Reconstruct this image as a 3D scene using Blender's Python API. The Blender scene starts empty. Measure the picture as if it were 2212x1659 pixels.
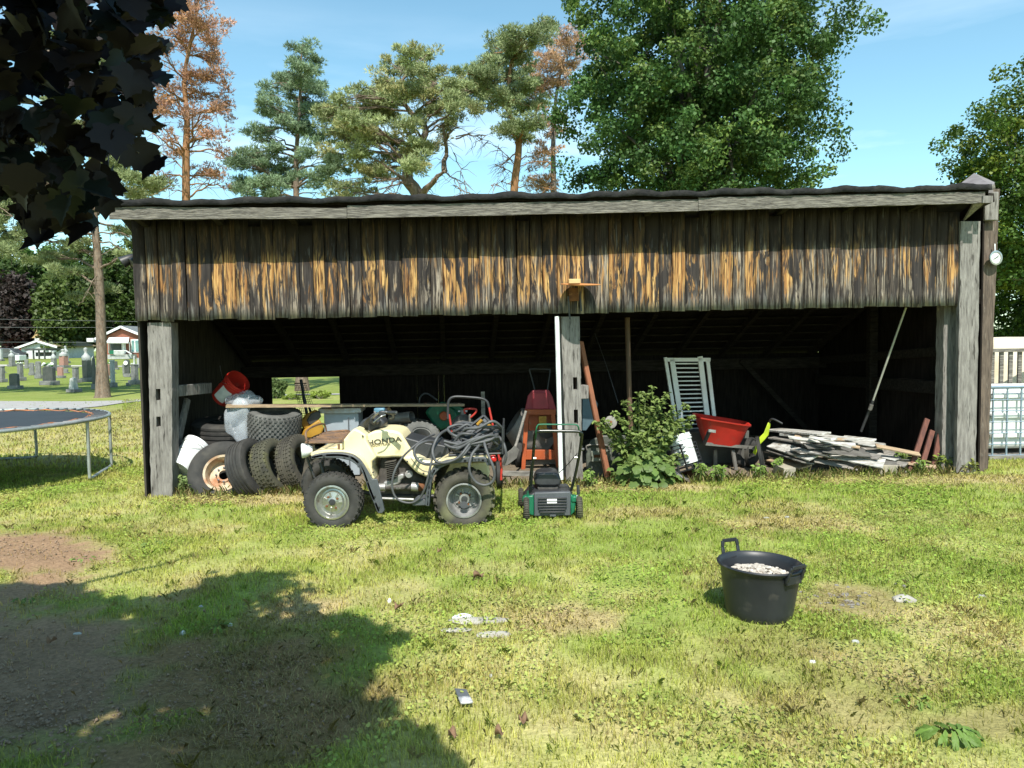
import bpy, bmesh, math, random
import numpy as np
from mathutils import Vector, Matrix
R = math.radians
random.seed(7); rng = np.random.default_rng(7)
sc = bpy.context.scene; COL = sc.collection
# ---------------------------------------------------------------- camera, sky, sun, exposure
F, CX, CY, HC = 1560.0, 1106.0, 829.5, 1.65
CR = Matrix.Rotation(R(90-3.1), 3, 'X') @ Matrix.Rotation(R(-0.85), 3, 'Z')
CAMP = Vector((0, 0, HC))
cd = bpy.data.cameras.new('camera'); cam = bpy.data.objects.new('camera', cd); COL.objects.link(cam)
cd.sensor_width = 36; cd.lens = 36*F/2212; cd.clip_start = .05; cd.clip_end = 6000
cam.matrix_world = Matrix.Translation(CAMP) @ CR.to_4x4(); sc.camera = cam
SUN_EL, SUN_AZ = 52.0, 4.0          # azimuth measured from behind the camera towards the right
SUN = Vector((math.sin(R(SUN_AZ))*math.cos(R(SUN_EL)), -math.cos(R(SUN_AZ))*math.cos(R(SUN_EL)), math.sin(R(SUN_EL))))
sl = bpy.data.lights.new('sun', 'SUN'); sl.energy = 4.6; sl.angle = R(.53); sl.color = (1, .955, .87)
so = bpy.data.objects.new('sun', sl); COL.objects.link(so)
so.rotation_euler = (-SUN).to_track_quat('-Z', 'Y').to_euler(); so.location = (0, 0, 30)
W = bpy.data.worlds.new('World'); sc.world = W; W.use_nodes = True
nt = W.node_tree; nt.nodes.clear()
wo = nt.nodes.new('ShaderNodeOutputWorld'); bg = nt.nodes.new('ShaderNodeBackground'); sk = nt.nodes.new('ShaderNodeTexSky')
sk.sky_type = 'NISHITA'; sk.sun_disc = False; sk.sun_elevation = R(SUN_EL); sk.sun_rotation = R(180-SUN_AZ)
sk.air_density = 1.0; sk.dust_density = .6; sk.ozone_density = 1.0
bg.inputs[1].default_value = .13
# thin wisps of cloud, mostly low in the sky
tc = nt.nodes.new('ShaderNodeTexCoord'); mp = nt.nodes.new('ShaderNodeMapping'); mp.inputs['Scale'].default_value = (1.2, 1.2, 7)
nz = nt.nodes.new('ShaderNodeTexNoise'); nz.inputs['Scale'].default_value = 1.5; nz.inputs['Detail'].default_value = 6; nz.inputs['Roughness'].default_value = .55
cr = nt.nodes.new('ShaderNodeValToRGB'); cr.color_ramp.elements[0].position = .50; cr.color_ramp.elements[1].position = .8
sp = nt.nodes.new('ShaderNodeSeparateXYZ'); mr = nt.nodes.new('ShaderNodeMapRange')
mr.inputs[1].default_value = .42; mr.inputs[2].default_value = .10; mr.inputs[3].default_value = .0; mr.inputs[4].default_value = .9
mu = nt.nodes.new('ShaderNodeMath'); mu.operation = 'MULTIPLY'
mx = nt.nodes.new('ShaderNodeMixRGB'); mx.inputs[2].default_value = (9.5, 10.2, 10.8, 1)
hs = nt.nodes.new('ShaderNodeMixRGB'); hs.blend_type = 'MULTIPLY'; hs.inputs[0].default_value = 1; hs.inputs[2].default_value = (.97, 1.25, 1.10, 1)
L = nt.links.new
L(tc.outputs['Generated'], mp.inputs[0]); L(mp.outputs[0], nz.inputs[0]); L(nz.outputs[0], cr.inputs[0])
L(tc.outputs['Generated'], sp.inputs[0]); L(sp.outputs[2], mr.inputs[0]); L(cr.outputs[0], mu.inputs[0]); L(mr.outputs[0], mu.inputs[1])
L(sk.outputs[0], hs.inputs[1]); L(hs.outputs[0], mx.inputs[1]); L(mu.outputs[0], mx.inputs[0]); L(mx.outputs[0], bg.inputs[0]); L(bg.outputs[0], wo.inputs[0])
sc.view_settings.view_transform = 'Standard'; sc.view_settings.look = 'None'; sc.view_settings.gamma = 1
sc.view_settings.exposure = .68
sc.render.engine = 'CYCLES'
# ---------------------------------------------------------------- projection helpers (2212 x 1659 photo pixels)
def ray(u, v):
    return CR @ Vector(((u-CX)/F, -(v-CY)/F, -1))
def at(u, v, Y):
    d = ray(u, v); return CAMP + d*(Y/d.y)
def terr(x, y):
    t = min(max((y-42)/52, 0), 1); return .75*t*t*(3-2*t)
def gnd(u, v):
    d = ray(u, v); p = CAMP + d*(HC/-d.z) if d.z < 0 else CAMP + d*100
    for _ in range(30):
        z = terr(p.x, p.y)
        if d.z < -1e-6: p = CAMP + d*((HC-z)/-d.z)
        if p.y > 95: p = CAMP + d*(95/d.y); break
    return Vector((p.x, p.y, terr(p.x, p.y)))
def proj(x, y, z):
    M = np.array(CR).T; q = M @ np.array([x, y, z-HC])
    return CX + F*q[0]/-q[2], CY - F*q[1]/-q[2]
# ---------------------------------------------------------------- materials
MATS = {}
def mat(name, c1, c2=None, scale=6, stretch=(1, 1, 1), rough=.7, bump=.0, metal=0, lo=.35, hi=.65, spot=None, sscale=14, slo=.58, shi=.68,
        bscale=None, spec=.5, coat=0, detail=6, attr=None, trans=0, alpha=1, transm=0):
    if name in MATS: return MATS[name]
    m = bpy.data.materials.new(name); m.use_nodes = True; n = m.node_tree; N = n.nodes; L = n.links.new
    b = N['Principled BSDF']; b.inputs['Roughness'].default_value = rough; b.inputs['Metallic'].default_value = metal
    b.inputs['Specular IOR Level'].default_value = spec; b.inputs['Coat Weight'].default_value = coat; b.inputs['Alpha'].default_value = alpha
    b.inputs['Transmission Weight'].default_value = transm
    t = N.new('ShaderNodeTexCoord'); mp = N.new('ShaderNodeMapping'); mp.inputs['Scale'].default_value = stretch
    L(t.outputs['Object'], mp.inputs[0])
    z = N.new('ShaderNodeTexNoise'); z.inputs['Scale'].default_value = scale; z.inputs['Detail'].default_value = detail; z.inputs['Roughness'].default_value = .6
    L(mp.outputs[0], z.inputs[0])
    r = N.new('ShaderNodeMapRange'); r.inputs[1].default_value = lo; r.inputs[2].default_value = hi; L(z.outputs[0], r.inputs[0])
    x = N.new('ShaderNodeMixRGB'); L(r.outputs[0], x.inputs[0])
    c2 = c2 or tuple(k*.7 for k in c1)
    x.inputs[1].default_value = (*c1, 1); x.inputs[2].default_value = (*c2, 1)
    out = x.outputs[0]
    if attr:
        a = N.new('ShaderNodeAttribute'); a.attribute_name = attr
        q = N.new('ShaderNodeMixRGB'); q.blend_type = 'MULTIPLY'; q.inputs[0].default_value = 1; L(a.outputs[0], q.inputs[1]); L(out, q.inputs[2]); out = q.outputs[0]
    if spot:
        z2 = N.new('ShaderNodeTexNoise'); z2.inputs['Scale'].default_value = sscale; z2.inputs['Detail'].default_value = 5; L(mp.outputs[0], z2.inputs[0])
        r2 = N.new('ShaderNodeMapRange'); r2.inputs[1].default_value = slo; r2.inputs[2].default_value = shi; L(z2.outputs[0], r2.inputs[0])
        x2 = N.new('ShaderNodeMixRGB'); x2.inputs[2].default_value = (*spot, 1); L(r2.outputs[0], x2.inputs[0]); L(out, x2.inputs[1]); out = x2.outputs[0]
    L(out, b.inputs['Base Color'])
    if bump:
        bz = N.new('ShaderNodeTexNoise'); bz.inputs['Scale'].default_value = bscale or scale*3; bz.inputs['Detail'].default_value = 5; L(mp.outputs[0], bz.inputs[0])
        bn = N.new('ShaderNodeBump'); bn.inputs['Strength'].default_value = bump; bn.inputs['Distance'].default_value = .01
        L(bz.outputs[0], bn.inputs['Height']); L(bn.outputs[0], b.inputs['Normal'])
    if trans:
        o = N['Material Output']; tr = N.new('ShaderNodeBsdfTranslucent'); ms = N.new('ShaderNodeMixShader'); ms.inputs[0].default_value = trans
        L(out, tr.inputs[0]); L(b.outputs[0], ms.inputs[1]); L(tr.outputs[0], ms.inputs[2]); L(ms.outputs[0], o.inputs[0])
    MATS[name] = m; return m
M_post = mat('weathered_timber', (.255, .24, .22), (.13, .12, .11), 5, (7, 7, .9), .9, .7, spot=(.05, .045, .04), sscale=7, slo=.6, shi=.7, spec=.2)
M_fascia = mat('fascia_timber', (.26, .24, .205), (.05, .045, .04), 6, (.8, 6, 22), .9, .9, lo=.40, hi=.60, spot=(.36, .34, .30), sscale=6, slo=.6, shi=.75, spec=.2)
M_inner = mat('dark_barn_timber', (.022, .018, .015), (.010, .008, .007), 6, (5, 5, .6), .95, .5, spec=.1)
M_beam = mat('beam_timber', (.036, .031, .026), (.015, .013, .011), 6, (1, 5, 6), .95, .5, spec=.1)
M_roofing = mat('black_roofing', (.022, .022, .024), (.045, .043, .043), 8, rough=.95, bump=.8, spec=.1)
M_rust = mat('rust', (.20, .085, .035), (.10, .045, .025), 12, rough=.85, bump=.4, spot=(.3, .15, .06), spec=.2)
M_rack = mat('rusty_rack_steel', (.10, .065, .05), (.22, .12, .06), 9, rough=.6, bump=.3, spec=.4)
M_cream = mat('cream_plastic', (.72, .61, .35), (.76, .67, .42), 3, rough=.4, spot=(.40, .32, .18), sscale=9, slo=.58, shi=.8, coat=.1, bump=.05)
M_black = mat('black_plastic', (.022, .023, .025), (.038, .039, .041), 8, rough=.45)
M_flare = mat('faded_black_plastic', (.055, .062, .07), (.085, .092, .10), 5, rough=.5, bump=.1)
M_rubber = mat('tyre_rubber', (.028, .028, .027), (.055, .052, .047), 6, rough=.8, bump=.25, spot=(.10, .09, .07), sscale=5, slo=.6, shi=.8, spec=.3)
M_rubber_tan = mat('dusty_tyre_rubber', (.085, .078, .06), (.045, .042, .036), 6, rough=.85, bump=.3, spot=(.13, .13, .07), sscale=4, slo=.5, shi=.75, spec=.2)
M_hose = mat('grey_hose_rubber', (.075, .078, .08), (.05, .05, .052), 9, rough=.55)
M_steel = mat('steel', (.55, .55, .53), (.38, .37, .35), 9, rough=.35, metal=.9, spot=(.22, .13, .07), sscale=10, slo=.6, shi=.72)
M_alu = mat('cast_aluminium', (.42, .42, .41), (.25, .24, .23), 10, rough=.5, metal=.6, bump=.2, spot=(.10, .08, .06), sscale=9, slo=.55, shi=.7)
M_engine = mat('engine_grime', (.05, .045, .04), (.11, .10, .09), 14, rough=.7, metal=.3, bump=.3)
M_seat = mat('seat_vinyl', (.022, .025, .028), (.04, .042, .046), 5, rough=.5, bump=.1)
M_galv = mat('galvanised_tube', (.40, .43, .42), (.27, .30, .29), 7, rough=.5, metal=.5, spot=(.16, .10, .06), sscale=9, slo=.66, shi=.74)
M_white = mat('white_plastic', (.78, .79, .78), (.66, .67, .66), 4, rough=.4, spot=(.45, .43, .38), sscale=6, slo=.64, shi=.8)
M_whitepaint = mat('white_paint', (.74, .75, .74), (.60, .60, .58), 5, rough=.5)
M_red = mat('red_plastic', (.50, .025, .015), (.38, .022, .014), 4, rough=.5, spot=(.30, .06, .04), sscale=8, slo=.6, shi=.75)
M_redpaint = mat('red_paint', (.45, .03, .02), (.35, .03, .02), 6, rough=.4)
M_orange = mat('orange_paint', (.40, .085, .02), (.30, .06, .018), 6, rough=.5, spot=(.25, .16, .1), sscale=7, slo=.62, shi=.75)
M_green = mat('green_paint', (.01, .14, .07), (.008, .10, .05), 6, rough=.4)
M_yellow = mat('yellow_plastic', (.38, .20, .02), (.28, .15, .015), 6, rough=.45)
M_blue = mat('blue_plastic', (.02, .10, .35), None, 5, rough=.4)
M_bluegrey = mat('grey_blue_board', (.30, .34, .37), (.24, .27, .30), 3, rough=.5)
M_tub = mat('tub_plastic', (.011, .013, .017), (.022, .024, .028), 3, rough=.45, spot=(.075, .068, .06), sscale=9, slo=.60, shi=.8, bump=.08)
M_pebble = mat('pebble', (.52, .47, .40), (.30, .26, .22), 20, rough=.8, bump=.3, spot=(.75, .72, .66), sscale=30)
M_concrete = mat('concrete', (.40, .38, .33), (.28, .26, .23), 12, rough=.9, bump=.4)
M_stone = mat('grey_granite', (.21, .21, .20), (.12, .12, .115), 6, rough=.8, bump=.1)
M_stone_d = mat('dark_granite', (.045, .05, .047), (.08, .08, .075), 5, rough=.5)
M_stone_l = mat('pale_marble', (.42, .43, .42), (.27, .28, .27), 5, rough=.8, bump=.1)
M_stone_p = mat('pink_granite', (.36, .19, .15), (.28, .15, .12), 8, rough=.6)
M_boards = mat('grey_lumber', (.26, .24, .21), (.11, .10, .09), 6, (1, 5, 5), .85, .4)
M_boards_w = mat('white_lumber', (.58, .57, .53), (.24, .23, .21), 5, (1, 5, 5), .75, .2, spot=(.2, .17, .13), sscale=6, slo=.52, shi=.66)
M_plank = mat('raw_plank', (.40, .29, .18), (.24, .17, .11), 7, (.8, 5, 5), .85, .3)
M_redboard = mat('red_brown_board', (.16, .06, .04), (.09, .035, .028), 6, (4, 4, 1), .8, .3)
M_bark = mat('pine_bark', (.22, .175, .135), (.11, .08, .06), 5, (3, 3, .9), .95, .9, spot=(.30, .19, .12), spec=.1, bscale=9)
M_barkg = mat('grey_bark', (.21, .185, .155), (.10, .085, .07), 5, (3, 3, .8), .95, .9, spec=.1, bscale=9)
M_barko = mat('orange_pine_bark', (.34, .19, .10), (.22, .11, .05), 4, (3, 3, .8), .95, .6, spec=.1)
M_deadbark = mat('dead_branch_bark', (.20, .17, .145), (.10, .085, .075), 5, rough=.95, spec=.1)
M_leaf = mat('leaf', (1, 1, 1), (.75, .8, .7), 1.4, rough=.55, attr='Col', trans=.35, spec=.35)
M_needle = mat('needle', (1, 1, 1), (.75, .78, .75), 1.2, rough=.7, attr='Col', trans=.2, spec=.2)
M_grass = mat('grass_blade', (1, 1, 1), (.78, .82, .7), 1.5, rough=.6, attr='Col', trans=.35, spec=.25)
M_straw = mat('straw', (.42, .33, .17), (.30, .22, .11), 9, rough=.8)
M_brick = mat('red_brick', (.27, .10, .06), (.22, .08, .05), 9, rough=.9)
M_shingle = mat('grey_shingle', (.11, .12, .125), (.15, .16, .165), 6, rough=.9)
M_tan = mat('tan_shingle', (.27, .21, .13), (.2, .16, .1), 6, rough=.9)
M_glass = mat('window_glass', (.10, .22, .22), (.16, .30, .30), .4, rough=.08, spec=.9)
M_wire = mat('wire', (.12, .12, .12), None, 6, rough=.5)
M_tarp = mat('tank_plastic', (.70, .70, .68), (.62, .63, .62), 2.5, rough=.45)
M_cage = mat('cage_steel', (.30, .38, .45), (.24, .31, .38), 8, rough=.4, metal=.5)
M_mat = mat('trampoline_mat', (.018, .024, .031), (.028, .034, .042), 3, rough=.75)
M_orangecloth = mat('orange_webbing', (.50, .17, .06), (.12, .09, .07), 9, rough=.8)
M_bag = mat('clear_film', (.70, .75, .80), (.55, .6, .66), 5, rough=.15, alpha=.33, bump=.8, bscale=6)
M_brown = mat('dry_leaf', (.20, .115, .06), (.13, .075, .045), 20, rough=.8)
M_concdark = mat('dirty_metal', (.20, .19, .17), (.12, .11, .10), 8, rough=.5, metal=.3, bump=.2)
M_lime = mat('lime_plastic', (.42, .52, .02), None, 6, rough=.4)
# ---------------------------------------------------------------- mesh builder
class MB:
    def __init__(s): s.v = []; s.f = []
    def add(s, vs, fs):
        k = len(s.v); s.v += [Vector(p) for p in vs]; s.f += [tuple(i+k for i in f) for f in fs]; return s
    def box(s, c, d, rot=None):
        c = Vector(c); h = Vector(d)/2; vs = []
        for z in (-1, 1):
            for y in (-1, 1):
                for x in (-1, 1):
                    p = Vector((x*h.x, y*h.y, z*h.z)); vs.append(c + (rot @ p if rot is not None else p))
        return s.add(vs, [(0, 2, 3, 1), (4, 5, 7, 6), (0, 1, 5, 4), (2, 6, 7, 3), (0, 4, 6, 2), (1, 3, 7, 5)])
    def bar(s, p, q, w, h, up=(0, 0, 1)):
        p = Vector(p); q = Vector(q); d = (q-p); l = d.length; d.normalize(); up = Vector(up)
        if abs(d.dot(up)) > .98: up = Vector((0, 1, 0))
        x = d.cross(up).normalized(); z = x.cross(d); m = Matrix((x, d, z)).transposed()
        return s.box((p+q)/2, (w, l, h), m)
    def tube(s, pts, r, n=8, closed=False, cap=True):
        pts = [Vector(p) for p in pts]; m = len(pts); rs = r if hasattr(r, '__len__') else [r]*m
        base = len(s.v); prev = None; vs = []
        for i, p in enumerate(pts):
            if closed: t = pts[(i+1) % m]-pts[i-1]
            else: t = pts[min(i+1, m-1)]-pts[max(i-1, 0)]
            if t.length < 1e-9: t = Vector((0, 0, 1))
            t.normalize()
            if prev is None:
                a = Vector((0, 0, 1)) if abs(t.z) < .9 else Vector((1, 0, 0)); x = t.cross(a).normalized()
            else:
                x = prev - t*prev.dot(t)
                x = x.normalized() if x.length > 1e-6 else t.orthogonal().normalized()
            prev = x; y = t.cross(x)
            for k in range(n):
                a = 2*math.pi*k/n; vs.append(p + (x*math.cos(a)+y*math.sin(a))*rs[i])
        fs = []
        for i in range(m if closed else m-1):
            j = (i+1) % m
            for k in range(n): fs.append((i*n+k, i*n+(k+1) % n, j*n+(k+1) % n, j*n+k))
        if cap and not closed: fs.append(tuple(range(n-1, -1, -1))); fs.append(tuple((m-1)*n+k for k in range(n)))
        return s.add(vs, fs)
    def lathe(s, prof, n=32, mtx=None, cap0=False, cap1=False):   # prof: (radius, axial z)
        vs = []; m = len(prof)
        for (r, z) in prof:
            for k in range(n):
                a = 2*math.pi*k/n; p = Vector((r*math.cos(a), r*math.sin(a), z)); vs.append(mtx @ p if mtx is not None else p)
        fs = [(i*n+k, i*n+(k+1) % n, (i+1)*n+(k+1) % n, (i+1)*n+k) for i in range(m-1) for k in range(n)]
        if cap0: fs.append(tuple(range(n-1, -1, -1)))
        if cap1: fs.append(tuple((m-1)*n+k for k in range(n)))
        return s.add(vs, fs)
    def prism(s, out, f0, f1):          # outline list of 2-tuples; f0/f1 map (a,b)->3-D on either face
        n = len(out); vs = [f0(*p) for p in out]+[f1(*p) for p in out]
        fs = [tuple(range(n)), tuple(range(2*n-1, n-1, -1))]+[(i, i+n, (i+1) % n+n, (i+1) % n) for i in range(n)]
        return s.add(vs, fs)
    def blob(s, c, r, n=2, noise=.15, seed=0, rot=None):
        b = bmesh.new(); bmesh.ops.create_icosphere(b, subdivisions=n, radius=1); rd = random.Random(seed)
        ph = [rd.uniform(0, 6) for _ in range(6)]
        vs = []
        for w in b.verts:
            p = w.co; k = 1+noise*(math.sin(3*p.x+ph[0])*math.sin(3*p.y+ph[1])+.6*math.sin(5*p.z+ph[2])*math.sin(4*p.x+ph[3]))
            q = Vector((p.x*r[0]*k, p.y*r[1]*k, p.z*r[2]*k)); vs.append(Vector(c)+(rot @ q if rot is not None else q))
        fs = [tuple(x.index for x in f.verts) for f in b.faces]; b.free(); return s.add(vs, fs)
    def build(s, name, m, parent=None, smooth=40, bevel=0, loc=None, col=None, sub=0):
        me = bpy.data.meshes.new(name); off = Vector((0, 0, 0))
        if parent is not None: off = world_loc(parent)
        elif loc is not None: off = Vector(loc)
        me.from_pydata([tuple(p-off) for p in s.v], [], s.f)
        bm = bmesh.new(); bm.from_mesh(me); bmesh.ops.recalc_face_normals(bm, faces=bm.faces); bm.to_mesh(me); bm.free()
        me.materials.append(m)
        if smooth:
            me.polygons.foreach_set('use_smooth', [True]*len(me.polygons)); me.set_sharp_from_angle(angle=R(smooth))
        o = bpy.data.objects.new(name, me); COL.objects.link(o)
        if parent is not None: o.parent = parent
        else: o.location = off
        if bevel:
            b = o.modifiers.new('bevel', 'BEVEL'); b.width = bevel; b.segments = 2; b.limit_method = 'ANGLE'; b.angle_limit = R(35)
        if sub:
            q = o.modifiers.new('sub', 'SUBSURF'); q.levels = sub; q.render_levels = sub
        return o
def world_loc(o):
    p = Vector((0, 0, 0))
    while o is not None: p = p + o.location; o = o.parent
    return p
def tag(o, label=None, cat=None, group=None, kind=None):
    if label: o['label'] = label
    if cat: o['category'] = cat
    if group: o['group'] = group
    if kind: o['kind'] = kind
    return o
def thing(name, loc, label, cat, group=None):
    o = bpy.data.objects.new(name, None); COL.objects.link(o); o.location = loc; o.empty_display_size = .1; return tag(o, label, cat, group)
def npmesh(name, V, Fc, m, parent=None, fcol=None, smooth=False, loc=(0, 0, 0)):
    V = np.asarray(V, float); off = np.array(world_loc(parent) if parent is not None else Vector(loc)); V = V-off
    Fc = np.asarray(Fc, np.int32); nf, k = Fc.shape; me = bpy.data.meshes.new(name)
    me.vertices.add(len(V)); me.vertices.foreach_set('co', V.astype(np.float32).ravel())
    me.loops.add(nf*k); me.loops.foreach_set('vertex_index', Fc.ravel())
    me.polygons.add(nf); me.polygons.foreach_set('loop_start', np.arange(0, nf*k, k, dtype=np.int32)); me.polygons.foreach_set('loop_total', np.full(nf, k, np.int32))
    me.update(calc_edges=True)
    if fcol is not None:
        a = me.color_attributes.new('Col', 'FLOAT_COLOR', 'CORNER')
        c = np.concatenate([np.asarray(fcol, float), np.ones((nf, 1))], 1); a.data.foreach_set('color', np.repeat(c, k, 0).astype(np.float32).ravel())
    if smooth: me.polygons.foreach_set('use_smooth', [True]*nf)
    me.materials.append(m); o = bpy.data.objects.new(name, me); COL.objects.link(o)
    if parent is not None: o.parent = parent
    else: o.location = loc
    return o
def spline(P, k=8, closed=False):
    P = [Vector(p) for p in P]; n = len(P); out = []
    rngi = range(n) if closed else range(n-1)
    for i in rngi:
        if closed: a, b, c, d = P[i-1], P[i], P[(i+1) % n], P[(i+2) % n]
        else: a, b, c, d = P[max(i-1, 0)], P[i], P[i+1], P[min(i+2, n-1)]
        for j in range(k):
            t = j/k; out.append(.5*((2*b)+(c-a)*t+(2*a-5*b+4*c-d)*t*t+(-a+3*b-3*c+d)*t**3))
    if not closed: out.append(P[-1])
    return out
def frame(axis, up=(0, 0, 1)):            # 3x3 whose z column is axis
    z = Vector(axis).normalized(); up = Vector(up)
    if abs(z.dot(up)) > .97: up = Vector((0, 1, 0))
    x = up.cross(z).normalized(); y = z.cross(x); return Matrix((x, y, z)).transposed()
def copytree(o, parent=None):
    c = o.copy(); COL.objects.link(c); c.parent = parent
    for ch in list(o.children): copytree(ch, c)
    return c
def text_mesh(body, size, name, m, parent, M4, extrude=.002, shear=0, xs=1):
    cu = bpy.data.curves.new('t', 'FONT'); cu.body = body; cu.size = size; cu.extrude = extrude; cu.align_x = 'CENTER'; cu.align_y = 'CENTER'; cu.shear = shear; cu.offset = size*.02
    t = bpy.data.objects.new('t', cu); COL.objects.link(t); dg = bpy.context.evaluated_depsgraph_get(); dg.update()
    me = bpy.data.meshes.new_from_object(t.evaluated_get(dg)); bpy.data.objects.remove(t)
    off = world_loc(parent); me.transform(Matrix.Translation(-off) @ M4 @ Matrix.Diagonal((xs, 1, 1, 1)))
    me.name = name; me.materials.clear(); me.materials.append(m); o = bpy.data.objects.new(name, me); COL.objects.link(o); o.parent = parent; return o
# value noise for numpy
_G = rng.random((256, 256))
def vn(x, y, s=1.0, oct=3):
    r = 0; a = 1; t = 0
    for o in range(oct):
        X = np.asarray(x)*s*(2**o)+17.3*o; Y = np.asarray(y)*s*(2**o)+9.1*o
        i = np.floor(X).astype(int); j = np.floor(Y).astype(int); fx = X-i; fy = Y-j
        fx = fx*fx*(3-2*fx); fy = fy*fy*(3-2*fy); i &= 255; j &= 255; i1 = (i+1) & 255; j1 = (j+1) & 255
        r = r + a*((_G[i, j]*(1-fx)+_G[i1, j]*fx)*(1-fy)+(_G[i, j1]*(1-fx)+_G[i1, j1]*fx)*fy); t += a; a *= .5
    return r/t
# ================================================================= SETTING: ground
SA = gnd(322, 1074); SB = gnd(2116, 1021)          # front corners of the shed on the ground
EX = (SB-SA); SL = EX.length; EX.normalize(); EY = Vector((-EX.y, EX.x, 0))
def S(a, b, z=0): return SA + EX*a + EY*b + Vector((0, 0, z))
def sh(u, v, b):                                    # ray hits the vertical plane at depth b inside the shed
    d = ray(u, v); t = ((SA+EY*b)-CAMP).dot(EY)/d.dot(EY); return CAMP + d*t
def shaz(u, v, b):
    p = sh(u, v, b)-SA; return p.dot(EX), p.z
SD = 3.95                                           # shed depth
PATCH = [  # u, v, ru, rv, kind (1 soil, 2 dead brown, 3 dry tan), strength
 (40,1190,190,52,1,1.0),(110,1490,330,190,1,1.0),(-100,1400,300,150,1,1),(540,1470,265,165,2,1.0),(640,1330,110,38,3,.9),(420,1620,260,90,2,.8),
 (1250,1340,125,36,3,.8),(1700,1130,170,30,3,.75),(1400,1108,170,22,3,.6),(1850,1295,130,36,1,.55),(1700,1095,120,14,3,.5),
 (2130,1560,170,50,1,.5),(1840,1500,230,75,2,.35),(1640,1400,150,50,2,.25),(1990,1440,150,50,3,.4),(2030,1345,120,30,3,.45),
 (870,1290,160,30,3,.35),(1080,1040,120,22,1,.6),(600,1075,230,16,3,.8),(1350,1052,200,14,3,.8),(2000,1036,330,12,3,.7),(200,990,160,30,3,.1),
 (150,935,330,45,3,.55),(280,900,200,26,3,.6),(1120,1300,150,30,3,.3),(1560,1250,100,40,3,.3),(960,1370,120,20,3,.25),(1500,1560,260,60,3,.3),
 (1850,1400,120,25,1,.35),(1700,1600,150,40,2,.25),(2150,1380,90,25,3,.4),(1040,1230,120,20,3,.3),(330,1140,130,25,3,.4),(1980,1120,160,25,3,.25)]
def ground_col(x, y):
    x = np.asarray(x, float); y = np.asarray(y, float)
    Mi = np.array(CR).T; q = np.stack([x, y, np.full_like(x, -HC)], -1) @ Mi.T
    dz = np.maximum(-q[..., 2], .5); U = CX+F*q[..., 0]/dz; V = CY-F*q[..., 1]/dz
    n1 = vn(x, y, .55, 3); n2 = vn(x+40, y, 2.6, 3); n3 = vn(x, y+70, 9, 2)
    green = np.array([.35, .365, .11]); lush = np.array([.26, .315, .08]); yel = np.array([.47, .41, .20])
    t = np.clip((n1*.6+n2*.4-.36)*3.6, 0, 1)[..., None]
    c = lush*(1-t)+green*t; t2 = np.clip((n2*.55+n1*.45-.47)*4, 0, 1)[..., None]; c = c*(1-t2*.75)+yel*t2*.75
    kinds = {1: np.array([.30, .195, .12]), 2: np.array([.25, .165, .08]), 3: np.array([.46, .36, .19])}
    soil = np.zeros_like(x); dead = np.zeros_like(x); near = (y > 2.2) & (y < 40)
    wob = (n2-.5)*1.0+(n3-.5)*.5+(n1-.5)*.6
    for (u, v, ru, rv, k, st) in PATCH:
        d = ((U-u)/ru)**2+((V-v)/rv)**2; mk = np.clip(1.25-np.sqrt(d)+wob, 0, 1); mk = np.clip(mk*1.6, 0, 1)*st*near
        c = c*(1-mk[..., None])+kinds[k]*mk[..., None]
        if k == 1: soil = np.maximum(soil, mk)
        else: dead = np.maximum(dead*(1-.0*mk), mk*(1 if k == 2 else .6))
    # shed floor
    a = (x-SA.x)*EX.x+(y-SA.y)*EX.y; b = (x-SA.x)*EY.x+(y-SA.y)*EY.y
    ins = np.clip(np.minimum(np.minimum(a+.1, SL-a)*6, np.minimum((b-.12)*6+wob, (SD+.1-b)*6)), 0, 1)
    c = c*(1-ins[..., None])+np.array([.19, .155, .115])*ins[..., None]; soil = np.maximum(soil, ins)
    far = np.clip((y-14)/14, 0, 1)[..., None]; c = c*(1-far*.75)+np.array([.17, .22, .045])*far*.75*(.8+.4*n1[..., None])
    return c*(0.85+.3*n3[..., None]), soil, dead
def axis(parts):
    o = []
    for a, b, n in parts: o += list(np.linspace(a, b, n, endpoint=False))
    return np.array(o+[parts[-1][1]])
gx = axis([(-3000, -300, 6), (-300, -40, 40), (-40, -9, 60), (-9, 9, 400), (9, 40, 30), (40, 300, 12), (300, 3000, 6)])
gy = axis([(-60, -4, 12), (-4, 2.4, 20), (2.4, 11, 240), (11, 30, 100), (30, 130, 80), (130, 600, 12), (600, 4500, 6)])
X, Y = np.meshgrid(gx, gy); tt = np.clip((Y-42)/52, 0, 1); Z = .75*tt*tt*(3-2*tt)
nearm = ((Y > 2) & (Y < 40) & (abs(X) < 9)); Z = Z + nearm*(vn(X, Y, 7, 2)-.5)*.022
gc, gs, gd = ground_col(X, Y)
nxv = len(gx); idx = np.arange(len(gx)*len(gy)).reshape(len(gy), nxv)
Fq = np.stack([idx[:-1, :-1], idx[:-1, 1:], idx[1:, 1:], idx[1:, :-1]], -1).reshape(-1, 4)
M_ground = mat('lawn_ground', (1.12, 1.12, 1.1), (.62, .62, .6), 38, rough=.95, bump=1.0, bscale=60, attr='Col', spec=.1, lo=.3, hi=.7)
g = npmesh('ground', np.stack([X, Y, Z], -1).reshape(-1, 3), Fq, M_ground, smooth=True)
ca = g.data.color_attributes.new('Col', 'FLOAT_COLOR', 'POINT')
ca.data.foreach_set('color', np.concatenate([gc.reshape(-1, 3), np.ones((gc.size//3, 1))], 1).astype(np.float32).ravel()); tag(g, kind='structure')
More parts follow.
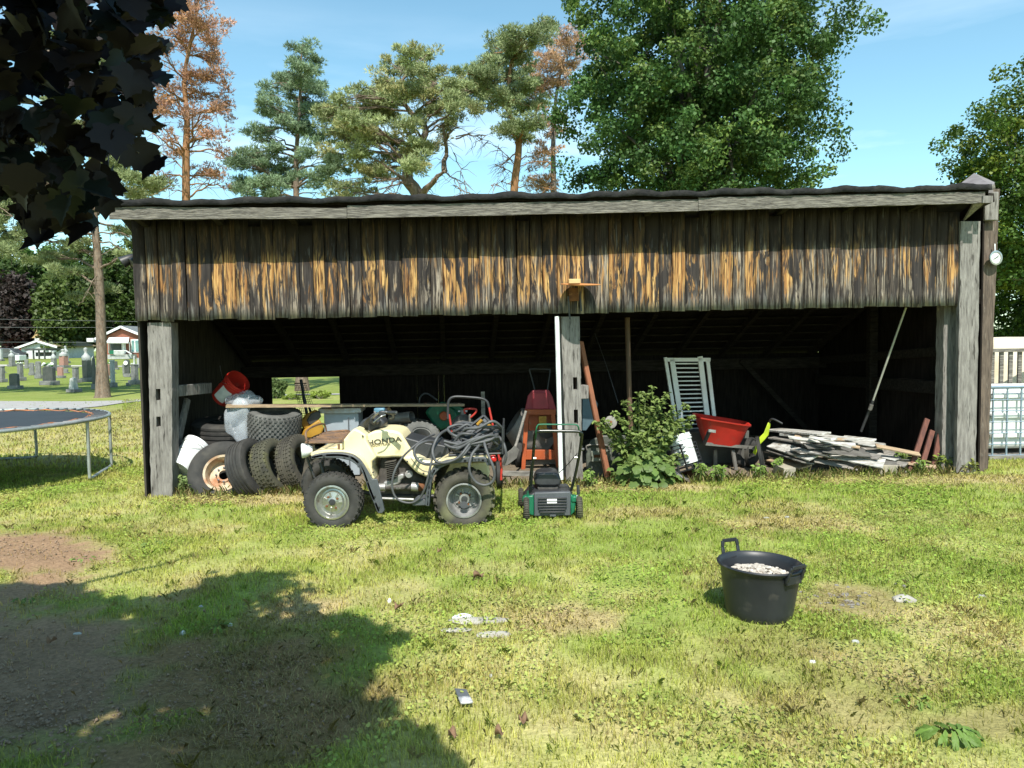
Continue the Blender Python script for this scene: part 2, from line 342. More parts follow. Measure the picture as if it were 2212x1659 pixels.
# driveway: a thin sheet laid on the lawn
M_drive = mat('worn_asphalt', (.34, .32, .31), (.27, .26, .25), 3, rough=.95, bump=.3)
dp = [(-700,866),(-200,867),(180,868),(262,866),(330,861),(450,856),(650,852),(900,849),(900,851),(650,854.5),(450,860),(330,865),(262,872),(215,879),(150,885),(-50,891),(-700,897)]
mb = MB(); pts = [gnd(*p) for p in dp]; n = len(pts)
for i in range(8):
    a, b, c, d = pts[i], pts[i+1], pts[n-2-i], pts[n-1-i]
    mb.add([p+Vector((0, 0, .02)) for p in (a, b, c, d)], [(0, 1, 2, 3)])
tag(mb.build('driveway', M_drive, smooth=0), kind='structure')
# cemetery path: a pale strip far behind
mb = MB(); a, b, c, d = gnd(-300, 797.5), gnd(420, 793.5), gnd(420, 792), gnd(-300, 796)
mb.add([p+Vector((0, 0, .02)) for p in (a, b, c, d)], [(0, 1, 2, 3)]); tag(mb.build('cemetery_path', mat('pale_gravel', (.5, .47, .42), None, 5, rough=.9), smooth=0), kind='structure')
# ---------------------------------------------------------------- grass blades (uncountable)
def blades(ylo, yhi, dens, h, w, xr=None, name='grass'):
    m = .74*yhi+1.3; x0, x1 = (-m, m) if xr is None else xr
    n = int((x1-x0)*(yhi-ylo)*dens); x = rng.uniform(x0, x1, n); y = rng.uniform(ylo, yhi, n)
    k = (abs(x) < .73*y+1.3) & ~((x > SA.x-.0) & (y > SA.y+.25+(x-SA.x)*EX.y) & (x < SB.x)); x = x[k]; y = y[k]
    if xr is not None and xr[1] < 0: k = x < -.46*y; x = x[k]; y = y[k]
    c, soil, dead = ground_col(x, y); p = 1-.97*np.clip(soil*1.3, 0, 1); p *= 1-.2*dead
    Mi = np.array(CR).T; qq = np.stack([x, y, np.full_like(x, -HC)], -1) @ Mi.T; U_ = CX+F*qq[:, 0]/-qq[:, 2]; V_ = CY-F*qq[:, 1]/-qq[:, 2]
    p = p*(1-.97*((V_ < 896-.035*np.clip(U_, 0, 400)) & (V_ > 864) & (U_ < 265)))
    clump = np.clip(vn(x, y, 4, 2)*2-.3, .25, 1); k = rng.random(len(x)) < p*clump; x = x[k]; y = y[k]; c = c[k]; dead = dead[k]; n = len(x)
    hh = h*rng.uniform(.45, 1.25, n)*(1-.3*dead)*(.7+.6*vn(x, y, 1.5, 2)); a = rng.uniform(0, 6.283, n); lean = rng.uniform(.1, .75, n)+.6*dead
    la = rng.uniform(0, 6.283, n); ww = w*rng.uniform(.6, 1.3, n)
    dx = np.cos(a)*ww; dy = np.sin(a)*ww; z0 = np.zeros(n)
    mx_ = np.cos(la)*hh*lean*.45; my_ = np.sin(la)*hh*lean*.45
    b0 = np.stack([x-dx, y-dy, z0-.004], -1); b1 = np.stack([x+dx, y+dy, z0-.004], -1)
    m0 = np.stack([x-dx*.7+mx_*.7, y-dy*.7+my_*.7, hh*.6], -1); m1 = np.stack([x+dx*.7+mx_*.7, y+dy*.7+my_*.7, hh*.6], -1)
    tp = np.stack([x+mx_*2.2, y+my_*2.2, hh*np.clip(1.05-lean*.35, .3, 1)], -1)
    V = np.stack([b0, b1, m1, tp, m0], 1).reshape(-1, 3); i = np.arange(n)*5
    F5 = np.stack([i, i+1, i+2, i+3, i+4], -1)
    jit = rng.uniform(.75, 1.5, (n, 1)); dry = (rng.random(n) < .16+.75*dead)[:, None]
    col = np.where(dry, np.array([.42, .34, .16])*rng.uniform(.6, 1.1, (n, 1)), c*jit*np.array([1.2, 1.22, .88]))
    return tag(npmesh(name, V, F5, M_grass, fcol=col), 'short mown lawn grass with dry patches', 'grass', kind='stuff')
blades(2.5, 4.2, 9500, .038, .0020)
blades(4.2, 7.0, 6000, .036, .0027)
blades(7.0, 10.2, 2600, .040, .0042)
def tufts(n, ylo, yhi, name='grass'):
    x = rng.uniform(-.74*yhi, .74*yhi, n*3); y = rng.uniform(ylo, yhi, n*3); k = (abs(x) < .73*y+.2) & (y < SA.y-.05+(x-SA.x)*EX.y); x = x[k][:n]; y = y[k][:n]; c, soil, dead = ground_col(x, y); k = (soil < .75); x = x[k]; y = y[k]; c = c[k]; V = []; Fs = []; cl = []; q = 0
    for i in range(len(x)):
        tone = rng.uniform(1.0, 1.5); dr = rng.random() < .25
        for j in range(rng.integers(5, 13)):
            a = rng.uniform(0, 6.28); h = rng.uniform(.025, .065); l = h*rng.uniform(.2, 1.1); p = Vector((x[i]+rng.normal(0, .012), y[i]+rng.normal(0, .012), 0)); d = Vector((math.cos(a), math.sin(a), 0)); s = Vector((-d.y, d.x, 0))*(.0007+.00010*y[i])
            V += [(p-s)[:], (p+s)[:], (p+d*l*.45+Vector((0, 0, h*.7))+s*.8)[:], (p+d*l+Vector((0, 0, h*.85)))[:], (p+d*l*.45+Vector((0, 0, h*.7))-s*.8)[:]]; Fs.append([q+e for e in range(5)]); q += 5; cl.append(np.array([.44, .35, .17])*tone if dr else c[i]*tone*np.array([1.0, 1.15, .75]))
    return tag(npmesh(name, V, Fs, M_grass, fcol=np.array(cl)), 'scattered taller grass tufts in the lawn', 'grass', kind='stuff')
tufts(260, 2.5, 9)
# clods and crumbs on the bare soil
n = 3000; V = []; Fs = []; q = 0
for i in range(n):
    u_, v_, ru, rv = random.choice(((110,1500,330,170),(520,1480,260,150),(30,1190,180,40),(-100,1450,250,160),(40,1560,300,80)))
    p = gnd(u_+random.gauss(0, ru*.5), v_+random.gauss(0, rv*.5)); s = random.choice((.003, .004, .005, .007, .011))*random.uniform(.7, 1.3)
    if p.y < 2.2: continue
    o = [Vector((1, 0, 0)), Vector((0, 1, 0)), Vector((-1, 0, 0)), Vector((0, -1, 0)), Vector((0, 0, .8)), Vector((0, 0, -.5))]; V += [(p+Vector((w.x*s*random.uniform(.6, 1.3), w.y*s*random.uniform(.6, 1.3), w.z*s+s*.3+.004)))[:] for w in o]
    Fs += [[q+a, q+(a+1) % 4, q+4] for a in range(4)]+[[q+(a+1) % 4, q+a, q+5] for a in range(4)]; q += 6
tag(npmesh('soil_crumbs', V, Fs, mat('soil_clod', (.30, .21, .14), (.19, .13, .09), 30, rough=.95)), 'crumbs and clods of earth on the bare patches', 'soil', kind='stuff')
blades(10.0, 24, 420, .06, .010, xr=(-17, -4))
# clover and broad-leaf patches
def clover(n, ylo, yhi, s, name='clover'):
    x = rng.uniform(-.74*yhi-1.2, .74*yhi+1.2, n); y = rng.uniform(ylo, yhi, n); k = (abs(x) < .73*y+1.2) & ~((y > SA.y+.2+(x-SA.x)*EX.y) & (x > SA.x) & (x < SB.x)); x = x[k]; y = y[k]
    c, soil, dead = ground_col(x, y); k = (vn(x+9, y+3, .9, 3) > .5) & (soil < .4) & (dead < .5); x = x[k]; y = y[k]; c = c[k]; n = len(x)
    z = rng.uniform(.012, .042, n); ss = s*rng.uniform(.6, 1.4, n); th = rng.uniform(0, 6.28, n); tx = rng.uniform(-.5, .5, n); ty = rng.uniform(-.5, .5, n); V = []
    for q in range(5):
        an = th+q*1.2566; ox = np.cos(an)*ss; oy = np.sin(an)*ss; V.append(np.stack([x+ox, y+oy, z+ox*tx+oy*ty], -1))
    V = np.stack(V, 1).reshape(-1, 3); i = np.arange(n)*5
    return tag(npmesh(name, V, np.stack([i+q for q in range(5)], -1), M_grass, fcol=c*rng.uniform(.8, 1.35, (n, 1))*np.array([.98, 1.15, .82])), 'low clover leaves spread through the lawn', 'clover', kind='stuff')
clover(60000, 2.6, 6.5, .0075); clover(60000, 6.5, 10, .011)
# straw and dead stems lying on the ground
def straw(n, reg, L0, name):
    V = []; Fs = []; k = 0
    for _ in range(n):
        u, v, ru, rv = random.choice(reg); p = gnd(u+random.gauss(0, ru*.5), v+random.gauss(0, rv*.5))
        if p.y < 2.2: continue
        a = random.uniform(0, 6.28); l = L0*random.uniform(.4, 1.3); d = Vector((math.cos(a)*l, math.sin(a)*l, random.uniform(-.0, .10)*l)); w = Vector((-d.y, d.x, 0)).normalized()*.0007*(p.y/4+.5)
        p = p+Vector((0, 0, .012)); c = d*.5+Vector((0, 0, l*.03)); V += [p-w, p+w, p+c+w, p+d, p+c-w]; Fs.append([k+q for q in range(5)]); k += 5
    return tag(npmesh(name, [tuple(v) for v in V], Fs, M_straw), 'dry straw stems scattered over bare ground', 'straw', kind='stuff')
straw(1400, [(520,1470,240,140),(200,1480,330,170),(450,1600,260,90),(640,1330,100,35),(400,1500,200,100)], .06, 'straw')
straw(900, [(380,1085,60,12),(520,1085,140,10),(1340,1052,170,12),(1720,1040,260,9),(2000,1036,180,10),(1080,1050,80,18),(1300,1045,60,14),(90,1180,160,40),(1250,1340,110,30),(1840,1295,110,25)], .09, 'straw')
# ================================================================= THE SHED
def siding_mat():
    m = bpy.data.materials.new('weathered_siding'); m.use_nodes = True; n = m.node_tree; N = n.nodes; L = n.links.new; b = N['Principled BSDF']
    b.inputs['Roughness'].default_value = .85; b.inputs['Specular IOR Level'].default_value = .2
    t = N.new('ShaderNodeTexCoord'); at_ = N.new('ShaderNodeAttribute'); at_.attribute_name = 'Col'; sp = N.new('ShaderNodeSeparateXYZ'); L(at_.outputs['Color'], sp.inputs[0])
    of = N.new('ShaderNodeVectorMath'); of.operation = 'MULTIPLY_ADD'; L(at_.outputs['Color'], of.inputs[0]); of.inputs[1].default_value = (31, 17, 0); L(t.outputs['Object'], of.inputs[2])
    def noise(scale, st, det=5, dist=0, rg=.6):
        mp = N.new('ShaderNodeMapping'); mp.inputs['Scale'].default_value = st; L(of.outputs[0], mp.inputs[0])
        z = N.new('ShaderNodeTexNoise'); z.inputs['Scale'].default_value = scale; z.inputs['Detail'].default_value = det; z.inputs['Distortion'].default_value = dist; z.inputs['Roughness'].default_value = rg; L(mp.outputs[0], z.inputs[0]); return z.outputs[0]
    def rng_(x, a, b_, c=0, d=1):
        r = N.new('ShaderNodeMapRange'); L(x, r.inputs[0]); r.inputs[1].default_value = a; r.inputs[2].default_value = b_; r.inputs[3].default_value = c; r.inputs[4].default_value = d; return r.outputs[0]
    def mth(op, x, y):
        q = N.new('ShaderNodeMath'); q.operation = op
        for i, w in enumerate((x, y)):
            if isinstance(w, (int, float)): q.inputs[i].default_value = w
            else: L(w, q.inputs[i])
        return q.outputs[0]
    def mix(f, a, c):
        x = N.new('ShaderNodeMixRGB'); L(f, x.inputs[0])
        for i, w in ((1, a), (2, c)):
            if isinstance(w, tuple): x.inputs[i].default_value = (*w, 1)
            else: L(w, x.inputs[i])
        return x.outputs[0]
    fine = noise(34, (1, 1, .045), 6, .25); grain = noise(75, (1, 1, .03), 4, .3); big = noise(13, (1, 1, .16), 5, .8); mid = noise(26, (1, 1, .075), 6, .6)
    grey = mix(rng_(fine, .36, .58), (.36, .30, .235), (.075, .06, .05))
    grey = mix(rng_(grain, .46, .56), grey, (.028, .024, .022))
    gold = mix(rng_(fine, .35, .6), (.62, .385, .145), (.31, .15, .055)); gold = mix(rng_(grain, .50, .60), gold, (.055, .026, .014))
    dark = mix(rng_(fine, .4, .65), (.022, .019, .019), (.06, .05, .045))
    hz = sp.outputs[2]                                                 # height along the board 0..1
    hb = mth('MULTIPLY', rng_(hz, .02, .32), rng_(hz, 1.0, .72))       # less bare wood at the wet foot and the head
    gm = mth('ADD', mth('ADD', mid, mth('MULTIPLY', sp.outputs[0], .30)), mth('MULTIPLY', hb, .22))
    c = mix(rng_(gm, .77, .87), grey, gold)
    dm = mth('ADD', big, mth('MULTIPLY', sp.outputs[1], .16)); c = mix(rng_(dm, .575, .645), c, dark)
    topm = mth('ADD', rng_(hz, .50, .78, 0, .62), mid); c = mix(rng_(topm, .58, .85, 0, .88), c, (.022, .015, .011))  # brown-black board heads, darkened further to paint in the shade under the eaves
    footg = mth('ADD', rng_(hz, .0, .22, .22, 0), mid); c = mix(rng_(footg, .62, .82, 0, .6), c, (.30, .29, .275))
    # knots
    mp = N.new('ShaderNodeMapping'); mp.inputs['Scale'].default_value = (8, 8, 3.6); L(of.outputs[0], mp.inputs[0])
    vo = N.new('ShaderNodeTexVoronoi'); vo.inputs['Scale'].default_value = 1; L(mp.outputs[0], vo.inputs[0]); kn = rng_(vo.outputs['Distance'], .17, .05); c = mix(mth('MULTIPLY', kn, .75), c, (.045, .025, .018))
    kr = 0; _k = mth('MULTIPLY', rng_(vo.outputs['Distance'], .30, .22), rng_(vo.outputs['Distance'], .16, .22)); 
    L(c, b.inputs['Base Color']); bn = N.new('ShaderNodeBump'); bn.inputs['Strength'].default_value = .7; bn.inputs['Distance'].default_value = .008; L(fine, bn.inputs['Height']); L(bn.outputs[0], b.inputs['Normal'])
    return m
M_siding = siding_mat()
shed = thing('shed', tuple(SA), 'long weathered open-front timber shed with vertical boards above', 'shed')
_zf0 = shaz(238, 450, -.36)[1]+.03; _zf1 = shaz(2126, 414, -.36)[1]+.03
def zroof(a, b):                                    # top of the roof deck
    t = a/SL; f = _zf0*(1-t)+_zf1*t; z0 = f-.055
    return f-.15*(b+.36) if b < 0 else z0+(1.42-z0)*b/(SD+.15)
# siding: one mesh of single boards
x = -.05; V = []; Fs = []; cols = []; k = 0; rd = random.Random(3)
zb0 = shaz(312, 693, -.05)[1]; zb1 = shaz(2068, 659, -.05)[1]
aend = shaz(2072, 600, -.05)[0]
while x < aend-.03:
    w = min(rd.uniform(.125, .172), aend-x); t = x/SL; z0 = zb0*(1-t)+zb1*t+rd.uniform(-.012, .010); z1 = zroof(x, 0)-.04
    if rd.random() < .07: z1 -= .10
    gap = rd.choice([.004, .005, .008, .013]); y0 = -.052+rd.uniform(-.011, .011); tw = rd.uniform(-.004, .004); r1, r2 = rd.random(), rd.random(); xa, xb = x+gap*.5, x+w-gap*.5; sk_ = rd.uniform(-.006, .006)
    nseg = 8; ring = []
    for i in range(nseg+1):
        z = z0+(z1-z0)*i/nseg; bow = .004*math.sin(i*1.3+r1*9)
        ring.append([S(xa, y0+tw+bow, z+(sk_ if i == 0 else 0)), S(xb, y0-tw+bow, z-(sk_ if i == 0 else 0)), S(xb, y0+.022, z), S(xa, y0+.022, z)])
    for rr in ring: V += [tuple(p) for p in rr]
    for i in range(nseg):
        for q in range(4):
            Fs.append((k+i*4+q, k+i*4+(q+1) % 4, k+(i+1)*4+(q+1) % 4, k+(i+1)*4+q)); cols.append((r1, r2, (i+.5)/nseg))
    Fs += [(k+3, k+2, k+1, k), (k+nseg*4, k+nseg*4+1, k+nseg*4+2, k+nseg*4+3)]; cols += [(r1, r2, 0), (r1, r2, 1)]
    k += (nseg+1)*4; x += w
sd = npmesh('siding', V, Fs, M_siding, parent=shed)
a_ = sd.data.color_attributes.new('Col', 'FLOAT_COLOR', 'POINT'); nv = len(V); pc = np.ones((nv, 4))
for f, c in zip(Fs, cols):
    for vi in f: pc[vi, 0] = c[0]; pc[vi, 1] = c[1]
pc[:, 2] = (np.arange(nv) % 36 // 4)/8.0
a_.data.foreach_set('color', pc.astype(np.float32).ravel())
# fascia: three boards
def fascia(u0, v0, v0b, u1, v1, v1b, b, name='fascia_board', th=.03, m=M_fascia):
    P = [sh(u0, v0, b), sh(u1, v1, b), sh(u1, v1b, b), sh(u0, v0b, b)]; e = EY*th; n = 24; mb = MB(); top = [P[0].lerp(P[1], i/n)+Vector((0, 0, random.uniform(-.003, .003))) for i in range(n+1)]; bot = [P[3].lerp(P[2], i/n)+Vector((0, 0, random.uniform(-.003, .003))) for i in range(n+1)]
    for i in range(n): mb.add([top[i], top[i+1], bot[i+1], bot[i], top[i]+e, top[i+1]+e, bot[i+1]+e, bot[i]+e], [(0, 1, 2, 3), (4, 7, 6, 5), (0, 4, 5, 1), (3, 2, 6, 7)]+([(0, 3, 7, 4)] if i == 0 else [])+([(1, 5, 6, 2)] if i == n-1 else []))
    return mb.build(name, m, shed, smooth=30)
fascia(236, 447, 474, 749, 449, 471, -.385)
fascia(750, 444, 471, 1508, 430, 456, -.378)
fascia(1509, 427, 455, 2128, 414, 438, -.388)
# roof deck, ragged roofing, edge strip
mb = MB(); n = 60; a0 = shaz(238, 460, -.36)[0]; a1 = shaz(2136, 430, -.36)[0]
for i in range(n+1):
    a = a0+(a1-a0)*i/n
    for b in (-.355, 0, SD+.15): ae = a+(.22*i/n if b >= 0 else 0); mb.v += [S(ae, b, zroof(a, b)), S(ae, b, zroof(a, b)-.03)]
for i in range(n):
    q = i*6; mb.f += [(q, q+6, q+8, q+2), (q+2, q+8, q+10, q+4), (q+1, q+3, q+9, q+7), (q+3, q+5, q+11, q+9), (q, q+1, q+7, q+6), (q+4, q+10, q+11, q+5)]
mb.f += [(0, 2, 3, 1), (2, 4, 5, 3), (n*6, n*6+1, n*6+3, n*6+2), (n*6+2, n*6+3, n*6+5, n*6+4)]
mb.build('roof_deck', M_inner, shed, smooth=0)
mb = MB(); n = 260
for i in range(n+1):
    t = i/n; a = a0-.02+(a1-a0+.02)*t; vv = 447-36*t
    w1 = .012*math.sin(t*47)+.010*math.sin(t*131+1)+random.uniform(-.004, .004)
    zz = shaz(238+(2126-238)*t, vv, -.36)[1]+.01
    mb.v += [S(a, -.415+random.uniform(-.006, .006), zz-.012+w1*.5), S(a, -.405, zz+.052+w1), S(a, -.2, zz+.02+w1*.6-.05), S(a+.22*t, SD+.17, zroof(a, SD+.17)+.02)]
for i in range(n):
    q = i*4; mb.f += [(q+j, q+j+1, q+j+5, q+j+4) for j in range(3)]
rf = mb.build('roofing', M_roofing, shed, smooth=60); so_ = rf.modifiers.new('s', 'SOLIDIFY'); so_.thickness = .012
# posts ------------------------------------------------------------
def post(quad, b, th, name, holes=(), m=M_post, label=None, parent=shed, seed=1):
    """quad: photo pixels of the front face (u_left_top,u_right_top,v_top,u_left_bot,u_right_bot,v_bot)"""
    ult, urt, vt, ulb, urb, vb = quad; pts = [sh(ult, vt, b), sh(urt, vt, b), sh(urb, vb, b), sh(ulb, vb, b)]
    pts[2].z = -.05; pts[3].z = -.05; zt = pts[0].z; rr = random.Random(seed); n = 22; mb = MB(); rows = []
    cuts = sorted(set([-.05+(zt+.05)*i/n for i in range(n+1)]+[h for hh in holes for h in (hh[2], hh[3])])); prevs = None
    for z in cuts:
        t = (z+.05)/(zt+.05); l = pts[3].lerp(pts[0], t); r = pts[2].lerp(pts[1], t); l.z = r.z = z
        j = lambda: rr.uniform(-.0045, .0045)
        row = [l+EX*j()+EY*j(), None, None, r+EX*j()+EY*j()]
        hl, hr = (holes[0][0], holes[0][1]) if holes else (.4, .6)
        row[1] = l.lerp(r, hl); row[2] = l.lerp(r, hr); rows.append(row)
    K = len(mb.v); e = EY*th
    for row in rows: mb.v += row+[p+e for p in row]
    for i in range(len(rows)-1):
        q = i*8; z = (cuts[i]+cuts[i+1])/2; inside = any(h[2] < z < h[3] for h in holes)
        mb.f += [(q+0, q+1, q+9, q+8), (q+2, q+3, q+11, q+10), (q+3, q+7, q+15, q+11), (q+4, q+0, q+8, q+12), (q+7, q+6, q+14, q+15), (q+5, q+4, q+12, q+13)]
        if not inside: mb.f += [(q+1, q+2, q+10, q+9), (q+6, q+5, q+13, q+14)]
        else: mb.f += [(q+1, q+9, q+13, q+5), (q+2, q+6, q+14, q+10)]
    for i in range(1, len(rows)-1):     # caps over and under the mortices
        za = (cuts[i-1]+cuts[i])/2; zc = (cuts[i]+cuts[i+1])/2
        ia = any(h[2] < za < h[3] for h in holes); ic = any(h[2] < zc < h[3] for h in holes)
        if ia != ic: q = i*8; mb.f.append((q+1, q+2, q+6, q+5))
    q = (len(rows)-1)*8; mb.f += [(q, q+1, q+5, q+4), (q+1, q+2, q+6, q+5), (q+2, q+3, q+7, q+6)]
    return tag(mb.build(name, m, parent, smooth=35), label)
def hz_(u, v): return shaz(u, v, 0)[1]
post((319, 370, 697, 326, 372, 1074), .0, .20, 'post', holes=[(.30, .50, hz_(340, 865), hz_(340, 840)), (.30, .50, hz_(337, 922), hz_(337, 900))], seed=2)
post((1212, 1252, 684, 1224, 1259, 1060), .0, .19, 'post', holes=[(.56, .80, hz_(1240, 842), hz_(1240, 815)), (.56, .80, hz_(1240, 916), hz_(1240, 885))], seed=3)
post((2076, 2118, 478, 2066, 2107, 1022), -.085, .05, 'post', label='tall pale board post at the right corner of the shed', seed=4)
post((2040, 2078, 640, 2034, 2068, 1022), .12, .14, 'post', seed=6)
MB().bar(sh(372, 845, .22), sh(450, 838, .9), .10, .13).build('rail', M_post, shed, bevel=.006)
MB().bar(sh(374, 1000, .35), sh(405, 862, .7), .04, .09).build('brace', M_post, shed, bevel=.004)
MB().box(sh(1258, 846, .25), (.13, .2, .16)).build('rail_end', M_post, shed, bevel=.006)
# header beam just behind the siding, rafters, purlins
zb = lambda a: zb0*(1-a/SL)+zb1*a/SL
MB().bar(S(-.02, .10, zb0+.10), S(SL, .10, zb1+.10), .16, .18).build('header_beam', M_beam, shed, bevel=.008)
for i in range(13):
    a = .12+(SL-.3)*i/12
    q = MB().bar(S(a, -.0, zroof(a, 0)-.10), S(a-.05, SD-.1, zroof(a, SD-.1)-.10), .07, .11).bar(S(a, -.34, zroof(a, -.34)-.085), S(a, .02, zroof(a, 0)-.085), .07, .10).build('rafter', M_beam, shed, bevel=.004)
for i in range(14):
    b = .35+i*.26; zz = -.045
    MB().bar(S(0, b, zroof(0, b)+zz), S(SL-.06, b, zroof(SL, b)+zz), .19, .022).build('roof_board', M_beam, shed)
MB().bar(S(0, SD-.2, zroof(0, SD)-.22), S(SL, SD-.2, zroof(SL, SD)-.22), .16, .18).build('wall_plate', M_beam, shed, bevel=.006)
# back wall of upright boards with an opening and a few open joints
wa0, wz1 = shaz(586, 816, SD-.02); wa1, _ = shaz(732, 816, SD-.02); wz0 = shaz(660, 925, SD-.02)[1]
mb = MB(); x = -.02; rd = random.Random(12); slits = [shaz(u, 850, SD)[0] for u in (758, 842, 902, 960)]
while x < SL:
    w = rd.uniform(.15, .24); nx_ = min(x+w, SL)
    for s_ in slits+[wa0, wa1]:
        if x < s_-.04 < nx_+.03: nx_ = s_
    g_ = .006 if any(abs(nx_-s_) < .002 for s_ in slits) else (-.004)
    mid = (x+nx_)/2; zt = zroof(mid, SD)-.05
    if wa0-.01 < mid < wa1+.01:
        mb.box(S(mid, SD, (wz1+zt)/2), (nx_-x-g_, .022, zt-wz1), EXM := Matrix((EX, EY, Vector((0, 0, 1)))).transposed())
        if wz0 > 0: mb.box(S(mid, SD, (wz0-.1)/2), (nx_-x-g_, .022, wz0+.1), EXM)
    else: mb.box(S(mid, SD+rd.uniform(-.004, .004), (zt-.1)/2), (nx_-x-g_, .022, zt+.1), Matrix((EX, EY, Vector((0, 0, 1)))).transposed())
    x = nx_
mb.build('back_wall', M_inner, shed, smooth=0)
EXM = Matrix((EX, EY, Vector((0, 0, 1)))).transposed()
for a, nm in ((-.035, 'side_wall'), (SL-.01, 'side_wall')):
    mb = MB(); b = .0; rd = random.Random(5)
    while b < SD:
        w = min(rd.uniform(.15, .22), SD-b); zt = zroof(a, b)-.02; mb.box(S(a, b+w/2, (zt-.1)/2), (.022, w-.003, zt+.1), EXM); b += w
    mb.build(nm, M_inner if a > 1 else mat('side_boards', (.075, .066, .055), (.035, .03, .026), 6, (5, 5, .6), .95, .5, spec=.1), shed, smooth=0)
# inner frame on the right side wall
MB().bar(S(SL-.12, .2, 1.02), S(SL-.12, SD-.2, .98), .12, .17).build('side_rail', M_beam, shed, bevel=.006)
MB().bar(S(SL-.12, .3, 1.50), S(SL-.12, SD-.2, 1.30), .08, .12).build('side_rail', M_beam, shed, bevel=.006)
MB().bar(S(SL-.14, 2.1, 0), S(SL-.14, 2.1, zroof(SL, 2.1)-.1), .12, .12).build('side_stud', M_beam, shed, bevel=.006)
MB().bar(sh(1600, 778, SD-.3), sh(1740, 925, SD-.4), .07, .08).build('brace', M_beam, shed)
MB().bar(sh(2027, 650, .22), sh(2048, 800, .30), .03, .04).build('brace', M_boards, shed)
# ground sill along the front and bent corner of roofing
MB().bar(sh(1085, 1022, .05), sh(1212, 1024, .05), .06, .05).build('sill_board', M_boards, shed)
pa, pb, pc_, pd = sh(2066, 406, .55), sh(2104, 377, .95), sh(2148, 397, .65), sh(2075, 409, -.32)
mb = MB(); pe = sh(2146, 409, -.30)
mb.add([pd, pe, pc_, pb, pa], [(0, 1, 2, 3, 4)]); mb.add([pd, pe, pc_, pd+Vector((0, 0, -.04)), pe+Vector((0, 0, -.04))], [(0, 3, 4, 1)])
q = mb.build('corner_roofing', mat('grey_sheet', (.20, .18, .18), (.14, .12, .12), 6, rough=.8), shed, smooth=0); z_ = q.modifiers.new('s', 'SOLIDIFY'); z_.thickness = .02
MB().bar(sh(2080, 413, -.30), sh(2146, 404, -.28), .05, .05).build('corner_trim', M_fascia, shed)
MB().box(sh(2132, 431, -.395), (.12, .03, .08), EXM).build('corner_trim', M_post, shed)
mb = MB(); mb.add([sh(2128, 438, -.37), sh(2090, 470, -.05), sh(2082, 478, -.06), sh(2104, 440, -.37)], [(0, 1, 2, 3)]); q = mb.build('corner_bracket', M_post, shed, smooth=0); z_ = q.modifiers.new('s', 'SOLIDIFY'); z_.thickness = .02
# the separate round-cornered timber pole beside the right corner
tp = thing('timber_pole', tuple(sh(2122, 1018, .1)), 'dark brown squared timber pole standing against the right corner of the shed', 'pole')
post((2122, 2160, 408, 2108, 2133, 1018), .06, .17, 'shaft', m=mat('brown_timber', (.15, .115, .09), (.07, .055, .045), 5, (7, 7, .9), .9, .6, spot=(.25, .22, .18), sscale=7, slo=.62, shi=.74, spec=.2), parent=tp, seed=9)
q = MB().box(sh(2139, 446, -.0), (.17, .06, .34), EXM).build('cap_board', M_post, tp, bevel=.01)
gz = sh(2150, 557, -.02); lg = thing('round_gauge', tuple(gz), 'small round chrome-rimmed outdoor thermometer hung on the timber pole', 'thermometer')
fm = frame(-EY+Vector((.1, 0, 0))).to_4x4(); M4 = Matrix.Translation(gz) @ fm
MB().lathe([(.083, -.01), (.09, .0), (.088, .014), (.07, .016), (.066, .008)], 28, M4).build('rim', M_steel, lg)
MB().lathe([(.068, .0), (.067, .006), (.001, .006)], 28, M4).build('dial', M_whitepaint, lg)
MB().bar(gz+Vector((-.03, -.012, -.02)), gz+Vector((.04, -.012, .03)), .008, .004).build('needle', M_black, lg)
MB().tube([gz+Vector((0, .01, .08)), gz+Vector((.01, .03, .17))], .008).build('hanger', M_steel, lg)
# twin flood lamp under the left rake
fl = thing('flood_lamp', tuple(sh(306, 566, .25)), 'black twin-head security flood lamp under the left eave of the shed', 'lamp')
c0 = sh(303, 567, .25); MB().lathe([(.05, 0), (.05, .03), (.03, .04)], 16, Matrix.Translation(c0) @ frame((-1, 0, 0)).to_4x4(), True, True).build('base', M_black, fl)
for (u, v, ax, r) in ((294, 566, (-.55, -.6, -.55), .075), (273, 563, (-.75, -.35, -.5), .07)):
    c = sh(u, v, .2); ax = Vector(ax).normalized(); M4 = Matrix.Translation(c-ax*.06) @ frame(ax).to_4x4()
    h = MB().lathe([(.02, -.05), (.04, -.03), (r*.8, .04), (r, .11), (r*.93, .115)], 20, M4, True).build('lamp_head', M_black, fl)
    MB().lathe([(r*.93, .108), (.001, .112)], 20, M4).build('lens', M_concdark, h)
    MB().tube([c0, (c0+c)/2+Vector((0, 0, -.03)), c-ax*.08], .012).build('arm', M_black, fl)
# rusty disc on a bracket in the middle of the siding
dc = sh(1254, 615, -.28); rd_ = thing('disc_ornament', tuple(dc), 'flat rusty orange disc on a bracket in the middle of the board wall', 'disc')
M_disc = mat('orange_rust_disc', (.62, .28, .09), (.40, .15, .05), 10, rough=.8, bump=.3)
M4 = Matrix.Translation(dc) @ Matrix.Rotation(R(1.5), 4, 'Y') @ Matrix.Rotation(R(7), 4, 'X')
MB().lathe([(.001, -.02), (.12, -.008), (.222, 0), (.225, .006), (.12, .002), (.001, 0)], 40, M4).build('disc', M_disc, rd_)
MB().box(dc+Vector((-.07, -.02, .035)), (.13, .10, .05)).build('block', mat('pale_wood', (.55, .42, .2), None, 6, (1, 6, 6), .8), rd_, bevel=.004)
MB().bar(sh(1239, 622, -.09), sh(1240, 650, -.07), .11, .05).build('bracket', M_rust, rd_)
MB().bar(sh(1227, 640, -.08), sh(1231, 690, -.075), .018, .01).build('strap', M_black, rd_)
